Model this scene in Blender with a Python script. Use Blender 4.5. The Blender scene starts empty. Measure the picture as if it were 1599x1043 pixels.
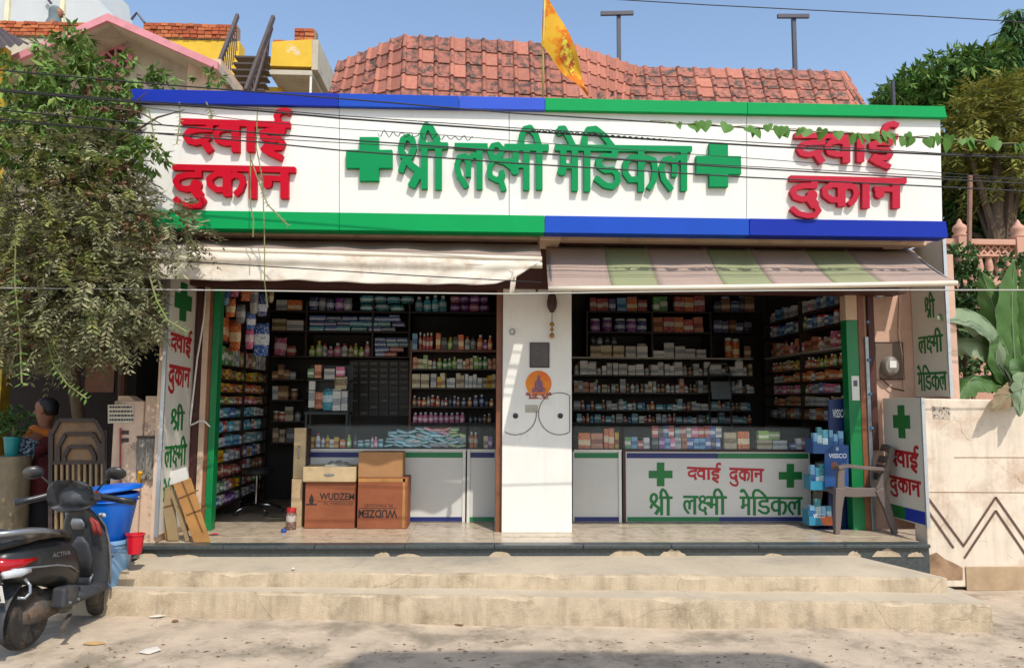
import bpy, bmesh, math, random
import numpy as np
from mathutils import Vector, Matrix
random.seed(7)
SC = bpy.context.scene
COL = SC.collection
R = math.radians

# ------------------------------------------------------------------ camera, light, exposure
F, CX, CY = 1155.0, 799.5, 521.5           # focal length and centre, in photo pixels (1599 wide)
EYE = Vector((0, 0, 1.65))
YAW, PITCH, ROLL = R(2.2), math.atan((630 - 521.5) / F), 0.0057
_fw = Vector((math.sin(YAW) * math.cos(PITCH), math.cos(YAW) * math.cos(PITCH), math.sin(PITCH)))
_r0 = Vector((math.cos(YAW), -math.sin(YAW), 0))
_u0 = _r0.cross(_fw)
CR = _r0 * math.cos(ROLL) + _u0 * math.sin(ROLL)
CU = _u0 * math.cos(ROLL) - _r0 * math.sin(ROLL)
cam = bpy.data.cameras.new('camera'); camo = bpy.data.objects.new('camera', cam); COL.objects.link(camo)
m3 = Matrix((CR, CU, -_fw)).transposed()
camo.matrix_world = Matrix.Translation(EYE) @ m3.to_4x4()
cam.sensor_width = 36; cam.lens = 36 * F / 1599; cam.clip_start = .05; cam.clip_end = 3000
SC.camera = camo

SUN = Vector((.40, -1.0, 1.46)).normalized()         # direction towards the sun
w = bpy.data.worlds.new('World'); SC.world = w; w.use_nodes = True
nt = w.node_tree
sky = nt.nodes.new('ShaderNodeTexSky'); sky.sky_type = 'NISHITA'; sky.sun_disc = False
sky.sun_elevation = math.asin(SUN.z); sky.sun_rotation = math.atan2(SUN.x, SUN.y)
sky.air_density = 1.15; sky.dust_density = 1.5; sky.ozone_density = 1.0
nt.links.new(sky.outputs[0], nt.nodes['Background'].inputs[0])
nt.nodes['Background'].inputs[1].default_value = 0.15
sl = bpy.data.lights.new('sun', 'SUN'); sl.energy = 2.7; sl.angle = R(.55); sl.color = (1, .955, .89)
so = bpy.data.objects.new('sun', sl); COL.objects.link(so); so.location = (4, -8, 14)
so.rotation_euler = (-SUN).to_track_quat('-Z', 'Y').to_euler()
SC.view_settings.view_transform = 'Standard'; SC.view_settings.look = 'None'
SC.view_settings.exposure = 0.52; SC.view_settings.gamma = 1.0
SC.cycles.max_bounces = 8; SC.cycles.diffuse_bounces = 5; SC.cycles.transparent_max_bounces = 12
SC.cycles.use_denoising = True

def ray(px, py): return _fw + CR * ((px - CX) / F) - CU * ((py - CY) / F)
def P(px, py, Y):                                    # pixel ray met with the plane y = Y
    d = ray(px, py); return EYE + d * ((Y - EYE.y) / d.y)
def PZ(px, py, z):                                   # ... with the level z
    d = ray(px, py); return EYE + d * ((z - EYE.z) / d.z)
def PXW(px, py, X):                                  # ... with the plane x = X
    d = ray(px, py); return EYE + d * ((X - EYE.x) / d.x)
def MPP(Y): return Y / F                             # metres per photo pixel at depth Y

# ------------------------------------------------------------------ materials
def lin(h):
    if isinstance(h, tuple): return h
    h = h.lstrip('#'); c = [int(h[i:i + 2], 16) / 255 for i in (0, 2, 4)]
    return tuple(x / 12.92 if x <= .04045 else ((x + .055) / 1.055) ** 2.4 for x in c)
MATS = {}
def mat(name, c, rough=.6, var=.12, scale=6, bump=0, metal=0, c2=None, lo=.45, hi=.62, s2=2.0, spec=.5, bscale=None, island=0, sheen=0, trans=0, det=4, coord='Object', rand=False, streak=0, crack=0):
    """principled material: noise mottling (var), optional second colour c2 in patches of its own shape"""
    if name in MATS: return MATS[name]
    m = bpy.data.materials.new(name); m.use_nodes = True; MATS[name] = m
    N = m.node_tree.nodes; L = m.node_tree.links; b = N['Principled BSDF']
    c = lin(c)
    tc = N.new('ShaderNodeTexCoord')
    TCO = tc.outputs[coord]
    if rand:                                        # pieces that share a mesh get their own stretch of the pattern
        oi = N.new('ShaderNodeObjectInfo'); ml = N.new('ShaderNodeMath'); ml.operation = 'MULTIPLY'; ml.inputs[1].default_value = 90; L.new(oi.outputs['Random'], ml.inputs[0])
        va = N.new('ShaderNodeVectorMath'); L.new(TCO, va.inputs[0]); L.new(ml.outputs[0], va.inputs[1]); TCO = va.outputs[0]
    nz = N.new('ShaderNodeTexNoise'); nz.inputs['Scale'].default_value = scale; nz.inputs['Detail'].default_value = det; nz.inputs['Roughness'].default_value = .65
    L.new(TCO, nz.inputs['Vector'])
    mr = N.new('ShaderNodeMapRange'); mr.inputs[1].default_value = .3; mr.inputs[2].default_value = .7
    mr.inputs[3].default_value = 1 - var; mr.inputs[4].default_value = 1 + var
    L.new(nz.outputs['Fac'], mr.inputs[0])
    col = N.new('ShaderNodeMixRGB'); col.blend_type = 'MULTIPLY'; col.inputs[0].default_value = 1
    cc = N.new('ShaderNodeRGB'); cc.outputs[0].default_value = (*c, 1)
    src = cc.outputs[0]
    if c2 is not None:
        n2 = N.new('ShaderNodeTexNoise'); n2.inputs['Scale'].default_value = s2; n2.inputs['Detail'].default_value = 8; n2.inputs['Roughness'].default_value = .7
        L.new(TCO, n2.inputs['Vector'])
        rp = N.new('ShaderNodeMapRange'); rp.inputs[1].default_value = lo; rp.inputs[2].default_value = hi
        L.new(n2.outputs['Fac'], rp.inputs[0])
        mx = N.new('ShaderNodeMixRGB'); L.new(rp.outputs[0], mx.inputs[0]); L.new(src, mx.inputs[1]); mx.inputs[2].default_value = (*lin(c2), 1)
        src = mx.outputs[0]
    if streak:                                      # run-off stains: noise drawn out along the vertical
        mp = N.new('ShaderNodeMapping'); mp.inputs['Scale'].default_value = (9, 9, .9); L.new(TCO, mp.inputs[0])
        n3 = N.new('ShaderNodeTexNoise'); n3.inputs['Scale'].default_value = 1; n3.inputs['Detail'].default_value = 7; n3.inputs['Roughness'].default_value = .7; L.new(mp.outputs[0], n3.inputs['Vector'])
        r3 = N.new('ShaderNodeMapRange'); r3.inputs[1].default_value = .50; r3.inputs[2].default_value = .72; r3.inputs[4].default_value = streak; L.new(n3.outputs['Fac'], r3.inputs[0])
        x3 = N.new('ShaderNodeMixRGB'); L.new(r3.outputs[0], x3.inputs[0]); L.new(src, x3.inputs[1]); x3.inputs[2].default_value = (*lin('#6d5a40'), 1); src = x3.outputs[0]
    if crack:                                       # fine cracks along warped cell borders, broken up by noise
        n4 = N.new('ShaderNodeTexNoise'); n4.inputs['Scale'].default_value = 2.2; n4.inputs['Detail'].default_value = 6; L.new(TCO, n4.inputs['Vector'])
        wv = N.new('ShaderNodeMixRGB'); wv.blend_type = 'ADD'; wv.inputs[0].default_value = .35; L.new(TCO, wv.inputs[1]); L.new(n4.outputs['Color'], wv.inputs[2])
        vo = N.new('ShaderNodeTexVoronoi'); vo.feature = 'DISTANCE_TO_EDGE'; vo.inputs['Scale'].default_value = 1.1; L.new(wv.outputs[0], vo.inputs['Vector'])
        r4 = N.new('ShaderNodeMapRange'); r4.inputs[1].default_value = .002; r4.inputs[2].default_value = .007; r4.inputs[3].default_value = crack; r4.inputs[4].default_value = 0; L.new(vo.outputs[0], r4.inputs[0])
        r5 = N.new('ShaderNodeMapRange'); r5.inputs[1].default_value = .48; r5.inputs[2].default_value = .58; L.new(n4.outputs['Fac'], r5.inputs[0])
        m5 = N.new('ShaderNodeMath'); m5.operation = 'MULTIPLY'; L.new(r4.outputs[0], m5.inputs[0]); L.new(r5.outputs[0], m5.inputs[1])
        x4 = N.new('ShaderNodeMixRGB'); L.new(m5.outputs[0], x4.inputs[0]); L.new(src, x4.inputs[1]); x4.inputs[2].default_value = (*lin('#4d4232'), 1); src = x4.outputs[0]
    if rand:
        hr = N.new('ShaderNodeHueSaturation'); ar = N.new('ShaderNodeMapRange'); ar.inputs[3].default_value = .8; ar.inputs[4].default_value = 1.12
        L.new(oi.outputs['Random'], ar.inputs[0]); L.new(ar.outputs[0], hr.inputs['Value']); L.new(src, hr.inputs['Color']); src = hr.outputs[0]
    if island:
        g = N.new('ShaderNodeNewGeometry'); hs = N.new('ShaderNodeHueSaturation')
        a = N.new('ShaderNodeMapRange'); a.inputs[3].default_value = 1 - island; a.inputs[4].default_value = 1 + island
        L.new(g.outputs['Random Per Island'], a.inputs[0]); L.new(a.outputs[0], hs.inputs['Value'])
        a2 = N.new('ShaderNodeMapRange'); a2.inputs[3].default_value = .5 - island * .07; a2.inputs[4].default_value = .5 + island * .05
        wn = N.new('ShaderNodeTexWhiteNoise'); wn.noise_dimensions = '1D'; L.new(g.outputs['Random Per Island'], wn.inputs['W'])
        L.new(wn.outputs[0], a2.inputs[0]); L.new(a2.outputs[0], hs.inputs['Hue'])
        L.new(src, hs.inputs['Color']); src = hs.outputs[0]
    L.new(src, col.inputs[1]); L.new(mr.outputs[0], col.inputs[2]); L.new(col.outputs[0], b.inputs['Base Color'])
    b.inputs['Roughness'].default_value = rough; b.inputs['Metallic'].default_value = metal
    b.inputs['Specular IOR Level'].default_value = spec
    if trans:
        tr = N.new('ShaderNodeBsdfTranslucent'); L.new(col.outputs[0], tr.inputs[0])
        ms = N.new('ShaderNodeMixShader'); ms.inputs[0].default_value = trans
        L.new(b.outputs[0], ms.inputs[1]); L.new(tr.outputs[0], ms.inputs[2]); L.new(ms.outputs[0], N['Material Output'].inputs[0])
    if bump:
        bn = N.new('ShaderNodeTexNoise'); bn.inputs['Scale'].default_value = bscale or scale * 4; bn.inputs['Detail'].default_value = 6
        L.new(TCO, bn.inputs['Vector'])
        bp = N.new('ShaderNodeBump'); bp.inputs['Strength'].default_value = bump; bp.inputs['Distance'].default_value = .006
        L.new(bn.outputs['Fac'], bp.inputs['Height']); L.new(bp.outputs[0], b.inputs['Normal'])
    return m
def glass(name, c=(.2, .25, .25), rough=.03, alpha=.12):
    if name in MATS: return MATS[name]
    m = bpy.data.materials.new(name); m.use_nodes = True; MATS[name] = m
    N = m.node_tree.nodes; L = m.node_tree.links; b = N['Principled BSDF']
    b.inputs['Base Color'].default_value = (*c, 1); b.inputs['Roughness'].default_value = rough; b.inputs['Alpha'].default_value = alpha
    b.inputs['Specular IOR Level'].default_value = .3
    return m
def emit(name, c, s):
    m = bpy.data.materials.new(name); m.use_nodes = True
    b = m.node_tree.nodes['Principled BSDF']; b.inputs['Base Color'].default_value = (*c, 1)
    b.inputs['Emission Color'].default_value = (*c, 1); b.inputs['Emission Strength'].default_value = s
    return m
def product_mat(name, base, acc, band=(.3, .62), lines=True):
    """printed packaging: a coloured band and rows of small print, laid on the pack's own generated coordinates"""
    if name in MATS: return MATS[name]
    m = bpy.data.materials.new(name); m.use_nodes = True; MATS[name] = m
    N = m.node_tree.nodes; L = m.node_tree.links; b = N['Principled BSDF']
    tc = N.new('ShaderNodeTexCoord'); sp = N.new('ShaderNodeSeparateXYZ'); L.new(tc.outputs['Generated'], sp.inputs[0])
    oi = N.new('ShaderNodeObjectInfo')
    sh = N.new('ShaderNodeMath'); sh.operation = 'MULTIPLY_ADD'; sh.inputs[1].default_value = .25
    L.new(oi.outputs['Random'], sh.inputs[0]); L.new(sp.outputs['Z'], sh.inputs[2])
    g1 = N.new('ShaderNodeMath'); g1.operation = 'GREATER_THAN'; g1.inputs[1].default_value = band[0] + .12; L.new(sh.outputs[0], g1.inputs[0])
    g2 = N.new('ShaderNodeMath'); g2.operation = 'LESS_THAN'; g2.inputs[1].default_value = band[1] + .12; L.new(sh.outputs[0], g2.inputs[0])
    an = N.new('ShaderNodeMath'); an.operation = 'MULTIPLY'; L.new(g1.outputs[0], an.inputs[0]); L.new(g2.outputs[0], an.inputs[1])
    mx = N.new('ShaderNodeMixRGB'); L.new(an.outputs[0], mx.inputs[0]); mx.inputs[1].default_value = (*lin(base), 1); mx.inputs[2].default_value = (*lin(acc), 1)
    src = mx.outputs[0]
    if lines:
        mp = N.new('ShaderNodeMapping'); mp.inputs['Scale'].default_value = (9, 9, 14); L.new(tc.outputs['Generated'], mp.inputs[0])
        ad = N.new('ShaderNodeVectorMath'); L.new(mp.outputs[0], ad.inputs[0])
        cb = N.new('ShaderNodeCombineXYZ'); mlt = N.new('ShaderNodeMath'); mlt.operation = 'MULTIPLY'; mlt.inputs[1].default_value = 60
        L.new(oi.outputs['Random'], mlt.inputs[0]); L.new(mlt.outputs[0], cb.inputs[0]); L.new(cb.outputs[0], ad.inputs[1])
        nz = N.new('ShaderNodeTexNoise'); nz.inputs['Scale'].default_value = 1; nz.inputs['Detail'].default_value = 1; L.new(ad.outputs[0], nz.inputs['Vector'])
        gt = N.new('ShaderNodeMapRange'); gt.inputs[1].default_value = .57; gt.inputs[2].default_value = .6; gt.inputs[4].default_value = .65; L.new(nz.outputs[0], gt.inputs[0])
        iv = N.new('ShaderNodeMixRGB'); iv.inputs[1].default_value = (*lin(acc), 1); iv.inputs[2].default_value = (*lin(base), 1); L.new(an.outputs[0], iv.inputs[0])
        m2 = N.new('ShaderNodeMixRGB'); L.new(gt.outputs[0], m2.inputs[0]); L.new(src, m2.inputs[1]); L.new(iv.outputs[0], m2.inputs[2]); src = m2.outputs[0]
    hs = N.new('ShaderNodeHueSaturation'); mr = N.new('ShaderNodeMapRange'); mr.inputs[3].default_value = .72; mr.inputs[4].default_value = 1.15
    L.new(oi.outputs['Random'], mr.inputs[0]); L.new(mr.outputs[0], hs.inputs['Value']); L.new(src, hs.inputs['Color'])
    L.new(hs.outputs[0], b.inputs['Base Color']); b.inputs['Roughness'].default_value = .42
    return m

# ------------------------------------------------------------------ geometry
class G:
    def __init__(s): s.v = []; s.f = []; s.m = []
    def add(s, vs, fs, mi=0):
        o = len(s.v); s.v += [tuple(v) for v in vs]; s.f += [tuple(i + o for i in f) for f in fs]; s.m += [mi] * len(fs); return s
    def box(s, x0, x1, y0, y1, z0, z1, mi=0):
        return s.add([(x0, y0, z0), (x1, y0, z0), (x1, y1, z0), (x0, y1, z0), (x0, y0, z1), (x1, y0, z1), (x1, y1, z1), (x0, y1, z1)],
                     [(0, 3, 2, 1), (4, 5, 6, 7), (0, 1, 5, 4), (1, 2, 6, 5), (2, 3, 7, 6), (3, 0, 4, 7)], mi)
    def hexa(s, a, mi=0):                       # 8 corners: bottom ring, top ring
        return s.add(a, [(0, 3, 2, 1), (4, 5, 6, 7), (0, 1, 5, 4), (1, 2, 6, 5), (2, 3, 7, 6), (3, 0, 4, 7)], mi)
    def bar(s, p, q, wd, ht, mi=0, up=Vector((0, 0, 1))):
        p = Vector(p); q = Vector(q); d = (q - p).normalized(); sx = d.cross(up)
        if sx.length < 1e-4: sx = d.cross(Vector((1, 0, 0)))
        sx.normalize(); uz = sx.cross(d)
        a = [e + sx * (i * wd / 2) + uz * (j * ht / 2) for e in (p, q) for i, j in ((-1, -1), (1, -1), (1, 1), (-1, 1))]
        return s.hexa(a, mi)
    def cyl(s, p, q, r0, r1=None, n=10, mi=0, cap=True):
        r1 = r0 if r1 is None else r1
        p = Vector(p); q = Vector(q); d = (q - p).normalized(); a = d.orthogonal().normalized(); b = d.cross(a)
        vs = []
        for e, r in ((p, r0), (q, r1)):
            vs += [e + (a * math.cos(2 * math.pi * i / n) + b * math.sin(2 * math.pi * i / n)) * r for i in range(n)]
        fs = [(i, (i + 1) % n, n + (i + 1) % n, n + i) for i in range(n)]
        if cap: fs += [tuple(range(n - 1, -1, -1)), tuple(range(n, 2 * n))]
        return s.add(vs, fs, mi)
    def tube(s, pts, r, n=6, mi=0, cap=True):
        pts = [Vector(p) for p in pts]; k = len(pts); rr = r if isinstance(r, (list, tuple)) else [r] * k
        vs = []; a = None
        for i, p in enumerate(pts):
            d = (pts[min(i + 1, k - 1)] - pts[max(i - 1, 0)]).normalized()
            a = d.orthogonal().normalized() if a is None else (a - d * a.dot(d)).normalized()
            b = d.cross(a)
            vs += [p + (a * math.cos(2 * math.pi * j / n) + b * math.sin(2 * math.pi * j / n)) * rr[i] for j in range(n)]
        fs = [(i * n + j, i * n + (j + 1) % n, (i + 1) * n + (j + 1) % n, (i + 1) * n + j) for i in range(k - 1) for j in range(n)]
        if cap: fs += [tuple(range(n - 1, -1, -1)), tuple(range((k - 1) * n, k * n))]
        return s.add(vs, fs, mi)
    def lathe(s, prof, n=16, mi=0, c=(0, 0, 0), sx=1, sy=1, M=None):
        vs = []; c = Vector(c)
        for r, z in prof:
            for j in range(n):
                q = Vector((r * math.cos(2 * math.pi * j / n) * sx, r * math.sin(2 * math.pi * j / n) * sy, z))
                vs.append((M @ q if M else q) + c)
        k = len(prof)
        fs = [(i * n + j, i * n + (j + 1) % n, (i + 1) * n + (j + 1) % n, (i + 1) * n + j) for i in range(k - 1) for j in range(n)]
        fs += [tuple(range(n - 1, -1, -1)), tuple(range((k - 1) * n, k * n))]
        return s.add(vs, fs, mi)
    def prism(s, poly, d, mi=0):                # 3-D polygon pushed along d
        d = Vector(d); n = len(poly); a = [Vector(p) for p in poly]
        return s.add(a + [p + d for p in a], [tuple(range(n)), tuple(range(2 * n - 1, n - 1, -1))] + [(i, n + i, n + (i + 1) % n, (i + 1) % n) for i in range(n)], mi)
    def grid(s, fn, nu, nv, mi=0, thick=0):
        vs = [Vector(fn(i / nu, j / nv)) for j in range(nv + 1) for i in range(nu + 1)]
        fs = [(j * (nu + 1) + i, j * (nu + 1) + i + 1, (j + 1) * (nu + 1) + i + 1, (j + 1) * (nu + 1) + i) for j in range(nv) for i in range(nu)]
        return s.add(vs, fs, mi)
    def loft(s, rings, mi=0, cap=True):
        n = len(rings[0]); k = len(rings); vs = [p for r in rings for p in r]
        fs = [(i * n + j, i * n + (j + 1) % n, (i + 1) * n + (j + 1) % n, (i + 1) * n + j) for i in range(k - 1) for j in range(n)]
        if cap: fs += [tuple(range(n - 1, -1, -1)), tuple(range((k - 1) * n, k * n))]
        return s.add(vs, fs, mi)
    def mesh(s, name, mats, smooth=False, fix=True):
        me = bpy.data.meshes.new(name); me.from_pydata(s.v, [], s.f)
        for m in (mats if isinstance(mats, (list, tuple)) else [mats]): me.materials.append(m)
        if len(set(s.m)) > 1: me.polygons.foreach_set('material_index', s.m)
        if fix:
            bm = bmesh.new(); bm.from_mesh(me); bmesh.ops.recalc_face_normals(bm, faces=bm.faces); bm.to_mesh(me); bm.free()
        if smooth: me.polygons.foreach_set('use_smooth', [True] * len(me.polygons))
        me.update(); return me
    def obj(s, name, mats, parent=None, smooth=False, bevel=0, sub=0, solid=0, fix=True, seg=2, auto=0):
        o = bpy.data.objects.new(name, s.mesh(name, mats, smooth, fix)); COL.objects.link(o)
        if parent is not None: attach(o, parent)
        if solid: md = o.modifiers.new('solid', 'SOLIDIFY'); md.thickness = solid; md.offset = 0
        if bevel:
            md = o.modifiers.new('bevel', 'BEVEL'); md.width = bevel; md.segments = seg; md.limit_method = 'ANGLE'; md.angle_limit = R(40)
        if sub: md = o.modifiers.new('sub', 'SUBSURF'); md.levels = sub; md.render_levels = sub
        if auto and smooth:
            o.data.set_sharp_from_angle(angle=R(auto))
        return o
def wm(o):
    m = o.matrix_basis.copy(); p = o
    while p.parent is not None: m = p.parent.matrix_basis @ p.matrix_parent_inverse @ m if False else m; p = p.parent
    return m
def attach(o, parent):                          # keep the world placement of a part built in world coordinates
    o.parent = parent
    if parent.type == 'EMPTY': o.matrix_parent_inverse = parent.matrix_basis.inverted()
def tag(o, label, cat, group=None):
    o['label'] = label; o['category'] = cat
    if group: o['group'] = group
    return o
def thing(name, label, cat, loc=(0, 0, 0), group=None, rz=0):
    o = bpy.data.objects.new(name, None); COL.objects.link(o); o.location = loc; o.rotation_euler = (0, 0, rz); o.empty_display_size = .1
    return tag(o, label, cat, group)
def struct(o): o['kind'] = 'structure'; return o
def local_part(name, me, parent, loc=(0, 0, 0), rot=(0, 0, 0), scale=(1, 1, 1)):   # part placed in its parent's own frame
    o = bpy.data.objects.new(name, me); COL.objects.link(o); o.parent = parent
    o.location = loc; o.rotation_euler = rot; o.scale = scale; return o
def rnd(a, b): return random.uniform(a, b)

# ------------------------------------------------------------------ lettering: strokes -> distance field -> outline with real thickness
# strokes: (points, width); circles: (x, y, r). Coordinates as drawn on an enlarged view of the sign.
W_DAVAI = dict(s=[([(125, 162), (970, 190)], 46), ([(350, 185), (350, 230)], 50),
    ([(374, 224), (260, 224), (190, 240), (163, 275), (185, 313), (240, 326), (300, 312), (350, 276)], 45), ([(296, 306), (354, 396)], 58),
    ([(548, 185), (548, 400)], 62), ([(548, 226), (480, 214), (420, 226), (394, 268), (412, 310), (470, 328), (548, 326)], 46),
    ([(664, 190), (664, 398)], 62), ([(905, 195), (905, 240)], 56),
    ([(928, 240), (810, 234), (752, 252), (762, 288), (830, 302), (885, 300), (910, 328), (893, 362), (830, 366), (765, 350)], 46),
    ([(750, 362), (800, 398), (908, 446)], 48), ([(884, 170), (864, 125), (882, 90), (930, 80), (974, 98)], 46)], c=[])
W_DUKAN = dict(s=[([(62, 515), (1010, 536)], 46), ([(262, 530), (262, 580)], 48),
    ([(286, 575), (170, 575), (110, 592), (86, 625), (108, 668), (165, 686), (230, 672), (258, 640)], 45), ([(228, 680), (272, 740)], 72),
    ([(268, 730), (298, 775), (268, 812), (200, 816), (130, 798), (76, 752)], 42),
    ([(482, 525), (482, 742)], 64), ([(482, 566), (400, 566), (345, 605), (350, 650), (400, 688), (482, 688)], 46),
    ([(482, 606), (540, 572), (592, 590), (604, 640), (584, 690), (542, 728)], 45),
    ([(680, 530), (680, 758)], 60), ([(925, 530), (925, 758)], 62), ([(925, 606), (748, 598)], 40)], c=[(792, 640, 38), (244, 652, 42)])
W_SHRI = dict(s=[([(604, 292), (825, 294)], 50),
    ([(486, 385), (468, 310), (486, 245), (520, 226), (556, 250), (568, 310), (545, 365), (492, 420), (466, 492)], 46),
    ([(478, 345), (545, 440), (612, 492)], 50), ([(622, 470), (545, 602)], 60),
    ([(645, 300), (645, 618)], 50), ([(752, 300), (752, 624)], 50),
    ([(632, 296), (634, 195), (660, 140), (698, 165), (735, 240), (756, 304)], 47)], c=[])
W_LAKSHMI = dict(s=[([(872, 296), (1122, 300)], 48), ([(1060, 300), (1060, 622)], 48),
    ([(975, 528), (978, 420), (950, 372), (908, 382), (890, 440), (908, 522), (966, 606)], 42), ([(972, 410), (1010, 365), (1062, 372)], 40),
    ([(1160, 400), (1138, 335), (1160, 292), (1200, 284), (1232, 318), (1218, 365), (1160, 405), (1135, 460), (1142, 525), (1190, 552), (1236, 520), (1222, 478)], 38),
    ([(1150, 372), (1226, 412), (1335, 405)], 40), ([(1218, 545), (1246, 632)], 42),
    ([(1246, 304), (1582, 308)], 50), ([(1332, 310), (1332, 470)], 46), ([(1240, 410), (1330, 480)], 38), ([(1325, 440), (1412, 440)], 38),
    ([(1413, 310), (1413, 628)], 48), ([(1510, 310), (1510, 624)], 48),
    ([(1376, 302), (1376, 222), (1400, 168), (1440, 158), (1484, 214), (1512, 306)], 44)], c=[(1326, 482, 30)])
W_MEDIKAL = dict(s=[([(125, 306), (1156, 319)], 46), ([(188, 320), (188, 470)], 46), ([(188, 446), (275, 446)], 38), ([(275, 320), (275, 634)], 48),
    ([(150, 168), (192, 164), (228, 228), (268, 306)], 44), ([(368, 325), (368, 638)], 48),
    ([(350, 312), (350, 222), (375, 172), (430, 166), (490, 214), (562, 306)], 44), ([(575, 330), (575, 370)], 46),
    ([(598, 376), (490, 370), (452, 400), (458, 448), (502, 478), (560, 474), (594, 506), (598, 560), (560, 600), (500, 588), (426, 532)], 44),
    ([(773, 330), (773, 638)], 48), ([(773, 386), (700, 382), (656, 422), (656, 500), (690, 548), (773, 544)], 44),
    ([(773, 424), (822, 386), (868, 404), (880, 480), (866, 560), (828, 618)], 44),
    ([(1095, 330), (1095, 634)], 48), ([(1022, 528), (1026, 432), (990, 390), (948, 402), (926, 460), (942, 542), (1004, 626)], 42),
    ([(1018, 428), (1052, 382), (1096, 388)], 40)], c=[(178, 482, 34), (160, 186, 30)])
def word_cells(W, cell=7.0):
    pts = [p for s in W['s'] for p in s[0]]
    x0 = min(p[0] for p in pts) - 60; x1 = max(p[0] for p in pts) + 60; y0 = min(p[1] for p in pts) - 60; y1 = max(p[1] for p in pts) + 60
    nx = int((x1 - x0) / cell) + 1; ny = int((y1 - y0) / cell) + 1
    X, Y = np.meshgrid(x0 + np.arange(nx) * cell, y0 + np.arange(ny) * cell)
    D = np.full(X.shape, 1e9)
    for pl, wd in W['s']:
        for k in range(len(pl) - 1):
            (ax, ay), (bx, by) = pl[k], pl[k + 1]; L = math.hypot(bx - ax, by - ay); ux, uy = (bx - ax) / L, (by - ay) / L
            t = (X - ax) * ux + (Y - ay) * uy; n = np.abs(-(X - ax) * uy + (Y - ay) * ux)
            D = np.minimum(D, np.maximum(np.maximum(-t, t - L), n - wd / 2))
            if k: D = np.minimum(D, np.hypot(X - ax, Y - ay) - wd / 2)
    for cx, cy, r in W['c']: D = np.minimum(D, np.hypot(X - cx, Y - cy) - r)
    return X, Y, D
def word_geo(W, fn, depth, cell=7.0):
    """fn maps drawing coordinates to a point on the board; depth is the thickness vector"""
    X, Y, D = word_cells(W, cell); ny, nx = D.shape; g = G(); idx = {}; d = Vector(depth)
    def vert(key, x, y):
        if key not in idx: idx[key] = len(g.v); g.v.append(tuple(fn(x, y) + d)); g.v.append(tuple(fn(x, y)))
        return idx[key]
    for j in range(ny - 1):
        for i in range(nx - 1):
            cs = [(i, j), (i + 1, j), (i + 1, j + 1), (i, j + 1)]; ds = [D[b, a] for a, b in cs]
            if min(ds) >= 0: continue
            poly = []; cross = []
            for k in range(4):
                (a, b), (a2, b2) = cs[k], cs[(k + 1) % 4]; da, db = ds[k], ds[(k + 1) % 4]
                if da < 0: poly.append(vert((a, b), X[b, a], Y[b, a]))
                if (da < 0) != (db < 0):
                    t = da / (da - db); key = ('e',) + tuple(sorted(((a, b), (a2, b2))))
                    q = vert(key, X[b, a] + (X[b2, a2] - X[b, a]) * t, Y[b, a] + (Y[b2, a2] - Y[b, a]) * t); poly.append(q); cross.append(q)
            if len(poly) >= 3: g.f.append(tuple(poly)); g.m.append(0)
            if len(cross) == 2: g.f.append((cross[0], cross[1], cross[1] + 1, cross[0] + 1)); g.m.append(0)
    return g
def word_box(W):
    X, Y, D = word_cells(W, 8); i = np.argwhere(D < 0); return X[0, i[:, 1].min()], X[0, i[:, 1].max()], Y[i[:, 0].min(), 0], Y[i[:, 0].max(), 0]
def word_on(name, W, o, ex, ey, depth, mt, parent, cell=9.0):
    """a word fitted to the frame o (top left), ex (whole width), ey (whole height, downwards)"""
    x0, x1, y0, y1 = word_box(W); o = Vector(o); ex = Vector(ex); ey = Vector(ey)
    return word_geo(W, lambda x, y: o + ex * ((x - x0) / (x1 - x0)) + ey * ((y - y0) / (y1 - y0)), depth, cell).obj(name, mt, parent)
def latin(name, txt, o, ex, ey, nrm, mt, parent, bold=0.0, thick=.0012):
    """flat print: latin words fitted to a frame, as thin raised letters"""
    c = bpy.data.curves.new('lettering', 'FONT'); c.body = txt; c.offset = bold
    t = bpy.data.objects.new('lettering', c); dg = bpy.context.evaluated_depsgraph_get()
    COL.objects.link(t); dg.update(); me = bpy.data.meshes.new_from_object(t.evaluated_get(dg)); bpy.data.objects.remove(t)
    co = np.empty(len(me.vertices) * 3); me.vertices.foreach_get('co', co); co = co.reshape(-1, 3)
    mn = co.min(0); mxx = co.max(0); o = Vector(o); ex = Vector(ex); ey = Vector(ey); nrm = Vector(nrm).normalized()
    u = (co[:, 0] - mn[0]) / (mxx[0] - mn[0]); v = (mxx[1] - co[:, 1]) / (mxx[1] - mn[1])
    for k, vt in enumerate(me.vertices): vt.co = o + ex * u[k] + ey * v[k] + nrm * thick
    me.name = name; me.materials.clear(); me.materials.append(mt)
    ob = bpy.data.objects.new(name, me); COL.objects.link(ob); attach(ob, parent); return ob
# ================================================================== THE SETTING
m_road = mat('road_concrete', '#b1a08a', .92, .2, 3.2, bump=.8, c2='#857966', lo=.48, hi=.62, s2=1.7, bscale=70, det=12, crack=.3)
m_step = mat('step_concrete', '#b4a287', .92, .16, 6.0, bump=.8, c2='#8f7f66', lo=.52, hi=.68, s2=3.2, bscale=90, det=12, streak=.42, crack=.3)
m_tread = mat('tread_concrete', '#b2a48d', .92, .14, 3.0, bump=.7, c2='#8f8676', lo=.48, hi=.66, s2=1.5, bscale=80, det=12, crack=.2)
m_gran = mat('dark_granite', '#3c4242', .35, .35, 30, bump=.15, c2='#b3a285', lo=.66, hi=.70, s2=6)
m_marble = mat('floor_marble', '#b5a58e', .25, .16, 5, c2='#8b7a64', lo=.5, hi=.7, s2=9)
m_dirt = mat('bare_earth', '#a48c6e', .95, .2, 5, bump=.6)

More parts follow.
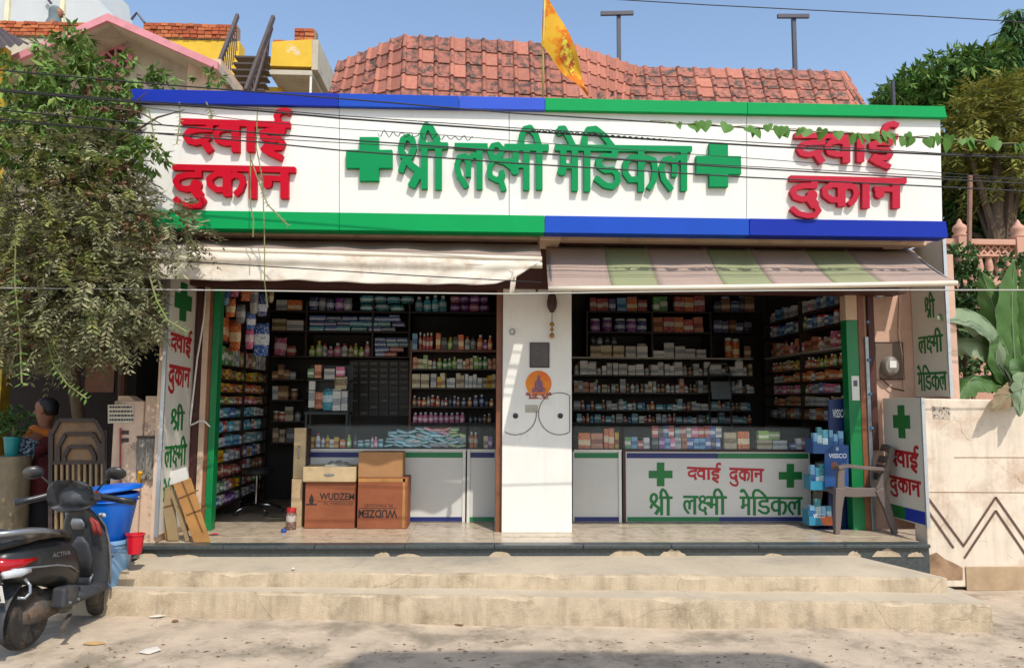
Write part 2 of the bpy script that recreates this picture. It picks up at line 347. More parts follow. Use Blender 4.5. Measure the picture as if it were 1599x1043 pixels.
def terrain(x, y):
    z = .012 * math.sin(x * 1.3 + y * .7) + .008 * math.sin(x * 3.1 - y * 2.3)
    return z - .012
g = G(); xs = [-400, -120, -40, -16] + [-8 + .25 * i for i in range(65)] + [16, 40, 120, 400]
ys = [-300, -80, -30, -10, -4] + [-1 + .25 * i for i in range(48)] + [14, 20, 40, 120, 400]
g.add([(x, y, terrain(x, y) if abs(x) < 9 and -2 < y < 12 else -.012) for y in ys for x in xs],
      [(j * len(xs) + i, j * len(xs) + i + 1, (j + 1) * len(xs) + i + 1, (j + 1) * len(xs) + i) for j in range(len(ys) - 1) for i in range(len(xs) - 1)])
struct(g.obj('road', m_road, smooth=True))

ZF = .41                                              # shop floor level
YF, YP, YC, YS = 6.65, 7.27, 7.90, 6.62               # platform front, pillar face, counter face, sign face
XL = PZ(222, 845, ZF).x; XR = PZ(1440, 846, ZF).x     # platform ends

# two concrete steps, worn edges
def step(name, a, b, c, d, z0, z1, seed):
    """a, b: front left/right, c, d: back right/left (x, y); worn nosing"""
    rs = random.Random(seed); n = 90; g = G(); fr = []; ft = []; bk = []
    ph = [rs.uniform(0, 6) for _ in range(6)]
    for i in range(n + 1):
        t = i / n; x = a[0] + (b[0] - a[0]) * t; y = a[1] + (b[1] - a[1]) * t
        wv = .008 * math.sin(t * 11 + ph[0]) + .004 * math.sin(t * 31 + ph[1]) + rs.uniform(-.0015, .0015)
        chip = max(0, math.sin(t * 23 + ph[2]) * math.sin(t * 57 + ph[3]) - .5) * .05 + max(0, rs.uniform(-.10, .012)) * .8
        fr += [(x, y + wv * .6, z0), (x, y + wv + .002, z1 - .012 - chip), (x, y + wv + .006 + chip, z1 - .003 - chip * .6), (x, y + .03 + chip * 2, z1 + .004 * math.sin(t * 31)), (d[0] + (c[0] - d[0]) * t, d[1] + (c[1] - d[1]) * t, z1 + .008)]
    g.add(fr, [(5 * i + k, 5 * i + 5 + k, 5 * i + 6 + k, 5 * i + 1 + k) for i in range(n) for k in range(4)])
    for e in (0, n): g.add([fr[5 * e + k] for k in range(5)] + [(fr[5 * e + 4][0], fr[5 * e + 4][1], z0)], [(0, 1, 2, 3, 4, 5)])
    g.m = [1 if i < 4 * n and i % 4 == 3 else 0 for i in range(len(g.f))]
    return struct(g.obj(name, [m_step, m_tread], smooth=True, auto=28))
step('lower_step', (-3.42, 6.06), (3.78, 5.50), (3.78, 6.75), (-3.42, 6.75), -.03, .19, 3)
step('upper_step', (-2.93, 6.16), (3.66, 5.83), (3.30, 6.75), (-2.93, 6.75), .15, .305, 5)
# platform: granite riser, granite nosing, marble floor slabs
plat = struct(G().box(XL, XR, YF + .02, 10.6, -.02, ZF - .034).obj('shop_platform', m_gran))
n = 9; wd = (XR - XL) / n
for i in range(n):
    struct_o = G().box(XL + i * wd + .0015, XL + (i + 1) * wd - .0015, YF - .012, YF + .13, ZF - .03, ZF + .002).obj('nosing_stone', m_gran, plat, bevel=.006)
    for k, (ya, yb) in enumerate(((YF + .134, 7.06), (7.075, 7.6), (7.605, 8.4))):
        G().box(XL + i * wd + .0015, XL + (i + 1) * wd - .0015, ya, yb, ZF - .033, ZF - (.0 if k else .003)).obj('floor_slab', m_marble, plat)
inner = G().box(XL, XR, 8.41, 10.6, ZF - .033, ZF - .002).obj('floor_slab', m_marble, plat)
# mortar remains along the foot of the riser
rs = random.Random(2); g = G()
for px, wd_, hh in ((195, 30, 8), (240, 40, 6), (300, 44, 4), (600, 26, 8), (640, 40, 4), (780, 36, 8), (975, 60, 9), (1045, 44, 10), (1200, 30, 4), (1325, 22, 7), (1375, 46, 11), (1420, 26, 6)):
    c = PZ(px, 863, .315); w_ = wd_ * .0058; h_ = hh * .0062
    poly = [(c.x - w_ / 2, YF + .016, .30)] + [(c.x - w_ / 2 + w_ * t, YF + .016, .312 + h_ * (1 - (2 * t - 1) ** 2) * rs.uniform(.6, 1.1)) for t in (.08, .2, .32, .45, .58, .7, .82, .93)] + [(c.x + w_ / 2, YF + .016, .30)]
    g.prism(poly, (0, -.003 - rs.random() * .004, 0))
g.obj('mortar_smear', m_step, plat)['kind'] = 'stuff'

# ================================================================== THE SHOP
m_white = mat('white_paint', '#d9d6cd', .55, .05, 3)
m_pillar = mat('pillar_paint', '#dedad0', .4, .05, 2, streak=.08, c2='#b9b09f', lo=.62, hi=.8, s2=4)
m_maroon = mat('maroon_paint', '#4a2620', .6, .15, 4)
m_dkbrown = mat('dark_brown_wood', '#3a211a', .5, .2, 6)
m_wood = mat('reddish_wood', '#7b4a2e', .5, .2, 9)
m_cream = mat('cream_plaster', '#c9ad92', .8, .1, 4, c2='#a4886c', lo=.55, hi=.75, s2=3)
m_pinkw = mat('pink_plaster', '#c9a48e', .85, .09, 3, bump=.15, c2='#b3937a', lo=.5, hi=.7, s2=1.6)
m_green = mat('green_paint', '#05743d', .4, .08, 4)
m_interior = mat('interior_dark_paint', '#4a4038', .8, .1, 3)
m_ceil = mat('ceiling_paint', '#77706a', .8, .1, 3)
shop = thing('shop_building', 'single-storey medical shop with two open bays either side of a white pillar', 'shop', (0, YP, ZF))
xl = P(331, 700, 7.45).x; xr = P(1328, 700, 7.45).x; xa = P(784, 700, YP).x; xb = P(893, 700, YP).x
ZC = 3.28
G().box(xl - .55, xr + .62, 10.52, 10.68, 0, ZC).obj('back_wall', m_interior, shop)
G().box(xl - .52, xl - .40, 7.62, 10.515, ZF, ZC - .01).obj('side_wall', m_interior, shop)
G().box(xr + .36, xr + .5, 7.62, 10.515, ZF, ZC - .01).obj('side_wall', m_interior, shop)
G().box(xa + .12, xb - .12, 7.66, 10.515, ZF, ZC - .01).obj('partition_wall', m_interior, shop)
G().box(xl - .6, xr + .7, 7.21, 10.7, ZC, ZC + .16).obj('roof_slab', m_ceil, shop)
G().box(xl - .45, xr + .52, 7.22, 7.5, 2.78, ZC - .003).obj('lintel_beam', m_maroon, shop)
pil = G().box(xa, xb, YP, 7.62, ZF, 3.1).obj('pillar', m_pillar, shop, bevel=.006)
for px in (787, 893):                              # grommets of the loose cables
    pass
G().box(P(774, 700, 7.36).x, xa - .003, 7.33, 7.45, ZF, 2.9).obj('door_post', m_wood, shop, bevel=.004)
def jamb(name, px0, px1, Y, m, z0=ZF, z1=2.9, dy=.12):
    a = P(px0, 640, Y).x; b = P(px1, 640, Y).x
    return G().box(min(a, b) + .001, max(a, b) - .001, Y, Y + dy, z0, z1).obj(name, m, shop, bevel=.004)
jamb('door_post', 299, 311, 7.42, m_maroon); jamb('door_post', 311, 320, 7.40, m_cream); jamb('door_post', 320, 326.5, 7.42, m_wood)
jl = jamb('green_jamb', 326.5, 337, 7.41, m_green); jr = jamb('green_jamb', 1326, 1345, 7.41, m_green, z1=2.52)
jamb('green_jamb_top', 1326, 1345, 7.41, m_cream, z0=2.523)
jamb('door_post', 1345, 1355, 7.40, m_wood); jamb('door_post', 1361, 1371, 7.43, m_maroon, z0=1.2)
m_galv = mat('galvanised_metal', '#8e959a', .35, .15, 20, metal=.7)
st = jamb('metal_channel', 1355, 1361, 7.38, m_galv, z1=2.35, dy=.02)
a = P(1358, 600, 7.38).x
for py in (503, 562, 615, 668):
    z = P(1358, py, 7.38).z; G().cyl((a, 7.362, z), (a, 7.379, z), .016, n=10).obj('bolt', mat('blue_bolt', '#3c6f93', .4), shop)
# reveal walls on the two ends of the front
yb0 = 6.78
xsl = P(253, 700, yb0).x; xsr = P(1441, 700, yb0).x
G().box(xsl - .065, xsl - .022, yb0, 7.6, ZF, 3.1).obj('reveal_wall', m_cream, shop)
G().box(xsl - .021, P(299, 640, 7.42).x, 7.45, 7.6, ZF, 3.1).obj('reveal_wall', m_cream, shop)
G().box(P(1355, 640, 7.42).x, xsr + .62, 7.47, 7.62, ZF, 3.15).obj('reveal_wall', m_pinkw, shop)
# thin conduit by the left jamb
pp = [P(324, 424, 7.36), P(318, 500, 7.36), P(308, 560, 7.36), P(297, 660, 7.36), P(298, 664, 7.35), P(312, 657, 7.35), P(320, 658, 7.35), P(328, 666, 7.35)]
G().tube(pp, .009, 6).obj('conduit', m_white, shop, smooth=True)

# ---- left perpendicular side board (faces the steps), and the two on the right
m_board = mat('white_board', '#cfcbbf', .45, .05, 3)
m_red = mat('sign_red', '#a8121f', .45, .04, 4)
m_signgreen = mat('sign_green', '#067a45', .45, .04, 4)
m_sidegreen = mat('print_green', '#0a6a2e', .45, .08, 6)
m_blue = mat('sign_blue', '#16309c', .4, .05, 4)
m_alu = mat('aluminium_trim', '#b9bcbd', .35, .06, 20, metal=.6)
def side_board(name, label, X, y0, y1, z0, z1, face, items):
    t = thing(name, label, 'signboard', (X, y0, z0))
    G().box(min(X, X - face * .02), max(X, X - face * .02), y0, y1, z0, z1).obj('panel', m_board, t, bevel=.002)
    G().box(min(X + face * .006, X - face * .026), max(X + face * .006, X - face * .026), y0 - .022, y0 - .001, z0 - .01, z1).obj('edge_trim', m_alu, t)
    H = z1 - z0; Wd = y1 - y0
    for kind, ya, yb, za, zb, m in items:               # ya..yb along the board from the viewer's left, za..zb from the top, as fractions
        if face > 0: o = Vector((X + .001, y0 + ya * Wd, z1 - za * H)); ex = Vector((0, (yb - ya) * Wd, 0))
        else: o = Vector((X - .001, y1 - ya * Wd, z1 - za * H)); ex = Vector((0, -(yb - ya) * Wd, 0))
        ey = Vector((0, 0, -(zb - za) * H)); d = Vector((face * .003, 0, 0))
        if kind == 'cross': cross_geo(o, ex, ey, d).obj('cross', m, t)
        elif kind == 'strip': G().prism([o, o + ex, o + ex + ey, o + ey], d).obj('strip', m, t)
        else: word_on('lettering', kind, o, ex, ey, d, m, t, 11)
    return t
def cross_geo(o, ex, ey, d, a=.30):
    q = [(a, 0), (1 - a, 0), (1 - a, a), (1, a), (1, 1 - a), (1 - a, 1 - a), (1 - a, 1), (a, 1), (a, 1 - a), (0, 1 - a), (0, a), (a, a)]
    return G().prism([Vector(o) + Vector(ex) * u + Vector(ey) * v for u, v in q], d)
z0 = P(253, 836, yb0).z; z1 = 2.95
zz = lambda py: (z1 - P(262, py, yb0 + .25).z) / (z1 - z0)
side_board('tall_side_board', 'tall narrow white board with red and green lettering beside the leaning cardboard', xsl, yb0, 7.40, z0, z1, 1,
    [('cross', .18, .82, zz(440), zz(500), m_sidegreen), (W_DAVAI, .1, .9, zz(512), zz(557), m_red), (W_DUKAN, .1, .9, zz(570), zz(614), m_red),
     (W_SHRI, .25, .75, zz(630), zz(672), m_sidegreen), (W_LAKSHMI, .1, .9, zz(682), zz(730), m_sidegreen), (W_MEDIKAL, .1, .9, zz(744), zz(790), m_sidegreen)])
z0 = P(1441, 822, yb0).z; z1 = P(1438, 621, yb0).z; zq = lambda py: (z1 - P(1410, py, yb0 + .25).z) / (z1 - z0)
side_board('lower_side_board', 'white board with green cross and red lettering behind the plastic chair', xsr, yb0, 7.44, z0, z1, -1,
    [('cross', .28, .72, .06, .33, m_sidegreen), (W_DAVAI, .12, .9, .38, .60, m_red), (W_DUKAN, .12, .92, .65, .82, m_red),
     ('strip', .05, .5, .89, .99, m_sidegreen), ('strip', .5, .985, .89, .99, m_blue)])
xsu = P(1478, 520, 6.9).x
G().box(xsu + .03, xsu + .12, 6.93, 7.468, 1.72, 3.12).obj('reveal_wall', m_pinkw, shop)
side_board('upper_side_board', 'white board with green lettering above the boundary wall beside the banana plant', xsu, 6.9, 7.46, 1.74, P(1478, 372, 6.9).z, -1,
    [(W_SHRI, .42, .72, .32, .49, m_sidegreen), (W_LAKSHMI, .18, .9, .56, .72, m_sidegreen), (W_MEDIKAL, .1, .95, .79, .96, m_sidegreen)])

# ---- the big fascia sign
m_signwhite = mat('sign_white', '#dddbd2', .45, .03, 2, streak=.07)
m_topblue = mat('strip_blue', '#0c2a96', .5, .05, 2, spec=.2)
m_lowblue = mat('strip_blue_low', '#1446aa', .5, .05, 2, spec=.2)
m_topgreen = mat('strip_green', '#00914c', .55, .04, 2, spec=.15)
sign = thing('fascia_sign', 'long white fascia sign with raised red and green lettering over both bays', 'signboard', P(840, 360, YS))
SGB = .14                                            # depth of the box
def sp(px, py): return P(px, py, YS)
def panel(x0, x1, ya0, ya1, yb0_, yb1, name, m, d0=0, d1=SGB):
    a = [sp(x0, ya0), sp(x1, ya1), sp(x1 + (4 if x1 > 1400 else 0), yb1), sp(x0, yb0_)]
    a = [Vector((p.x, YS + d0, p.z)) for p in a]
    return G().prism(a, (0, d1 - d0, 0)).obj(name, m, sign, bevel=.003)
def ytop(x): return 143 + (x - 212) * .0215
def ytb(x): return 164 + (x - 212) * .0185           # lower edge of the top strip
def ybt(x): return 328 + (x - 212) * .0147           # upper edge of the bottom strip
def ybb(x): return 356 + (x - 212) * .0125           # lower edge of the bottom strip
for x0, x1 in ((212, 529.2), (530, 794.6), (795.4, 1165.6), (1166.4, 1468)):
    panel(x0, x1, ytop(x0) + 3, ytop(x1) + 3, ybb(x0) - 2, ybb(x1) - 2, 'panel', m_signwhite)
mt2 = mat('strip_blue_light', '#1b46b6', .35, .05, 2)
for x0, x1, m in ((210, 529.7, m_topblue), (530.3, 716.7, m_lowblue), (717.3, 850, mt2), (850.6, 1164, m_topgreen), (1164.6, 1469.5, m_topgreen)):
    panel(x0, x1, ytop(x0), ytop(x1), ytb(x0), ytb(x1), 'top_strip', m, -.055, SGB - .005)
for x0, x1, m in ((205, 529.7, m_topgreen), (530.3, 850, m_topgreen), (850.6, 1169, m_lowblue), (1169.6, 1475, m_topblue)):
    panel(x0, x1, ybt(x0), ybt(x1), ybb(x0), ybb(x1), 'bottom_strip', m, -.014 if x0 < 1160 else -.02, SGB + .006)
LD = Vector((0, -.05, 0))
m_letred = mat('letter_red', '#b4001e', .55, .04, 5, spec=.15); m_letgreen = mat('letter_green', '#00844a', .55, .04, 5, spec=.15)
m_letred2 = mat('letter_red_faded', '#b01c34', .55, .06, 5, spec=.2)
c3 = lambda x, y: sp(260 + x / 4.968, 160 + y / 4.968)
c4 = lambda x, y: sp(530 + x / 4.845, 170 + y / 4.845)
c5 = lambda x, y: sp(840 + x / 4.845, 170 + y / 4.845)
word_geo(W_DAVAI, c3, LD).obj('lettering', m_letred, sign); word_geo(W_DUKAN, c3, LD).obj('lettering', m_letred, sign)
for W, f in ((W_SHRI, c4), (W_LAKSHMI, c4), (W_MEDIKAL, c5)): word_geo(W, f, LD).obj('lettering', m_letgreen, sign)
c6 = lambda x, y: sp(1160 + x / 4.703, 160 + y / 4.703)
word_geo(W_DAVAI, lambda x, y: c6(365 + (x - 125) * .893, 236 + (y - 138 - (x - 125) * .02) * .866), LD).obj('lettering', m_letred2, sign)
word_geo(W_DUKAN, lambda x, y: c6(330 + (x - 62) * .899, 548 + (y - 492) * .905), LD).obj('lettering', m_letred2, sign)
for o, e1, e2 in ((c4(57, 228), c4(404, 228), c4(57, 560)), (c5(1186, 272), c5(1524, 276), c5(1186, 602))):
    cross_geo(o, e1 - o, e2 - o, LD, .29).obj('cross', m_letgreen, sign, bevel=.004)
# sign soffit and brackets
a = sp(212, 356); b = sp(1472, 370)
G().prism([(a.x, YS + SGB + .01, a.z + .03), (b.x, YS + SGB + .01, b.z + .03), (b.x, 7.2, b.z + .03), (a.x, 7.2, a.z + .03)], (0, 0, .03)).obj('soffit', m_maroon, sign)
for px in (858, 1420):
    c = P(px, 374, 6.9); G().box(c.x - .1, c.x + .1, 6.8, 7.2, c.z - .03, c.z + .05).obj('bracket', m_cream, sign, bevel=.004)
a = sp(212, 150); b = sp(1468, 175)
G().prism([(a.x + .02, 6.9, 3.2), (b.x - .02, 6.9, 3.2), (b.x - .02, 6.9, b.z - .05), (a.x + .02, 6.9, a.z - .05)], (0, .12, 0)).obj('backing_wall', m_cream, sign)

# ---- awnings
m_awnL = mat('canvas_pale', '#ddd4c3', .85, .1, 4, bump=.2, trans=.18, c2='#b19a7e', lo=.5, hi=.75, s2=3)
m_awnC = mat('canvas_mauve', '#a08a7c', .85, .07, 3, bump=.15, trans=.08)
m_awnG = mat('canvas_green', '#898b66', .85, .07, 3, bump=.15, trans=.08)
m_rod = mat('pale_rod', '#cfc3ae', .5, .05, 5)
aw = thing('right_awning', 'mauve canvas awning with pale green stripes and a metal front rail', 'awning', P(1170, 445, 6.3))
A0 = P(852, 384, 7.15); A1 = P(1424, 388, 7.15); B0 = P(856, 449, 6.34); B1 = P(1494, 440, 6.2)
A0.z = A1.z = (A0.z + A1.z) / 2
def awp(u, v):
    p = A0.lerp(A1, u).lerp(B0.lerp(B1, u), v); p.z -= .03 * math.sin(math.pi * v); p.z += .006 * math.sin(u * 34) * v * (1 - v) * 3; return p
ed = [0, .155, .27, .43, .55, .70, .815, 1.0]
for k in range(7):
    u0, u1 = ed[k], ed[k + 1]
    g = G().grid(lambda u, v: awp(u0 + (u1 - u0) * u, v), 8, 10)
    g.obj('canvas_stripe', m_awnG if k % 2 else m_awnC, aw, smooth=True, solid=.004)
G().tube([B0.lerp(B1, t / 10) + Vector((0, 0, -.012 - .008 * math.sin(math.pi * t / 10))) for t in range(11)], .024, 8).obj('front_rail', m_rod, aw, smooth=True)
for u in (.0, 1.0):
    G().cyl(A0.lerp(A1, u) + Vector((.03 - .06 * u, 0, -.03)), B0.lerp(B1, u) + Vector((.03 - .06 * u, .01, -.015)), .012).obj('arm', m_galv, aw)
aw = thing('left_awning', 'sagging off-white canvas awning rolled back under the green sign strip', 'awning', P(520, 430, 6.3))
A0 = P(190, 372, 7.1); A1 = P(842, 378, 7.1); B0 = P(176, 386, 6.45); B1 = P(846, 405, 6.5)
A0.z = A1.z = (A0.z + A1.z) / 2
G().grid(lambda u, v: A0.lerp(A1, u).lerp(B0.lerp(B1, u), v) + Vector((0, 0, .012 * math.sin(u * 40) * math.sin(3.1 * v))), 40, 8).obj('canvas_top', m_awnC, aw, smooth=True, solid=.004)
G().tube([B0.lerp(B1, t / 10) for t in range(11)], .026, 8).obj('front_rail', m_rod, aw, smooth=True)
C0 = P(196, 436, 6.36); C1 = P(803, 448, 6.42)
def drape(u, v):
    top = B0.lerp(B1, min(1, u * 1.0)) + Vector((0, -.02, -.02)); bot = P(196, 434, 6.36).lerp(P(800, 446, 6.42), u)
    p = top.lerp(bot, v)
    p.y += -.05 * math.sin(math.pi * min(1, v * 2.2)) * (1 - .5 * u) + .012 * math.sin(u * 60 + v * 4) * v + .010 * math.sin(u * 23 + 1)
    p.z += .004 * math.sin(u * 47) * v + .006 * math.sin(u * 13 + 2) * v
    if u > .955: p.z += (u - .955) * 1.1 * v
    return p
G().grid(drape, 120, 14).obj('canvas_valance', m_awnL, aw, smooth=True, solid=.004)
def fold(u, v):                                   # the thick roll of bunched canvas under the rail
    c = B0.lerp(B1, u) + Vector((0, -.028, -.058 - .02 * math.sin(u * 3)))
    a_ = v * 2 * math.pi; r_ = .030 + .010 * math.sin(u * 19) + .006 * math.sin(u * 53)
    return c + Vector((0, math.cos(a_) * r_, math.sin(a_) * r_ * (1.1 - .3 * u)))
G().grid(fold, 90, 12).obj('canvas_roll', m_awnL, aw, smooth=True)
def tatter(u, v):
    p = P(797 + 9 * u + 3 * v, 420 + 4 * u, 6.42).lerp(P(795 + 8 * u, 462 - 6 * u, 6.42), v); p.y += .02 * math.sin(u * 9 + v * 6); return p
G().grid(tatter, 8, 10).obj('torn_corner', m_awnL, aw, smooth=True, solid=.003)

# ---- boundary wall on the right, with zigzag bands and a brown foot
m_bw = mat('boundary_plaster', '#d5c6b1', .88, .1, 3, bump=.3, c2='#b0937a', lo=.5, hi=.68, s2=1.6, det=10, streak=.28, crack=.5)
m_brown = mat('brown_band', '#5e463a', .8, .15, 8)
m_foot = mat('stained_plaster', '#9b7d60', .9, .2, 5, bump=.4, c2='#7a6048', lo=.45, hi=.65, s2=4)
bw = thing('boundary_wall', 'pink plastered boundary wall with brown zigzag bands beside the steps', 'wall', P(1520, 900, 6.8))
x0 = xsr + .016; x1 = 12.0; yw = 6.80
zt = P(1450, 622, yw).z
ztr = P(1599, 632, yw).z
G().prism([(x0, yw, .0), (x1, yw, .0), (x1, yw, ztr - .02), (x0, yw, zt)], (0, .2, 0)).obj('wall_body', m_bw, bw, bevel=.012)
zf = P(1500, 884, yw).z
G().box(x0 + .34, x1, yw - .014, yw - .001, -.03, zf).obj('foot_course', m_dirt, bw, bevel=.004)
g = G(); rs = random.Random(4)
pl = [P(px, py, yw) for px, py in ((1443, 858), (1452, 866), (1462, 862), (1475, 872), (1488, 878), (1503, 886), (1503, 905), (1443, 905))]
G().prism([(p.x, yw - .004, p.z) for p in pl], (0, .003, 0)).obj('stain_patch', m_foot, bw)
def band(a, b, w_=.019):
    p = P(*a, yw - .004); q = P(*b, yw - .004); G().bar(p, q, .006, w_).obj('zigzag_band', m_brown, bw)
for a, b in (((1444, 770), (1504, 851)), ((1444, 790), (1489, 855)), ((1504, 853), (1555, 776)), ((1506, 871), (1555, 797)), ((1555, 776), (1608, 852)), ((1555, 797), (1606, 872)), ((1608, 852), (1660, 776)), ((1606, 872), (1658, 797)), ((1660, 776), (1712, 852)), ((1658, 797), (1710, 872)), ((1712, 852), (1764, 776)), ((1710, 872), (1762, 797)), ((1764, 776), (1816, 852)), ((1762, 797), (1814, 872))):
    band(a, b)
for a, b in (((1444, 768), (1640, 769)), ((1490, 714), (1640, 714))):
    p = P(*a, yw - .002); q = P(*b, yw - .002); G().bar(p, q, .003, .006).obj('hairline_joint', m_foot, bw)
pst = [P(1455, 634, yw), P(1484, 636, yw), P(1483, 655, yw), P(1457, 653, yw)]
m_torn = mat('torn_paper', '#b9ab98', .9, .3, 40, c2='#4c4641', lo=.52, hi=.55, s2=40)
tag(G().prism([(p.x, yw - .003, p.z) for p in pst], (0, .002, 0)).obj('torn_notice', m_torn), 'small torn printed notice pasted on the pink boundary wall', 'notice')
# ================================================================== ROOF BEHIND THE SIGN
m_tile = mat('clay_tile', '#9e6150', .85, .18, 5, bump=.3, c2='#453d34', lo=.46, hi=.60, s2=2.2, rand=True)
m_tilep = mat('clay_tile_plain', '#a86a56', .85, .16, 5, bump=.3, c2='#5d5044', lo=.60, hi=.74, s2=3, rand=True)
def tile_mesh(m, name):
    us = [(0, .02), (.02, .09), (.08, .16), (.15, .185), (.22, .16), (.28, .09), (.31, .02), (1.0, .012)]
    g = G(); vs = []
    for v, up in ((0, 0.0), (1.05, .075)):
        vs += [(u + (.03 if u == 1.0 else 0), v, h * (.92 + .12 * v) + up) for u, h in us]
    vs += [(u + (.03 if u == 1.0 else 0), 1.05, max(0, h * 1.04 + .075 - .085)) for u, h in us]
    n = len(us)
    g.add(vs, [(k * n + i, k * n + i + 1, (k + 1) * n + i + 1, (k + 1) * n + i) for k in range(2) for i in range(n - 1)])
    return g.mesh(name, m, True, fix=False)
tms = [tile_mesh(m_tile, 'roof_tile'), tile_mesh(m_tilep, 'roof_tile_plain')]
for me in tms: me.set_sharp_from_angle(angle=R(50))
roof = thing('tiled_roof', 'weathered red clay tile roof rising behind the sign', 'roof', (.5, 10.2, 3.45))
faces = [  # top-left, top-right, bottom-right, bottom-left (px, py, Y), columns, share of stained tiles
    ((529, 98, 10.9), (629, 56, 9.7), (624, 184, 9.05), (503, 200, 10.3), 6, .3),
    ((629, 56, 9.7), (897, 71, 9.7), (906, 196, 9.05), (624, 184, 9.05), 11, .75),
    ((897, 71, 9.7), (1003, 107, 10.9), (985, 198, 10.6), (906, 196, 9.05), 7, .2),
    ((951, 104, 10.9), (1310, 112, 10.9), (1340, 206, 10.2), (961, 198, 10.2), 14, .8),
    ((1310, 112, 10.9), (1318, 113, 11.6), (1378, 204, 11.2), (1340, 206, 10.2), 3, .4)]
rs = random.Random(11); rows = 6
for fi, (tl, tr, br, bl, nc, dirty) in enumerate(faces):
    TL, TR, BR, BL = P(*tl), P(*tr), P(*br), P(*bl)
    nrm = (TR - TL).cross(BL - TL).normalized()
    if nrm.y > 0: nrm = -nrm
    q = lambda u, v: TL.lerp(TR, u).lerp(BL.lerp(BR, u), v)
    for j in range(rows):
        for i in range(nc):
            o = q(i / nc, j / rows); ex = q((i + 1) / nc, j / rows) - o; ey = q((i + .5) / nc, (j + 1) / rows) - q((i + .5) / nc, j / rows)
            w_ = ex.length
            M = Matrix.Identity(4)
            for k in range(3):
                M[k][0] = ex[k]; M[k][1] = ey[k] * rs.uniform(.985, 1.01); M[k][2] = nrm[k] * .21; M[k][3] = (o + nrm * rs.uniform(.0, .006))[k]
            t = bpy.data.objects.new('roof_tile', tms[0] if rs.random() < dirty else tms[1]); COL.objects.link(t)
            t.parent = roof; t.matrix_parent_inverse = roof.matrix_basis.inverted() @ M
    G().prism([p - nrm * .012 for p in (TL, TR, BR, BL)], -nrm * .06).obj('roof_deck', m_dkbrown, roof)
pa = P(503, 200, 10.5); pb = P(1378, 206, 11.3)
G().box(pa.x + .3, pb.x - .3, 10.72, 11.6, 0, 4.6).obj('upper_wall', m_cream, roof)
G().box(P(624, 184, 9.2).x + .05, P(906, 196, 9.2).x - .05, 9.3, 10.71, 3.45, 4.5).obj('upper_wall', m_cream, roof)
m_steel = mat('dark_steel', '#3a3a44', .5, .15, 8)
for px, top, bx0, bx1, base in ((966, 22, 938, 989, 95), (1239, 26, 1214, 1263, 115)):
    Y = 11.3; p0 = P(px + 1.5, base + 20, Y); p1 = P(px, top + 2, Y)
    t = thing('roof_post', 'dark steel T-shaped post standing behind the %s of the tiled roof' % ('sloping step' if px < 1000 else 'low straight ridge'), 'post', p0)
    G().bar(Vector((p1.x, Y, p0.z - .6)), p1, .06, .06).obj('upright', m_steel, t)
    G().bar(P(bx0, top, Y - .04), P(bx1, top - (1 if px < 1000 else 0), Y - .04), .05, .06).obj('crossbar', m_steel, t)
# slim iron post right of the roof
p0 = P(1395, 175, 10.5); tag(G().cyl((p0.x, 10.5, 3.4), P(1394, 127, 10.5), .028, n=8).obj('iron_post', m_steel), 'short grey pipe standing up above the right end of the fascia sign', 'post')

# ---- flag
fl = thing('flag', 'orange and yellow festival flag on a thin pole before the tiled roof', 'flag', P(848, 165, 6.95))
m_bamb = mat('bamboo', '#b29a55', .6, .2, 12)
G().tube([P(848, 172, 6.95), P(848, 80, 6.93), P(851, -12, 6.9)], .011, 6).obj('pole', m_bamb, fl, smooth=True)
m_flag = mat('flag_cloth', '#e0780f', .8, .08, 5, trans=.35, c2='#e8b32a', lo=.44, hi=.52, s2=3.0)
L_ = [(851, -12), (847, 20), (845, 66), (846, 66)]
def flagp(u, v):
    # v along the hoist edge downwards, u towards the fly tip
    A = Vector((849 - 4 * v, -14 + 84 * v)); tip = Vector((918, 150))
    q = A.lerp(tip, u) + Vector((10 * math.sin(math.pi * u) * (1 - v) * .8, -6 * math.sin(math.pi * u) * (1 - v) + 6 * math.sin(math.pi * u) * v))
    p = P(q.x, q.y, 6.93 - .22 * u); p.y += .05 * math.sin(u * 9 + v * 4) * u ** .5; return p
G().grid(flagp, 30, 16).obj('cloth', m_flag, fl, smooth=True)
m_fp = mat('flag_print', '#a8480c', .8, .2, 20, c2='#d8c23a', lo=.45, hi=.55, s2=16)
G().grid(lambda u, v: flagp(.36 + .3 * u, .25 + .5 * v) + Vector((0, -.006, 0)), 8, 6).obj('printed_emblem', m_fp, fl, smooth=True)

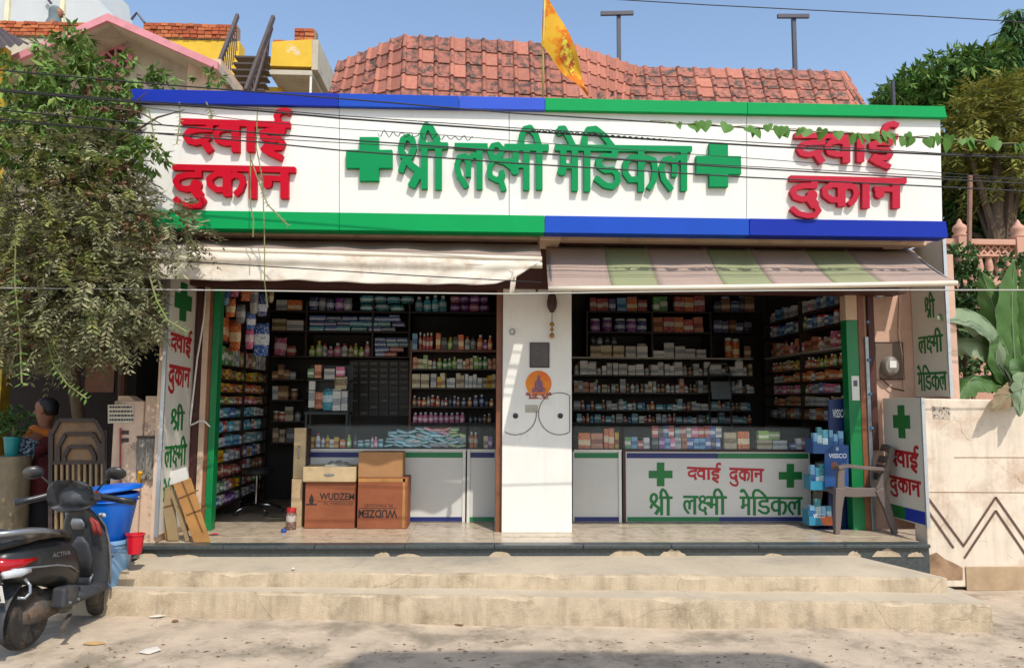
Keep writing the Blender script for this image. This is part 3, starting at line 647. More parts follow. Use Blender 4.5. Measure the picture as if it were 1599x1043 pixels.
# ================================================================== HOUSES ON THE LEFT
m_brick = mat('brick', '#a4512f', .9, .18, 4, bump=.3, rand=True)
m_brick2 = mat('brick_pale', '#b5693f', .9, .18, 4, bump=.3, rand=True)
m_yel = mat('yellow_plaster', '#d3ab33', .85, .08, 4, c2='#cfc9ba', lo=.62, hi=.66, s2=1.6)
m_gable = mat('gable_plaster', '#b5ab98', .9, .1, 3, c2='#8d8270', lo=.5, hi=.75, s2=2)
m_pink = mat('pink_trim', '#c9858c', .8, .12, 5, c2='#a77a74', lo=.55, hi=.7, s2=4)
m_pale = mat('pale_wall', '#b9bdbd', .85, .05, 2)
bmesh_ = None
def brick_me(m):
    return G().box(-.5, .5, 0, 1, 0, 1).mesh('brick', m)
bms = [brick_me(m_brick), brick_me(m_brick2)]
def bricks(parent, px0, px1, pyt, pyb, Y, nc, courses, seed):
    rs = random.Random(seed); a = P(px0, pyb, Y); b = P(px1, pyb, Y); zt = P((px0 + px1) / 2, pyt, Y).z
    wd = (b.x - a.x) / nc; ht = (zt - a.z) / courses
    for j in range(courses):
        x = a.x - (wd * .5 if j % 2 else 0); 
        while x < b.x - .02:
            w_ = wd * rs.choice((1, 1, 1, .55)); x0 = max(x, a.x); x1 = min(x + w_, b.x); x += w_
            if x1 - x0 < .04: continue
            o = bpy.data.objects.new('brick', rs.choice(bms)); COL.objects.link(o); attach(o, parent)
            o.location = ((x0 + x1) / 2 + 0, Y + rs.uniform(-.015, .012), a.z + j * ht); o.scale = (x1 - x0 - .014, .2, ht - .014)
            o.rotation_euler = (0, rs.uniform(-.02, .02), 0)
    G().box(a.x, b.x - .005, Y + .03, Y + .19, a.z - .02, zt - .02).obj('mortar', mat('mortar', '#8d7b66', .95), parent)
hb = thing('yellow_house', 'yellow plastered house with a bare brick parapet behind the pink gable', 'house', P(300, 140, 13.2))
bricks(hb, -30, 136, 33, 53, 13.0, 13, 4, 1); bricks(hb, 222, 370, 36, 57, 13.0, 13, 4, 2)
a = P(222, 57, 13.0); b = P(372, 57, 13.0)
a = P(226, 57.5, 13.0); b = P(373, 57.5, 13.0)
G().box(a.x, b.x, 13.04, 13.35, 2, a.z - .025).obj('wall', m_yel, hb)
a = P(-30, 53.5, 13.0); b = P(135, 53.5, 13.0); G().box(a.x, b.x, 13.05, 13.35, 2, a.z - .025).obj('wall', m_gable, hb)
# block on the right with its canopy slab
Yb = 11.6; q = lambda x, y, Y=Yb: P(x, y, Y)
pts = [q(425, 66), q(448, 64), q(487, 62), q(487, 105), q(422, 103)]
G().prism(pts, (0, .35, 0)).obj('balcony_front', m_yel, hb)
tl = q(487, 62); bl = q(487, 107); G().prism([(tl.x + .004, Yb + .01, bl.z - .02), (tl.x + .004, 14.6, bl.z - .02), (tl.x + .004, 14.6, tl.z), (tl.x + .004, Yb + .01, tl.z)], (.1, 0, 0)).obj('balcony_side', m_gable, hb)
s0 = q(421, 107); s1 = q(487, 107); G().box(s0.x, s1.x, Yb + .02, 14.6, s0.z - .09, s0.z - .012).obj('balcony_slab', m_gable, hb)
p_ = q(424, 130); G().box(p_.x - .45, p_.x + .02, Yb + .5, 14, 2, s0.z - .095).obj('wall', m_yel, hb)
p_ = q(484, 130); G().cyl((p_.x, Yb + .05, 3), (p_.x, Yb + .05, s0.z - .09), .02).obj('drain_pipe', m_white, hb)
bricks(hb, 459, 493, 44, 62, Yb + .05, 2.2, 3, 5)
bricks(hb, 426, 446, 61, 68, Yb + .05, 1.3, 1, 6)
# steel stair
stair = thing('steel_stair', 'rusty steel stair with thin balusters climbing beside the yellow block', 'stair', P(385, 145, 11.2))
m_rust = mat('rusty_steel', '#4d4240', .7, .2, 10)
for k in range(7):
    t = k / 6; Y = 11.0 + t * 1.2; a = P(352 + 14 * t, 148 - 61 * t, Y); b = P(410 + 12 * t, 148 - 61 * t, Y)
    G().box(a.x, b.x, Y, Y + .22, a.z - .03, a.z).obj('tread', m_rust, stair)
for (xa_, ya_), (xb_, yb_) in (((343, 97), (371, 25)), ((384, 142), (427, 27)), ((336, 99), (362, 145))):
    Ya, Yb_ = (11.0, 11.9) if xb_ > xa_ and yb_ < ya_ else (11.0, 10.9)
    G().bar(P(xa_, ya_, Ya), P(xb_, yb_, Yb_), .05, .07).obj('handrail', m_rust, stair)
for k in range(9):
    t = k / 8; a = P(392 + 30 * t, 136 - 92 * t, 11.1 + .7 * t); b = P(394 + 24 * t, 150 - 60 * t, 11.1 + .7 * t); G().cyl(a, b, .012, n=5).obj('baluster', m_rust, stair)
    a = P(346 + 22 * t, 90 - 52 * t, 11.1 + .7 * t); b = P(350 + 20 * t, 140 - 60 * t, 11.1 + .7 * t); G().cyl(a, b, .010, n=5).obj('baluster', m_rust, stair)
a = P(395, 148, 11.0); b = P(425, 44, 11.9); G().bar(a, b, .03, .04).obj('handrail', m_rust, stair)
# gabled house front
gh = thing('gabled_house', 'cream gabled house with pink eaves and a pink wheel vent', 'house', P(160, 400, 9.6))
Yg = 9.4
ap, rt, lf = P(168, 21, Yg), P(340, 97, Yg), P(-40, 112, Yg); th = Vector((0, 0, -.10))
G().prism([ap, rt, rt + th, ap + th], (0, .06, 0)).obj('eave_trim', m_pink, gh); G().prism([ap, lf, lf + th, ap + th], (0, .06, 0)).obj('eave_trim', m_pink, gh)
for e in (rt, lf):
    G().prism([ap + Vector((0, .061, 0)), e + Vector((0, .061, 0)), e + th + Vector((0, .061, 0)), ap + th + Vector((0, .061, 0))], (0, 1.9, 0)).obj('roof_slab', m_gable, gh)
ws = [P(168, 34, Yg + .6), P(330, 105, Yg + .6), P(330, 420, Yg + .6), P(-60, 420, Yg + .6), P(-60, 120, Yg + .6)]
G().prism(ws, (0, .15, 0)).obj('gable_wall', m_gable, gh)
c = P(181, 96, Yg + .58); vent = None
ring = G()
for k in range(28):
    a0, a1 = 2 * math.pi * k / 28, 2 * math.pi * (k + 1) / 28
    f = lambda r, a_: Vector((c.x + r * math.cos(a_), Yg + .56, c.z + r * math.sin(a_)))
    ring.prism([f(.17, a0), f(.235, a0), f(.235, a1), f(.17, a1)], (0, .04, 0))
vent = ring.obj('wheel_vent', m_pink, gh)
G().lathe([(.17, 0), (.17, .01)], 24, c=(c.x, Yg + .598, c.z), M=Matrix.Rotation(R(90), 3, 'X')).obj('vent_recess', m_dkbrown, vent)
for k in range(8):
    a_ = 2 * math.pi * k / 8; d = Vector((math.cos(a_), 0, math.sin(a_))); cc = Vector((c.x, Yg + .575, c.z))
    G().bar(cc + d * .03, cc + d * .18, .03, .045, up=Vector((0, 1, 0))).obj('spoke', m_pink, vent)
G().lathe([(.05, 0), (.05, .04)], 14, c=(c.x, Yg + .595, c.z), M=Matrix.Rotation(R(90), 3, 'X')).obj('hub', m_pink, vent)
for x0, y0, x1, y1, m in ((295, 101, 317, 129, m_pink), (35, 104, 58, 112, m_pink), (0, 125, 20, 150, mat('orange_paint', '#d9762f', .8)), (20, 130, 40, 150, mat('violet_paint', '#6a6aa8', .8)),
                          (0, 150, 36, 160, mat('red_tile', '#a82f35', .7)), (36, 158, 62, 190, m_pink)):
    a = P(x0, y1, Yg + .57); b = P(x1, y0, Yg + .57); G().box(a.x, b.x, Yg + .57, Yg + .598, a.z, b.z).obj('painted_panel', m, gh)
a = P(303, 100, Yg + .5); b = P(352, 136, Yg + .5); G().box(a.x, b.x, Yg + .3, Yg + 1.2, 3.0, a.z - .02).obj('side_wall', m_cream, gh)
# porch: dark opening, roof, beam, pole, hanging cloths
a = P(-80, 440, 8.3); b = P(246, 440, 8.3)
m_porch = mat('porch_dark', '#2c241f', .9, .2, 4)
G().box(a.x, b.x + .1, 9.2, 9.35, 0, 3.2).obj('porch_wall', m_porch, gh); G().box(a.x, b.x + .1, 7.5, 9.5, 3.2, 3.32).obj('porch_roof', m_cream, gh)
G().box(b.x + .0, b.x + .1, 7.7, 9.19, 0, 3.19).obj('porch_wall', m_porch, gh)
z_ = P(100, 560, 7.9).z; G().box(a.x, b.x, 7.9, 7.98, z_, z_ + .1).obj('porch_beam', mat('old_timber', '#4f3e31', .8, .2, 8), gh)
a = P(195, 660, 7.6); b = P(195, 450, 7.6); G().cyl((a.x, 7.6, .3), b, .045, n=8).obj('porch_pole', mat('pole_brown', '#54392d', .7, .2, 6), gh)
a = P(132, 612, 8.6); b = P(180, 560, 8.6); G().box(a.x, b.x, 8.6, 8.63, a.z, b.z).obj('wall_panel', m_wood, gh)
a = P(0, 700, 7.7); b = P(9, 500, 7.7); G().box(a.x - .3, b.x, 7.7, 7.85, 0, 3.18).obj('porch_post', mat('ochre_paint', '#8f7a1f', .7, .2, 5), gh)
m_rcl = mat('red_cloth', '#a8331d', .85, .15, 8)
for px, py, w_, h_ in ((45, 530, 40, 34), (160, 536, 34, 30), (110, 530, 36, 26)):
    p = P(px, py, 7.82); wd = w_ * MPP(7.82); hh = h_ * MPP(7.82)
    o = G().grid(lambda u, v: Vector((p.x + (u - .5) * wd, p.y + .03 * math.sin(u * 14) * (.3 + v), p.z + hh / 2 - v * hh * (1 + .15 * math.sin(u * 7)))), 16, 6).obj('hanging_cloth', m_rcl, gh, smooth=True, solid=.004)
# far pale building with a rounded corner
fb = thing('pale_building', 'tall pale grey building with a sloping edge behind the brick parapet', 'building', P(60, 200, 17))
pts = [P(-60, -60, 17), P(138, -60, 17), P(150, -4, 17), P(158, 10, 17), P(167, 24, 17), P(172, 60, 17), P(172, 300, 17), P(-60, 300, 17)]
G().prism(pts, (0, 2, 0)).obj('wall', m_pale, fb)
for px in (11, 97): p = P(px, 36, 16.98); G().box(p.x - .05, p.x + .05, 16.93, 16.998, p.z - 3, p.z + 3).obj('drain_pipe', mat('cream_pipe', '#d5cfae', .6), fb)
G().bar(P(72, -4, 16.9), P(80, 6, 16.9), .04, .05).obj('bracket', m_steel, fb)
# canopy at the far left
dk = thing('tin_canopy', 'dark corrugated tin canopy at the foot of the brick parapet', 'canopy', P(10, 80, 9.0))
a, b, c_, d_ = P(-40, 30, 10.0), P(0, 44, 10.0), P(46, 68, 8.9), P(-60, 84, 8.9)
def cor(u, v):
    p = a.lerp(b, u).lerp(d_.lerp(c_, u), v); p.z += .02 * math.sin(u * 50); return p
G().grid(cor, 40, 3).obj('sheet', m_rust, dk, solid=.004)
a = P(0, 72, 9.2); G().box(a.x - .4, a.x + .05, 9.2, 9.35, 3.0, a.z).obj('support_wall', m_yel, dk)
# small television bracket on the ridge
G().tube([P(205, 31, 10.5), P(214, 20, 10.5), P(226, 36, 10.5)], .02, 5).obj('aerial_bracket', m_steel, gh)

# ---- low wall, gate post and plaque left of the shop
lw = thing('gate_pillar_wall', 'peeling pink gate pillar and low wall beside the tall side board', 'wall', P(200, 850, 6.9))
m_peel = mat('peeling_plaster', '#c4a78d', .9, .12, 5, bump=.4, c2='#7a6b58', lo=.54, hi=.66, s2=6, streak=.2)
a = P(166, 850, 6.83); b = P(213, 850, 6.83); G().box(a.x, b.x, 6.83, 7.13, .0, P(190, 626, 6.83).z).obj('pillar', m_peel, lw, bevel=.01)
c_ = P(252, 850, 6.83); G().box(b.x + .002, c_.x - .05, 6.85, 7.05, .0, P(230, 618, 6.85).z).obj('low_wall', m_peel, lw, bevel=.01)
cp = [P(178, 626, 6.83), P(185, 618, 6.9), P(200, 618, 6.9), P(207, 626, 6.83)]
G().prism([(p.x, 6.9, p.z) for p in cp], (0, .16, 0)).obj('pillar_cap', m_peel, lw)
G().cyl(Vector((P(187, 810, 6.8).x, 6.81, P(187, 810, 6.8).z)), P(188, 668, 6.815), .008, n=6).obj('red_pipe', mat('red_pipe_paint', '#8c2a2a', .5), lw)
pq = [P(169, 632, 6.825), P(209, 631, 6.825), P(209, 660, 6.825), P(169, 661, 6.825)]
pl = G().prism([(p.x, 6.818, p.z) for p in pq], (0, .012, 0)).obj('name_plaque', mat('plaque', '#b9ad97', .7, .1, 8), lw)
rs = random.Random(9)
for k in range(4):
    x = 171
    while x < 205:
        w_ = rs.uniform(2, 5); p = P(x, 635.5 + k * 6.6, 6.816); q_ = P(x + w_, 635.5 + k * 6.6, 6.816); G().bar(p, q_, .003, .016).obj('inscription', mat('ink', '#2b2723', .7), pl); x += w_ + 1.2
for py in (675, 687): p = P(195, py, 6.82); G().box(p.x - .03, p.x + .03, 6.822, 6.835, p.z - .018, p.z + .018).obj('letter_slot', m_dkbrown, lw)
# ornamental iron gate
gt = thing('iron_gate', 'tan sheet-metal gate with stepped geometric ribs and a slatted lower half', 'gate', P(120, 850, 6.95))
Yt = 6.95; m_gt = mat('gate_tan', '#7d5f40', .6, .15, 6, c2='#5a4632', lo=.5, hi=.7, s2=5); m_gd = mat('gate_dark', '#3b2f28', .6, .2, 8); m_gl = mat('gate_light', '#8d7654', .6, .15, 7)
gp = lambda x, y: P(x, y, Yt)
def octo(x0, x1, y0, y1, ch): return [(x0, y1), (x0, y0 + ch), (x0 + ch * .55, y0), (x1 - ch * .55, y0), (x1, y0 + ch), (x1, y1)]
G().prism([gp(*p) for p in octo(82, 163, 656, 720, 22)], (0, .02, 0)).obj('sheet', m_gt, gt)
for k, (x0, x1, y0, y1, ch) in enumerate(((82, 163, 656, 720, 22), (93, 158, 677, 720, 20), (102, 149, 697, 720, 14))):
    q_ = [gp(*p) - Vector((0, .012, 0)) for p in octo(x0, x1, y0, y1, ch)]
    for i in range(5): G().bar(q_[i], q_[i + 1], .03, .034).obj('rib', m_gd, gt)
G().bar(gp(79, 722), gp(166, 721), .03, .035).obj('rail', m_gd, gt); G().bar(gp(79, 830), gp(166, 830), .03, .05).obj('rail', m_gd, gt)
for x in (80, 165): G().bar(gp(x, 672), gp(x, 838), .035, .035, up=Vector((0, 1, 0))).obj('stile', m_gd, gt)
for k in range(9): x = 88 + k * 9; G().bar(gp(x, 723), gp(x, 830), .02, .024, up=Vector((0, 1, 0))).obj('slat', m_gl, gt)
# frayed coir mop hung on the low wall and a yellow pole
mp = thing('hanging_mop', 'grey frayed rag mop hanging flat against the low wall', 'mop', P(226, 750, 6.83)); g = G(); rs = random.Random(3)
for k in range(170):
    x = 215 + rs.random() * 28; y1 = 728 + rs.random() * 22; p = [P(x + rs.uniform(-1, 1), 682 + rs.uniform(-1, 3), 6.835)]
    for t in (1, 2, 3): p.append(P(x + rs.uniform(-2.2, 2.2), 682 + (y1 - 682) * t / 3, 6.83 - rs.random() * .03))
    g.tube(p, .006, 4, cap=False)
g.obj('strands', mat('grey_rag', '#7b7468', .95, .25, 30, island=.3), mp)
G().bar(P(214, 682, 6.82), P(244, 682, 6.82), .02, .02).obj('head', m_gd, mp)
tag(G().cyl(PZ(203, 850, .33), P(219, 737, 6.79), .019, n=8).obj('yellow_pole', mat('yellow_plastic', '#d99a12', .5)), 'yellow plastic pole leaning on the low wall above the red mug', 'pole')
# ================================================================== SHELVING, COUNTERS AND STOCK
COLS = {'white': ('#d8d6cf', '#8f959c'), 'cream': ('#d3c4a0', '#7d6a48'), 'red': ('#b3262a', '#e0d6c8'), 'orange': ('#d2601f', '#e8d9b0'), 'yellow': ('#d8b52a', '#a5442a'),
        'green': ('#3f8f3a', '#e3e6d2'), 'lime green': ('#7fae3a', '#e6e8c8'), 'teal': ('#1c8790', '#cfe4e4'), 'blue': ('#2455a4', '#dfe4ea'), 'dark blue': ('#1b2a66', '#c9cfe0'),
        'light blue': ('#7fb2d0', '#2a5f96'), 'purple': ('#7a2f8c', '#d9b8de'), 'pink': ('#c95b86', '#ead3dc'), 'black': ('#24242a', '#8a8a90'), 'brown': ('#6b4429', '#c8a57e'),
        'peach': ('#cf8f6c', '#8c4a34'), 'grey': ('#7d8084', '#c9cbcd'), 'cyan': ('#2fa0b5', '#d3ecf0')}
for k, (b_, a_) in COLS.items(): product_mat('pack ' + k, b_, a_)
CAPS = {k: mat('cap ' + k, c, .35, .03) for k, c in (('white', '#d8d8d4'), ('red', '#b02020'), ('blue', '#1d3f8c'), ('green', '#2d7d3a'), ('orange', '#d05a18'), ('black', '#202024'), ('yellow', '#d0a820'))}
TPL = {}
def tpl(kind):
    if kind in TPL: return TPL[kind]
    m0 = MATS['pack white']; cap = None
    if kind == 'carton': me = G().box(-.5, .5, -.5, .5, 0, 1).mesh('carton', m0)
    elif kind == 'bottle':
        me = G().lathe([(.42, 0), (.5, .03), (.5, .58), (.44, .70), (.22, .80), (.2, .84)], 12).mesh('bottle', m0, True); me.set_sharp_from_angle(angle=R(50))
        cap = G().lathe([(.25, .83), (.26, .84), (.26, .98), (.22, 1.0)], 10).mesh('cap', CAPS['white'], True); cap.set_sharp_from_angle(angle=R(50))
    elif kind == 'jar':
        me = G().lathe([(.46, 0), (.5, .03), (.5, .80), (.42, .86)], 14).mesh('jar', m0, True); me.set_sharp_from_angle(angle=R(50))
        cap = G().lathe([(.46, .855), (.47, .86), (.47, .99), (.44, 1.0)], 14).mesh('lid', CAPS['white'], True); cap.set_sharp_from_angle(angle=R(50))
    elif kind == 'tube':
        rings = []
        for z, rx, ry in ((0, .26, .26), (.14, .26, .26), (.16, .46, .44), (.55, .48, .3), (.9, .5, .1), (1, .5, .03)):
            rings.append([(rx * math.cos(2 * math.pi * i / 12), ry * math.sin(2 * math.pi * i / 12), z) for i in range(12)])
        me = G().loft(rings).mesh('squeeze_tube', m0, True); me.set_sharp_from_angle(angle=R(60))
    elif kind == 'pouch':
        def pf(u, v):
            e = (1 - (2 * u - 1) ** 4) * (1 - (2 * v - 1) ** 6); return Vector(((u - .5) * (1 - .06 * math.sin(v * 9)), -.5 * e ** .6, v * (1 - .04 * math.sin(u * 7) ** 2)))
        g = G().grid(pf, 8, 8); g2 = G().grid(lambda u, v: Vector((pf(u, v).x, -pf(u, v).y, pf(u, v).z)), 8, 8); g.add(g2.v, g2.f)
        me = g.mesh('pouch', m0, True)
    TPL[kind] = (me, cap); return TPL[kind]
NAMES = {'carton': ('medicine_carton', 'carton'), 'bottle': ('bottle', 'bottle'), 'jar': ('jar', 'jar'), 'tube': ('squeeze_tube', 'tube'), 'pouch': ('pouch_pack', 'pouch')}
CAPOF = {'white': 'red', 'red': 'white', 'orange': 'white', 'blue': 'white', 'dark blue': 'white', 'green': 'white', 'brown': 'white', 'pink': 'white', 'purple': 'white', 'black': 'black', 'teal': 'white', 'yellow': 'green', 'cream': 'orange', 'lime green': 'yellow', 'light blue': 'blue', 'grey': 'black', 'peach': 'white', 'cyan': 'white'}
NITEM = [0]; LASTH = [0]
def item(kind, color, base, wd, dp, ht, where, rz=0, rx=0, ry=0, word=None, adj='', plain=False):
    me, cap = tpl(kind); nm, cat = NAMES[kind]; NITEM[0] += 1; LASTH[0] = ht
    if kind == 'carton': nm = 'cosmetic_box' if 'side shelving' in where else 'boxed_product' if 'glass case' in where else nm
    o = bpy.data.objects.new(nm, me); COL.objects.link(o); o.location = base; o.scale = (wd, dp, ht); o.rotation_euler = (rx, ry, rz)
    s = o.material_slots[0]; s.link = 'OBJECT'; s.material = MATS['pack ' + color]
    w_ = word or {'carton': 'small carton', 'bottle': 'bottle', 'jar': 'round tub', 'tube': 'squeeze tube', 'pouch': 'soft pack'}[kind]
    lab = ('%s%s %s %s' % (adj + ' ' if adj else '', color, w_, where)); tag(o, lab, cat, '%ss %s' % (w_, where))
    if cap:
        c = bpy.data.objects.new('cap' if kind == 'bottle' else 'lid', cap); COL.objects.link(c); c.parent = o
        s = c.material_slots[0]; s.link = 'OBJECT'; s.material = CAPS[CAPOF[color]]
    return o
def row(px0, px1, py, Y, specs, where, seed, gap=1.0, jit=.02, dp=.09):
    """stock standing along a shelf: specs = [(kind, colours, (wmin, wmax), (hmin, hmax))] in photo pixels at that depth"""
    rs = random.Random(seed); x = px0; k = MPP(Y)
    while True:
        kind, cl, wr, hr = rs.choice(specs); w_ = rs.uniform(*wr)
        if x + w_ > px1: break
        p = P(x + w_ / 2, py, Y); zb = P((px0 + px1) / 2, py, Y).z
        item(kind, rs.choice(cl), (p.x, Y + rs.uniform(0, jit), zb + .0015), w_ * k * .97, min(dp, max(.03, w_ * k)) if kind != 'carton' else dp, rs.uniform(*hr) * k, where, rz=rs.uniform(-.18, .18), ry=rs.choice((0, 0, 0, rs.uniform(-.06, .06))))
        if kind == 'carton' and rs.random() < .22 and hr[1] < 24:      # a small pack lying on top
            h0 = rs.uniform(2.5, 4.5) * k; lo_ = bpy.data.objects[-1] if False else None
            item('carton', rs.choice(cl), (p.x + rs.uniform(-.01, .01), Y + .02, zb + .0025 + LASTH[0]), w_ * k * rs.uniform(.7, .95), dp * .8, h0, where, rz=rs.uniform(-.3, .3), adj='flat')
        x += w_ + rs.uniform(0, gap)
def rowy(X, y0, y1, z, specs, where, seed, face, gap=.006, dp=.09):
    """stock along a side wall, running in depth; sizes in metres"""
    rs = random.Random(seed); y = y0
    while True:
        kind, cl, wr, hr = rs.choice(specs); w_ = rs.uniform(*wr)
        if y + w_ > y1: break
        item(kind, rs.choice(cl), (X + face * rs.uniform(.0, .03), y + w_ / 2, z + .0015), w_ * .97, dp if kind == 'carton' else min(dp, w_), rs.uniform(*hr), where, rz=R(90) + rs.uniform(-.06, .06))
        y += w_ + rs.uniform(0, gap)
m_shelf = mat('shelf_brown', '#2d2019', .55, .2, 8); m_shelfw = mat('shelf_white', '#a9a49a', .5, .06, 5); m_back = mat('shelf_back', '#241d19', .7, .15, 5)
xiL = xl - .36; xiR = xr + .33
# --- back shelving of the right bay
YB = 10.05
u = thing('back_shelving', 'dark shelving along the back wall of the right bay, one white shelf', 'shelving', (2.5, 10.4, ZF))
x0, x1 = xb - .1, xiR - .02
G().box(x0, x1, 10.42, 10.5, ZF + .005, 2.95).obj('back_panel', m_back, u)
upper = [487, 519]; low = [586, 613, 640, 660, 685]
lev = {}
for py in upper + [558.5] + low:
    z = P(1040, py, YB).z; xe = P(1110, py, YB).x if py in upper else x1 - .35
    xs = P(916, py, YB).x if py in upper else x0 + .01
    G().box(xs, xe, YB - .06, 10.418, z - .022, z).obj('shelf', m_shelfw if py == 558.5 else m_shelf, u); lev[py] = z
for px in (916, 1017, 1108):
    p = P(px, 500, YB); G().box(p.x - .012, p.x + .012, YB - .05, 10.417, P(1040, 558, YB).z + .003, 2.9).obj('upright', m_shelf, u)
wR = 'on right bay back wall, %s'
row(921, 962, 487, YB, [('carton', ['red', 'dark blue', 'orange'], (8, 11), (19, 24))], wR % 'top shelf', 1)
row(963, 1016, 487, YB, [('carton', ['orange', 'red'], (14, 18), (18, 22)), ('carton', ['light blue'], (14, 17), (21, 24))], wR % 'top shelf', 12)
row(1019, 1051, 487, YB, [('carton', ['lime green', 'green'], (10, 12), (20, 24))], wR % 'top shelf', 2)
row(1052, 1106, 487, YB, [('carton', ['red', 'orange'], (14, 17), (20, 25))], wR % 'top shelf', 3)
row(921, 1016, 519, YB, [('jar', ['dark blue', 'dark blue', 'purple'], (15, 18), (20, 23))], wR % 'second shelf', 4, gap=4, dp=.15)
row(1019, 1106, 519, YB, [('carton', ['red', 'orange', 'peach'], (14, 17), (19, 24))], wR % 'second shelf', 5)
row(921, 1016, 558.5, YB, [('carton', ['white', 'cream'], (16, 18), (17, 20))], wR % 'white shelf', 6, gap=2)
row(921, 972, 538, YB + .1, [('jar', ['black', 'grey'], (9, 11), (11, 13))], wR % 'stacked above the white shelf', 61, gap=3)
row(1019, 1105, 558.5, YB, [('carton', ['white', 'blue', 'light blue', 'white'], (12, 20), (14, 30)), ('carton', ['white'], (12, 18), (10, 16))], wR % 'white shelf', 7)
row(1132, 1160, 558.5, YB, [('jar', ['orange'], (10, 14), (24, 34)), ('carton', ['white'], (10, 12), (15, 18))], wR % 'white shelf', 8)
G().box(P(921, 538, YB).x, P(975, 538, YB).x, YB + .02, 10.41, P(940, 538, YB).z - .015, P(940, 538, YB).z).obj('shelf', m_shelf, u)
wht = [('carton', ['white', 'white', 'white', 'cream', 'light blue'], (5, 10), (14, 21)), ('bottle', ['white', 'white', 'brown'], (6, 9), (12, 18)), ('carton', ['white'], (9, 14), (14, 22))]
mix = [('carton', ['white', 'white', 'cream', 'grey', 'peach'], (5, 9), (10, 19)), ('bottle', ['white', 'brown', 'white'], (5, 8), (10, 15))]
dim = [('bottle', ['brown', 'red', 'orange', 'white', 'light blue'], (5, 8), (9, 15)), ('carton', ['white', 'grey', 'teal'], (6, 11), (8, 14))]
row(896, 1180, 586, YB, wht, wR % 'first shelf below the white one', 9)
row(896, 1180, 613, YB, mix, wR % 'second shelf below the white one', 10)
row(896, 1180, 640, YB, dim, wR % 'third shelf below the white one', 11)
row(900, 1180, 660, YB, dim, wR % 'fourth shelf below the white one', 13)
for py in (487, 519):
    z = P(1140, py, YB + .1).z; G().box(P(1110, py, YB + .1).x + .02, P(1182, py, YB + .1).x, YB + .06, 10.418, z - .02, z).obj('shelf', m_shelf, u)
    row(1114, 1180, py, YB + .12, [('pouch', ['dark blue', 'black', 'blue', 'grey'], (11, 17), (15, 24)), ('carton', ['dark blue', 'black', 'brown'], (9, 14), (14, 22))], wR % ('dim corner, upper shelf' if py == 487 else 'dim corner, lower shelf'), 160 + py)
row(1162, 1182, 558.5, YB, [('carton', ['dark blue', 'brown', 'grey'], (8, 11), (14, 26))], wR % 'white shelf', 166)
# --- side shelving of the right bay
s_ = thing('side_shelving', 'dark shelving receding along the right side wall, one white shelf', 'shelving', (xiR, 9, ZF))
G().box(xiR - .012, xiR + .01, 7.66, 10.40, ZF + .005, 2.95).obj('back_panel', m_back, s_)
xf = xiR - .22
zs = [P(1325, py, 7.6).z for py in (470, 500, 538, 568, 590, 612, 634, 658)]
for k, z in enumerate(zs): G().box(xf, xiR - .013, 7.68, 9.98, z - .02, z).obj('shelf', m_shelfw if k == 2 else m_shelf, s_)
for y in (7.665, 8.85, 9.99): G().box(xf + .005, xiR - .013, y - .012, y + .012, ZF + .01, 2.9).obj('upright', m_shelf, s_)
wS = 'on the right side shelving, %s'
sd = [[('bottle', ['white', 'pink', 'light blue', 'lime green'], (.05, .075), (.12, .18)), ('carton', ['white', 'light blue'], (.05, .08), (.12, .17))],
      [('jar', ['blue', 'light blue', 'white'], (.07, .09), (.12, .17)), ('bottle', ['white', 'teal', 'green'], (.05, .07), (.13, .18))],
      [('bottle', ['white', 'pink', 'red', 'cream', 'orange'], (.05, .07), (.13, .2)), ('carton', ['peach', 'pink', 'cream'], (.05, .07), (.12, .2))],
      [('bottle', ['lime green', 'orange', 'yellow', 'red'], (.045, .06), (.1, .15))], [('bottle', ['red', 'orange', 'white'], (.045, .06), (.09, .12)), ('carton', ['white', 'orange'], (.05, .08), (.08, .12))],
      [('carton', ['white', 'blue', 'pink'], (.045, .06), (.09, .12)), ('bottle', ['white', 'red', 'lime green'], (.04, .06), (.09, .12))],
      [('carton', ['white', 'peach', 'cream'], (.08, .12), (.09, .12)), ('bottle', ['brown', 'white'], (.05, .06), (.09, .12))],
      [('carton', ['white', 'brown', 'orange', 'grey'], (.08, .12), (.1, .14))]]
nm = ['top shelf', 'second shelf', 'white shelf', 'fourth shelf', 'fifth shelf', 'sixth shelf', 'seventh shelf', 'bottom shelf']
for k, z in enumerate(zs): rowy(xf + .07, 7.72, 9.9, z, sd[k], wS % nm[k], 40 + k, 1, gap=.03 if k < 4 else .05)
# --- left side shelving
s_ = thing('side_shelving', 'dark shelving crowded with small packs receding behind the left green jamb', 'shelving', (xiL, 9, ZF))
G().box(xiL - .02, xiL, 7.6, 9.75, ZF + .005, 2.95).obj('back_panel', m_back, s_)
xf = xiL + .30
zl = [P(336, py, 7.6).z for py in (529, 567, 590, 611, 631, 653, 677, 701, 726, 751, 775, 796)]
for k, z in enumerate(zl): G().box(xiL + .001, xf, 7.62, 9.5, z - .018, z).obj('shelf', m_shelf, s_)
for y in (7.605, 8.6, 9.51): G().box(xiL + .001, xf - .01, y - .012, y + .012, ZF + .01, 2.9).obj('upright', m_shelf, s_)
wL = 'on the left side shelving, %s'
nl = ['second shelf', 'third shelf', 'fourth shelf', 'fifth shelf', 'sixth shelf', 'seventh shelf', 'eighth shelf', 'ninth shelf', 'tenth shelf', 'eleventh shelf', 'twelfth shelf', 'floor shelf']
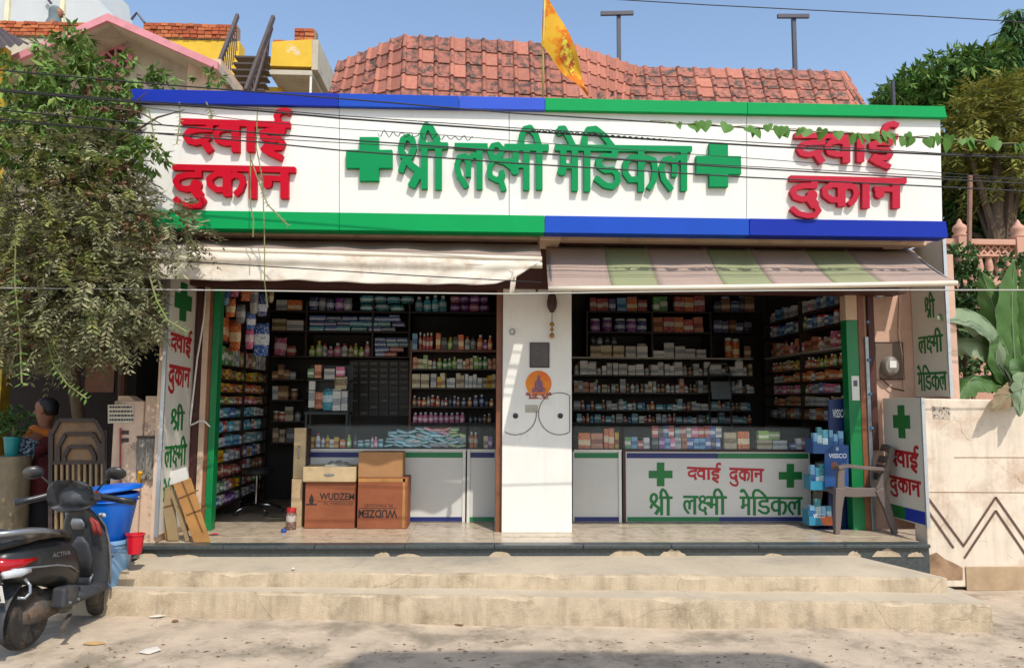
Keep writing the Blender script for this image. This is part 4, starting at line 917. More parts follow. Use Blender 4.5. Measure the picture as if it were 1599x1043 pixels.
pal = [['orange', 'red', 'peach'], ['lime green', 'green', 'white', 'red'], ['lime green', 'brown', 'yellow'], ['yellow', 'orange', 'red'], ['yellow', 'red', 'pink', 'green'], ['light blue', 'white', 'teal', 'blue'],
       ['light blue', 'red', 'white', 'cyan'], ['light blue', 'white', 'teal'], ['white', 'red', 'yellow', 'blue'], ['brown', 'white', 'red'], ['white', 'red', 'green', 'yellow'], ['purple', 'white', 'blue']]
for k, z in enumerate(zl):
    hmax = (zl[k - 1] - z - .03) if k else .3
    rowy(xf - .06, 7.66, 9.45 if k else 8.5, z, [('carton', pal[k], (.05, .11), (hmax * .55, hmax * .95)), ('carton', pal[k], (.04, .07), (hmax * .7, hmax * .98)), ('bottle' if k > 4 else 'carton', pal[k], (.045, .06), (hmax * .6, hmax * .95))], wL % nl[k], 70 + k, -1, gap=.02, dp=.10)
# pouches and bags hanging high on the left
hang = [(349, 460, 20, 34, 'light blue'), (366, 448, 17, 32, 'pink'), (384, 452, 15, 36, 'orange'), (397, 470, 14, 40, 'white'), (410, 476, 15, 36, 'dark blue'), (360, 480, 16, 30, 'orange'), (376, 490, 17, 30, 'grey'),
        (392, 500, 14, 28, 'blue'), (423, 458, 8, 30, 'cream'), (349, 520, 14, 26, 'orange'), (367, 525, 22, 46, 'orange'), (390, 528, 14, 34, 'pink'), (408, 530, 24, 52, 'blue')]
for k, (px, py, w_, h_, cl) in enumerate(hang):
    Y = 7.75 + k * .03; p = P(px, py, Y); item('pouch', cl, (p.x, Y, p.z - h_ * MPP(Y) / 2), w_ * MPP(Y), .06, h_ * MPP(Y), 'hanging by the left green jamb, %s' % ('upper tier' if py < 500 else 'lower tier'), rz=rnd(-.5, .5), word='packet')
# --- back shelving of the left bay
YL = 9.45
u = thing('back_shelving', 'dark shelving along the back wall of the left bay stacked with teal and blue packs', 'shelving', (-1, 9.7, ZF))
x0 = P(424, 500, YL).x; x1 = xa + .1
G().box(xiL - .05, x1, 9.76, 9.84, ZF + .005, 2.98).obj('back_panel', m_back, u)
for py, xa_, xb_ in ((455.5, 430, 780), (487, 424, 778), (518, 424, 640), (557, 424, 640)):
    z = P(600, py, YL).z; G().box(P(xa_, py, YL).x, P(xb_, py, YL).x, YL - .06, 9.758, z - .02, z).obj('shelf', m_shelf, u)
for px in (480, 583, 640): p = P(px, 500, YL); G().box(p.x - .012, p.x + .012, YL - .05, 9.757, P(600, 557, YL).z, 2.95).obj('upright', m_shelf, u)
wB = 'on left bay back wall, %s'
row(432, 482, 455.5, YL, [('carton', ['cream', 'light blue', 'grey'], (12, 18), (14, 22))], wB % 'top shelf', 20); row(484, 776, 455.5, YL, [('pouch', ['teal', 'teal', 'cyan', 'green', 'brown'], (14, 26), (13, 22))], wB % 'top shelf', 21, dp=.14)
row(432, 478, 487, YL, [('carton', ['cream', 'orange', 'white'], (16, 22), (16, 26))], wB % 'second shelf', 22)
row(482, 558, 487, YL, [('pouch', ['dark blue', 'white', 'purple', 'grey'], (11, 15), (22, 28))], wB % 'second shelf', 23, dp=.1)
for j in range(2): row(562, 648, 487 - j * 13, YL, [('pouch', ['teal', 'teal', 'cyan'], (18, 24), (11.5, 13.5))], wB % 'second shelf', 24 + j, dp=.14)
row(648, 702, 487, YL, [('bottle', ['cyan', 'teal'], (11, 13), (23, 27))], wB % 'second shelf', 26)
for j in range(2): row(703, 772, 487 - j * 13, YL, [('pouch', ['purple', 'purple', 'pink'], (12, 17), (12, 14))], wB % 'second shelf', 27 + j, dp=.12)
row(426, 478, 518, YL, [('carton', ['white', 'orange', 'cream'], (18, 28), (14, 24))], wB % 'third shelf', 29)
for j in range(3): row(484, 640, 518 - j * 8, YL, [('carton', ['dark blue', 'blue', 'teal', 'dark blue', 'cyan'], (18, 26), (6.6, 7.6))], wB % 'third shelf', 30 + j, gap=3)
row(426, 478, 557, YL, [('pouch', ['pink', 'lime green', 'red'], (14, 24), (16, 32))], wB % 'fourth shelf', 34, dp=.1)
row(482, 582, 557, YL, [('bottle', ['white', 'peach', 'yellow', 'pink', 'cream', 'lime green'], (7, 11), (15, 25))], wB % 'fourth shelf', 35)
for j in range(4): row(586, 640, 557 - j * 7.5, YL, [('carton', ['blue', 'dark blue', 'teal', 'red'], (14, 22), (6.2, 7.2))], wB % 'fourth shelf', 36 + j, gap=2)
for k, py in enumerate((592, 624, 657, 690)):
    z = P(450, py, YL).z; G().box(P(424, py, YL).x, P(476, py, YL).x, YL - .04, 9.758, z - .02, z).obj('shelf', m_shelf, u)
    row(426, 474, py, YL, [('carton', ['brown', 'grey', 'white', 'black', 'cream'], (8, 16), (10, 24)), ('jar', ['brown', 'red', 'grey'], (8, 11), (12, 20))], wB % ('doorway shelf %s' % ('one', 'two', 'three', 'four')[k]), 180 + k, gap=3)
# small drawers
dr = thing('drawer_bank', 'bank of small dark medicine drawers with pale labels under the blue packs', 'drawers', P(592, 680, 9.3))
a = P(545, 680, 9.35); b = P(640, 562, 9.35); G().box(a.x, b.x, 9.35, 9.75, ZF + .01, b.z).obj('carcass', m_back, dr)
m_drw = mat('drawer_front', '#2b2726', .5, .1, 6); m_lbl = mat('drawer_label', '#77736a', .7, .2, 60, c2='#35322e', lo=.5, hi=.55, s2=90)
for i in range(6):
    for j in range(9):
        p = P(553 + i * 15.6, 568 + j * 9.6, 9.35); o = G().box(p.x - .058, p.x + .058, 9.325, 9.348, p.z - .036, p.z + .032).obj('drawer', m_drw, dr)
        if j < 4 or (i + j) % 3 == 0: G().box(p.x - .04, p.x + .04, 9.3215, 9.3245, p.z - .012, p.z + .012).obj('label_card', m_lbl, o)
# brown cabinet against the pillar
YK = 8.75
cb = thing('open_cabinet', 'reddish brown open cabinet of bottles and cartons beside the white pillar', 'cabinet', P(710, 660, YK))
x0 = P(641, 600, YK).x; x1 = P(776, 600, YK).x; m_cab = mat('cabinet_wood', '#5c2f20', .5, .2, 8)
zb = P(700, 535, YK).z
G().box(x0, x1, 9.0, 9.04, ZF + .01, zb + .02).obj('back_panel', m_back, cb)
for x in (x0, x1): G().box(x - .012, x + .012, YK - .02, 9.0, ZF + .01, zb + (.02 if x == x0 else .55)).obj('side_panel', m_cab, cb)
wC = 'in the reddish cabinet, %s'
for k, py in enumerate((546, 576, 605.5, 634.5, 660)):
    z = P(700, py, YK).z; G().box(x0 + .013, x1 - .013, YK - .03, 8.998, z - (.03 if k == 0 else .018), z).obj('shelf', m_cab if k == 0 else m_shelf, cb)
row(644, 652, 546, YK, [('carton', ['light blue'], (7, 8), (24, 26))], wC % 'top shelf', 50); row(654, 681, 546, YK, [('bottle', ['red'], (5, 5.6), (24, 27))], wC % 'top shelf', 51, gap=.1)
row(681, 775, 546, YK, [('bottle', ['white', 'orange', 'dark blue', 'lime green', 'blue', 'purple', 'grey'], (7, 10), (15, 25)), ('carton', ['cream', 'black', 'orange'], (7, 9), (18, 26))], wC % 'top shelf', 52)
row(644, 775, 576, YK, [('carton', ['white', 'cream', 'lime green'], (6, 10), (12, 22)), ('bottle', ['white', 'lime green', 'green'], (6, 9), (14, 20)), ('carton', ['peach', 'cream'], (4, 7), (10, 20))], wC % 'second shelf', 53)
row(644, 671, 605.5, YK, [('carton', ['cream'], (12, 13), (20, 21))], wC % 'third shelf', 54); row(672, 775, 605.5, YK, [('carton', ['cream', 'white', 'white', 'yellow', 'grey'], (5, 9), (13, 24))], wC % 'third shelf', 55)
row(644, 775, 634.5, YK, [('bottle', ['black', 'dark blue', 'red', 'orange', 'brown', 'grey'], (5, 8), (12, 20))], wC % 'fourth shelf', 56, gap=2)
row(644, 730, 660, YK, [('bottle', ['pink'], (7.5, 8), (15, 16))], wC % 'bottom shelf', 57, gap=1); row(732, 775, 660, YK, [('bottle', ['black', 'brown'], (6, 8), (12, 15))], wC % 'bottom shelf', 58, gap=1)

# --- counters: white panels, coloured strips, glass cases
m_cnt = mat('counter_laminate', '#c2c0b8', .4, .04, 3); m_cblue = mat('counter_blue', '#101c5e', .4, .05); m_cgreen = mat('counter_green', '#076b3a', .4, .05); m_frame = mat('counter_frame', '#cfccc2', .4, .04)
m_case = glass('case_glass', (.8, .9, .88), .04, .05); m_dkframe = mat('case_frame', '#1d1a18', .4, .1)
ZT = P(640, 700, YC).z                                # counter top
ZG = P(640, 665, YC).z                                # top of the glass case
def counter(label, pxa, pxb, fronts, posts=(), post_m=None):
    x0 = P(pxa, 750, YC).x; x1 = P(pxb, 750, YC).x
    t = thing('display_counter', label, 'counter', ((x0 + x1) / 2, YC, ZF))
    G().box(x0, x1, YC + .02, YC + .5, ZF - .0015, ZT - .02).obj('body', m_dkframe, t)
    G().box(x0, x1, YC - .004, YC + .5, ZT - .018, ZT).obj('counter_top', m_dkframe, t)
    for pa, pb, top, bot in fronts:
        a = P(pa, 750, YC).x + .002; b = P(pb, 750, YC).x - .002; z0 = ZF + .005; z1 = ZT - .022
        G().box(a, b, YC, YC + .018, z0, z1).obj('front_panel', m_cnt, t, bevel=.002)
        n = len(top)
        for k in range(n):
            xa_, xb_ = a + (b - a) * k / n, a + (b - a) * (k + 1) / n
            G().box(xa_ + .018 * (k == 0) + .0005, xb_ - .018 * (k == n - 1) - .0005, YC - .004, YC - .0005, z1 - .072, z1 - .018).obj('top_stripe', top[k], t)
            G().box(xa_ + .018 * (k == 0) + .0005, xb_ - .018 * (k == n - 1) - .0005, YC - .004, YC - .0005, z0 + .006, z0 + .052).obj('bottom_stripe', bot[k], t)
    for px, m in posts: p = P(px, 750, YC).x; G().box(p - .016, p + .016, YC - .016, YC - .005, ZF, ZT - .004).obj('frame_post', m, t, bevel=.003)
    fx = P(pxa, 750, YC).x; G().box(x0, x1, YC - .012, YC - .0045, ZT - .024, ZT - .006).obj('edge_rail', post_m or m_frame, t)
    G().box(x0 + .004, x1 - .004, YC + .004, YC + .01, ZT + .001, ZG - .006).obj('front_glass', m_case, t)
    G().box(x0, x1, YC, YC + .46, ZG - .005, ZG + .004).obj('top_glass', m_case, t)
    for x in (x0, x1): G().box(x - .008, x + .008, YC - .002, YC + .016, ZT, ZG).obj('case_post', m_dkframe, t)
    G().box(x0, x1, YC - .003, YC + .012, ZG - .008, ZG + .003).obj('case_rail', m_dkframe, t)
    return t
counter('white display counter with navy and green stripes behind the stacked cartons', 477, 728, [(480, 726, (m_cblue, m_cgreen), (m_cgreen, m_cblue))], [(479, m_frame), (724.5, m_frame)])
counter('narrow white display counter between the cartons counter and the pillar', 729.5, 776, [(731, 775, (m_cblue,), (m_cgreen,))], [(731.5, m_frame)])
counter('white display counter with one green and one navy stripe right of the pillar', 896, 971, [(894, 969, (m_cgreen,), (m_cblue,))], [(968, m_frame)])
c4_ = counter('display counter whose front carries green crosses and the shop name', 973, 1268, [(976, 1266, (m_cblue, m_cgreen), (m_cgreen, m_cblue))], [(974.5, m_dkbrown)], m_dkbrown)
q = lambda px, py: P(px, py, YC - .0005)
for x0, x1 in ((1013, 1050), (1216, 1252)): o = q(x0, 722 if x0 < 1100 else 724); cross_geo(o, q(x1, 722) - q(x0, 722), q(x0, 760) - q(x0, 723), (0, -.003, 0), .34).obj('cross', m_sidegreen, c4_)
for W, x0, x1, y0, y1, m in ((W_DAVAI, 1073, 1126, 722, 754, m_red), (W_DUKAN, 1139, 1193, 730, 759, m_red), (W_SHRI, 1014, 1050, 762, 804, m_sidegreen), (W_LAKSHMI, 1067, 1135, 762, 804, m_sidegreen), (W_MEDIKAL, 1155, 1253, 763, 804, m_sidegreen)):
    o = q(x0, y0); word_on('lettering', W, o, q(x1, y0) - o, q(x0, y1) - o, (0, -.003, 0), m, c4_, 10)
# stock inside the glass cases
YI = YC + .12; zt_ = ZT + .001
def case_row(px0, px1, specs, where, seed, lift=0, gap=1.0, Y=None):
    rs = random.Random(seed); x = px0; Y = Y or YI; k = MPP(Y)
    while True:
        kind, cl, wr, hr = rs.choice(specs); w_ = rs.uniform(*wr)
        if x + w_ > px1: break
        p = P(x + w_ / 2, 690, Y); item(kind, rs.choice(cl), (p.x, Y + rs.uniform(0, .02), zt_ + lift), w_ * k * .97, .06 if kind == 'carton' else min(.07, w_ * k), rs.uniform(*hr) * k, where, rz=rs.uniform(-.08, .08)); x += w_ + rs.uniform(0, gap)
wg = 'in glass case %s'
case_row(484, 550, [('bottle', ['yellow', 'white', 'lime green', 'white'], (6, 10), (14, 22)), ('carton', ['orange', 'white', 'yellow'], (5, 9), (12, 20))], wg % 'behind stacked cartons', 80, gap=3)
case_row(552, 600, [('jar', ['white', 'teal'], (8, 10), (10, 13)), ('bottle', ['white', 'pink', 'black'], (5, 7), (14, 22))], wg % 'behind stacked cartons', 81, gap=1)
rs = random.Random(8); k_ = MPP(YI)
for j in range(6):                                    # heap of teal, green and red soft packs
    x = 600 + j * 1.5
    while x < 722 - (j > 3) * 10:
        w_ = rs.uniform(13, 20); cl = rs.choice(['teal', 'teal', 'cyan', 'teal', 'white'] if x < 672 else (['teal', 'teal', 'white'] if j < 4 else ['red', 'pink']) if x < 694 else ['green', 'lime green', 'green', 'teal', 'white'])
        if x > 655 and j == 5: cl = rs.choice(['red', 'red', 'pink']) if x < 700 else 'green'
        p = P(x + w_ / 2, 690, YI)
        if not (x < 640 and j > 4): item('pouch', cl, (p.x, YI + rs.uniform(0, .04), zt_ + j * .034 + rs.uniform(0, .008)), w_ * k_, .07, rs.uniform(.038, .05), wg % 'heaped beside the pillar-side counter', ry=rs.uniform(-.35, .35), rz=rs.uniform(-.3, .3))
        x += w_ * rs.uniform(.75, .95)
case_row(733, 752, [('bottle', ['orange'], (6, 6.6), (24, 26))], wg % 'next to the pillar', 83, gap=.2); case_row(755, 775, [('carton', ['cream', 'brown', 'purple'], (5, 7), (14, 22))], wg % 'next to the pillar', 84)
case_row(903, 941, [('carton', ['orange', 'white', 'peach'], (16, 20), (18, 24))], wg % 'right of the pillar', 85); case_row(943, 968, [('carton', ['yellow', 'orange'], (6, 8), (24, 32))], wg % 'right of the pillar', 86)
case_row(975, 1015, [('carton', ['light blue', 'red', 'purple', 'white', 'green'], (7, 10), (10, 20))], wg % 'above shop-name counter, left end', 87)
for j in range(2): case_row(1018, 1128, [('carton', ['blue', 'teal', 'purple', 'pink', 'red', 'black', 'light blue', 'peach', 'white'], (7, 10), (16, 17.4))], wg % 'above shop-name counter, middle stacks', 88 + j, lift=j * 17.6 * k_, gap=.5)
case_row(1130, 1180, [('carton', ['white', 'orange', 'cream'], (14, 24), (22, 30))], wg % 'above shop-name counter, right end', 91); case_row(1181, 1232, [('carton', ['white', 'cream'], (22, 26), (12, 14))], wg % 'above shop-name counter, right end', 92)
case_row(1183, 1222, [('carton', ['yellow', 'lime green'], (16, 20), (12, 14))], wg % 'above shop-name counter, right end', 94, lift=14.5 * k_)
case_row(1234, 1262, [('carton', ['white', 'red', 'blue', 'peach'], (6, 9), (8, 18))], wg % 'above shop-name counter, right end', 93)
# goods stacked on the left counter near its end
for px, py, w_, h_, cl, kd in ((487, 636, 9, 40, 'white', 'carton'), (497, 638, 14, 26, 'peach', 'pouch'), (512, 641, 18, 34, 'cyan', 'pouch'), (526, 641, 12, 33, 'white', 'carton'), (538, 641, 9, 31, 'white', 'carton'), (532, 608, 20, 20, 'cream', 'pouch'), (515, 592, 16, 16, 'white', 'carton'), (497, 590, 10, 20, 'peach', 'carton'), (532, 587, 13, 14, 'pink', 'carton'), (486, 590, 9, 14, 'green', 'carton')):
    Y = 8.6; p = P(px, py, Y); item(kd, cl, p, w_ * MPP(Y), .06, h_ * MPP(Y), 'piled on the dark stand behind the left counter', word='pack')
sd_ = thing('goods_stand', 'dark wire stand holding piled packs behind the left counter', 'stand', P(515, 690, 8.65)); a = P(480, 642.5, 8.65); b = P(548, 642.5, 8.65)
m_std = mat('stand_metal', '#2a2f30', .5)
G().box(a.x, b.x, 8.5, 8.75, a.z - .03, a.z - .002).obj('tray', m_std, sd_); G().box(a.x, b.x, 8.74, 8.76, a.z, P(515, 570, 8.65).z).obj('back_grid', m_std, sd_)
for py in (609, 593): p = P(515, py, 8.65); G().box(a.x, b.x, 8.56, 8.739, p.z - .012, p.z - .002).obj('tray', m_std, sd_)
for x in (a.x + .02, b.x - .02):
    for y in (8.52, 8.72): G().box(x - .012, x + .012, y - .012, y + .012, ZF, a.z - .031).obj('leg', m_std, sd_)
# lit bulb under the left awning, and a lamp on the right
bl = thing('lit_bulb', 'round white lit bulb just under the left awning', 'lamp', P(475, 436, 8.0)); p = P(475, 437, 8.0)
G().lathe([(.004, -.05), (.035, -.04), (.052, -.01), (.05, .02), (.03, .05), (.02, .06)], 14, c=p).obj('globe', emit('bulb_glow', (1, .97, .9), 6), bl, smooth=True)
G().cyl(p + Vector((0, 0, .06)), p + Vector((0, 0, .12)), .022).obj('socket', m_white, bl); G().cyl(p + Vector((0, 0, .12)), (p.x, p.y, ZC - .002), .006, n=6).obj('cord', m_white, bl)
# ladder leaning at the back
ld = thing('step_ladder', 'slim grey step ladder leaning on the back shelves of the right bay', 'ladder', P(1120, 700, 9.7)); m_ldr = mat('ladder_metal', '#5c5f60', .4, .1, metal=.5)
for px0, px1 in ((1108, 1106), (1143, 1138)): G().tube([(P(px0, 690, 9.5).x, 9.4, ZF), P(px1, 575, 9.92)], .014, 8).obj('rail', m_ldr, ld, smooth=True)
G().tube([P(1106, 575, 9.92), P(1110, 568, 9.93), P(1134, 568, 9.93), P(1138, 575, 9.92)], .014, 8).obj('top_bow', m_ldr, ld, smooth=True)
for k in range(4): t = .2 + k * .24; py = 690 - 115 * t; a = P(1108, py, 9.4 + .5 * t); b = P(1141, py, 9.4 + .5 * t); G().box(a.x, b.x, a.y - .05, a.y + .05, a.z - .012, a.z + .012).obj('tread', m_ldr, ld)
a = P(1110, 623, 9.72); b = P(1137, 596, 9.78); G().prism([(a.x, 9.66, a.z), (b.x, 9.66, a.z), (b.x, 9.72, b.z), (a.x, 9.72, b.z)], (0, .012, 0)).obj('platform_panel', m_galv, ld)
# ================================================================== SCOOTER
m_blk = mat('scooter_black', '#242526', .35, .25, 6, c2='#5c554a', lo=.55, hi=.8, s2=5); m_blk2 = mat('scooter_plastic', '#333539', .6, .2, 8, c2='#665c4f', lo=.52, hi=.8, s2=6)
m_seat = mat('seat_vinyl', '#1c1b1b', .6, .2, 8, c2='#6b5d4c', lo=.50, hi=.8, s2=6); m_tyre = mat('tyre_rubber', '#2a2725', .9, .2, 20, bump=.3, c2='#6e604e', lo=.45, hi=.75, s2=6)
m_rim = mat('rim_grey', '#74706a', .45, .2, 10, metal=.5); m_sil = mat('grey_rail', '#85898d', .35, .1, 8, metal=.5); m_lens = mat('tail_red', '#a01018', .15, .1, 10); m_clr = mat('clear_lens', '#b9bdc0', .12, .1, 20)
m_mir = mat('mirror_glass', '#b9c6d2', .03, .0, metal=1.0); m_eng = mat('engine_metal', '#4b4640', .6, .3, 12, c2='#7a5a3c', lo=.5, hi=.7, s2=10)
SA = PZ(34, 1012, 0); SB = PZ(150, 960, 0); hd = (SB - SA).normalized(); ang = math.atan2(hd.y, hd.x)
SM = Matrix.Translation(SA) @ Matrix.Rotation(ang, 4, 'Z') @ Matrix.Scale(.94, 4)
sco = thing('scooter', 'dusty black motor scooter parked on the road with its front wheel near the steps', 'scooter', SA, rz=ang)
def sg(g, name, m, parent=None, **k):
    if name not in ('tyre', 'rim', 'hub_cap', 'rim_slot', 'tread', 'front_mudguard'):      # raked steering head
        if name in ('handlebar_cowl', 'dash_display', 'grip', 'brake_lever', 'switch_box', 'mirror_stem', 'mirror_shell', 'mirror_glass', 'starter_button'):   # steered to the left
            cs_, sn_ = math.cos(R(27)), math.sin(R(27)); k_ = 1.36 if 'mirror' not in name else 1.12
            g.v = [(.70 + ((x - .87) * cs_ - y * sn_) * k_, ((x - .87) * sn_ + y * cs_) * k_, .98 + (z - .98) * k_) for x, y, z in g.v]
        if name in ('leg_shield', 'edge_trim', 'knee_bulge'): g.v = [(x, y * .8, z) for x, y, z in g.v]
        g.v = [(x - .36 * max(0, z - .25) * min(1, max(0, (x - .60) / .15)), y, z) for x, y, z in g.v]
    if name not in ('tyre', 'rim', 'hub_cap', 'rim_slot', 'tread', 'front_mudguard'): g.v = [(x * (.87 if x > 0 else 1), y, z) for x, y, z in g.v]
    g.v = [tuple(SM @ Vector(v)) for v in g.v]; return g.obj(name, m, parent or sco, **k)
def ring_x(x, w, z0, z1, n=18, e=2.6, y0=0, sl=0):
    r = []
    for i in range(n):
        a = 2 * math.pi * i / n; c, s = math.cos(a), math.sin(a)
        zz_ = (z0 + z1) / 2 + (z1 - z0) / 2 * math.copysign(abs(s) ** (2 / e), s)
        r.append((x + sl * (zz_ - z0), y0 + w * math.copysign(abs(c) ** (2 / e), c), zz_))
    return r
def ring_z(z, w, x0, x1, n=18, e=2.8):
    r = []
    for i in range(n):
        a = 2 * math.pi * i / n; c, s = math.cos(a), math.sin(a)
        r.append(((x0 + x1) / 2 + (x1 - x0) / 2 * math.copysign(abs(s) ** (2 / e), s), w * math.copysign(abs(c) ** (2 / e), c), z))
    return r
RX = Matrix.Rotation(R(90), 3, 'X'); WB = .86
for cx, st in ((0, 0), (WB, R(18))):
    Mr = Matrix.Rotation(st, 3, 'Z') @ RX
    prof = [(.135, -.052), (.17, -.056), (.20, -.045), (.214, -.022), (.217, 0), (.214, .022), (.20, .045), (.17, .056), (.135, .052)]
    ty = sg(G().lathe(prof, 40, c=(cx, 0, .215), M=Mr), 'tyre', m_tyre, smooth=True)
    rm = sg(G().lathe([(.03, -.05), (.06, -.045), (.10, -.03), (.125, -.045), (.136, -.05), (.136, .05), (.125, .045), (.10, .03), (.06, .045), (.03, .05)], 30, c=(cx, 0, .215), M=Mr), 'rim', m_rim, smooth=True, auto=40)
    sg(G().lathe([(.028, -.062), (.034, -.058), (.034, .058), (.028, .062)], 14, c=(cx, 0, .215), M=Mr), 'hub_cap', m_rim, rm)
    for k in range(10):
        a_ = 2 * math.pi * k / 10; d_ = Mr @ Vector((math.cos(a_), math.sin(a_), 0)) * .112
        s_ = Mr @ Vector((0, 0, -.041 if False else .041)); c_ = Vector((cx, 0, .215)) + d_
        for sgn in (-1, 1): sg(G().lathe([(.013, -.004), (.013, .004)], 8, c=c_ + s_ * sgn, M=Mr), 'rim_slot', m_blk2, rm)
    if not cx:                                           # tread blocks
        g = G()
        for k in range(52):
            a_ = 2 * math.pi * k / 52
            for s in (-1, 1):
                M_ = Matrix.Rotation(a_, 3, 'Y'); b_ = [M_ @ Vector(v) + Vector((cx, 0, .215)) for v in ((-.007, s * .012, .214), (.007, s * .012, .214), (.012, s * .048, .196), (-.002, s * .048, .196))]
                n_ = [(M_ @ Vector((0, 0, .006))) + v for v in b_]; g.hexa(b_ + n_)
        sg(g, 'tread', m_tyre, ty)['kind'] = 'stuff'
# tail body, seat, panels
tail = sg(G().loft([ring_x(-.34, .05, .62, .70), ring_x(-.30, .10, .56, .735), ring_x(-.20, .15, .50, .765), ring_x(-.05, .185, .45, .775), ring_x(.12, .195, .41, .765), ring_x(.27, .185, .37, .735), ring_x(.38, .165, .33, .68), ring_x(.45, .14, .29, .60)]), 'rear_body', m_blk, smooth=True)
for s in (-1, 1):
    sg(G().tube([(-.30, s * .11, .615), (-.15, s * .172, .60), (.05, s * .199, .575), (.22, s * .198, .535), (.36, s * .178, .47)], .007, 6), 'side_trim', m_sil, tail, smooth=True)
sg(G().loft([ring_x(-.33, .06, .74, .79), ring_x(-.27, .12, .745, .825), ring_x(-.10, .155, .755, .845), ring_x(.08, .165, .75, .835), ring_x(.2, .155, .735, .80), ring_x(.34, .125, .70, .775), ring_x(.43, .07, .66, .735)]), 'seat', m_seat, smooth=True)
sg(G().tube([(.06, -.185, .80), (-.12, -.19, .845), (-.30, -.16, .865), (-.385, -.09, .865), (-.40, 0, .865), (-.385, .09, .865), (-.30, .16, .865), (-.12, .19, .845), (.06, .185, .80)], [.014, .019, .02, .02, .02, .02, .02, .019, .014], 10), 'grab_rail', m_sil, smooth=True)
sg(G().loft([ring_x(-.36, .045, .60, .685, 14), ring_x(-.335, .10, .575, .70, 14), ring_x(-.24, .155, .59, .69, 14), ring_x(-.13, .176, .625, .675, 14)]), 'tail_lamp', m_lens, smooth=True)
for s in (-1, 1): sg(G().loft([ring_x(-.34, .03, .56, .61, 10, y0=s * .09), ring_x(-.25, .03, .555, .615, 10, y0=s * .135), ring_x(-.18, .012, .57, .60, 10, y0=s * .16)]), 'indicator', m_clr, smooth=True)
sg(G().tube([(-.24, -.17, .54), (-.24, -.21, .50), (-.24, -.215, .45), (-.27, -.20, .42), (-.30, -.17, .43)], .010, 8), 'guard_bar', m_sil, smooth=True)
# rear mudguard and number plate
def fend(u, v): a_ = R(200 - 150 * u); r_ = .265; return Vector((r_ * math.cos(a_) * 1.1, (v - .5) * .15, .215 + r_ * math.sin(a_) * 1.1))
sg(G().grid(fend, 14, 6), 'rear_mudguard', m_blk2, smooth=True, solid=.006)
sg(G().hexa([(-.30, -.075, .37), (-.285, -.075, .37), (-.285, .075, .37), (-.30, .075, .37), (-.37, -.08, .60), (-.35, -.08, .60), (-.35, .08, .60), (-.37, .08, .60)]), 'mud_flap', m_blk2, bevel=.01)
npl = sg(G().hexa([(-.325, -.10, .40), (-.318, -.10, .40), (-.318, .10, .40), (-.325, .10, .40), (-.362, -.10, .52), (-.355, -.10, .52), (-.355, .10, .52), (-.362, .10, .52)]), 'number_plate', mat('plate_white', '#d5d3c9', .5, .05), bevel=.003)
ink_ = mat('plate_ink', '#15151a', .6)
L3 = lambda x, y, z: SM @ Vector((x * (.87 if x > 0 else 1), y, z))
nr = SM.to_3x3() @ Vector((-1, 0, -.3))
for tx, za, zb_ in (('P', .512, .468), ('8', .456, .41)):
    f = lambda z: -.325 - (z - .40) * .3083
    o = L3(f(za), -.045, za); latin('plate_lettering', tx, o, L3(f(za), -.08, za) - o, L3(f(zb_), -.045, zb_) - o, nr, ink_, npl, .01, .002)
# engine, silencer, cover box
sg(G().loft([ring_x(-.08, .06, .16, .30, 12), ring_x(.05, .10, .15, .36, 12), ring_x(.3, .11, .16, .36, 12), ring_x(.42, .09, .18, .32, 12)]), 'engine', m_eng, smooth=True)
sil = sg(G().tube([(.42, -.09, .20), (.36, -.12, .205), (.30, -.14, .215), (.24, -.15, .225), (.20, -.15, .23), (.18, -.15, .23)], [.02, .025, .03, .035, .03, .02], 14), 'silencer', m_eng, smooth=True)
cvr = sg(G().hexa([(.10, -.235, .255), (.34, -.225, .24), (.34, -.12, .24), (.10, -.12, .255), (.12, -.225, .40), (.32, -.215, .385), (.32, -.12, .385), (.12, -.12, .40)]), 'heat_cover', m_blk2, bevel=.022, seg=3)
for x in (.17, .28): sg(G().cyl((x, -.232, .285), (x, -.246, .285), .010), 'bolt', m_sil, cvr)
sg(G().bar((.30, -.17, .16), (.10, -.23, .10), .03, .03), 'kick_pedal', m_eng)
sg(G().tube([(.25, .12, .2), (.22, .2, .02)], .012, 6), 'side_stand', m_eng)
# floor, apron, front fender, fork
sg(G().loft([ring_x(.40, .15, .20, .33), ring_x(.52, .175, .21, .295), ring_x(.70, .18, .22, .295), ring_x(.82, .17, .22, .33)]), 'footboard', m_blk2, smooth=True)
apr = sg(G().loft([ring_z(.20, .13, .74, .88), ring_z(.30, .20, .77, .90), ring_z(.42, .215, .80, .925), ring_z(.56, .22, .815, .95), ring_z(.70, .215, .82, .965), ring_z(.80, .18, .815, .965), ring_z(.88, .11, .81, .94), ring_z(.94, .06, .81, .90)]), 'leg_shield', m_blk2, smooth=True)
sg(G().loft([ring_z(.36, .09, .755, .80, 14), ring_z(.5, .115, .765, .82, 14), ring_z(.62, .09, .785, .83, 14), ring_z(.68, .03, .80, .83, 14)]), 'knee_bulge', m_blk2, apr, smooth=True)
for s in (-1, 1): sg(G().tube([(.87, s * .205, .28), (.89, s * .226, .45), (.905, s * .228, .62), (.90, s * .215, .76), (.89, s * .16, .85)], .011, 8), 'edge_trim', m_sil, apr, smooth=True)
sg(G().loft([ring_z(.74, .05, .80, .815, 14), ring_z(.79, .06, .795, .815, 14), ring_z(.83, .04, .80, .815, 14)]), 'lock_plate', m_sil, apr, smooth=True)
sg(G().box(.805, .818, -.035, .0, .52, .56).box(.803, .815, -.045, .01, .495, .51), 'sticker', mat('sticker_white', '#d0cdc2', .6), apr)
sg(G().lathe([(.018, 0), (.018, .012)], 12, c=(.812, .06, .66), M=Matrix.Rotation(R(-90), 3, 'Y')), 'ignition_lock', m_blk, apr)
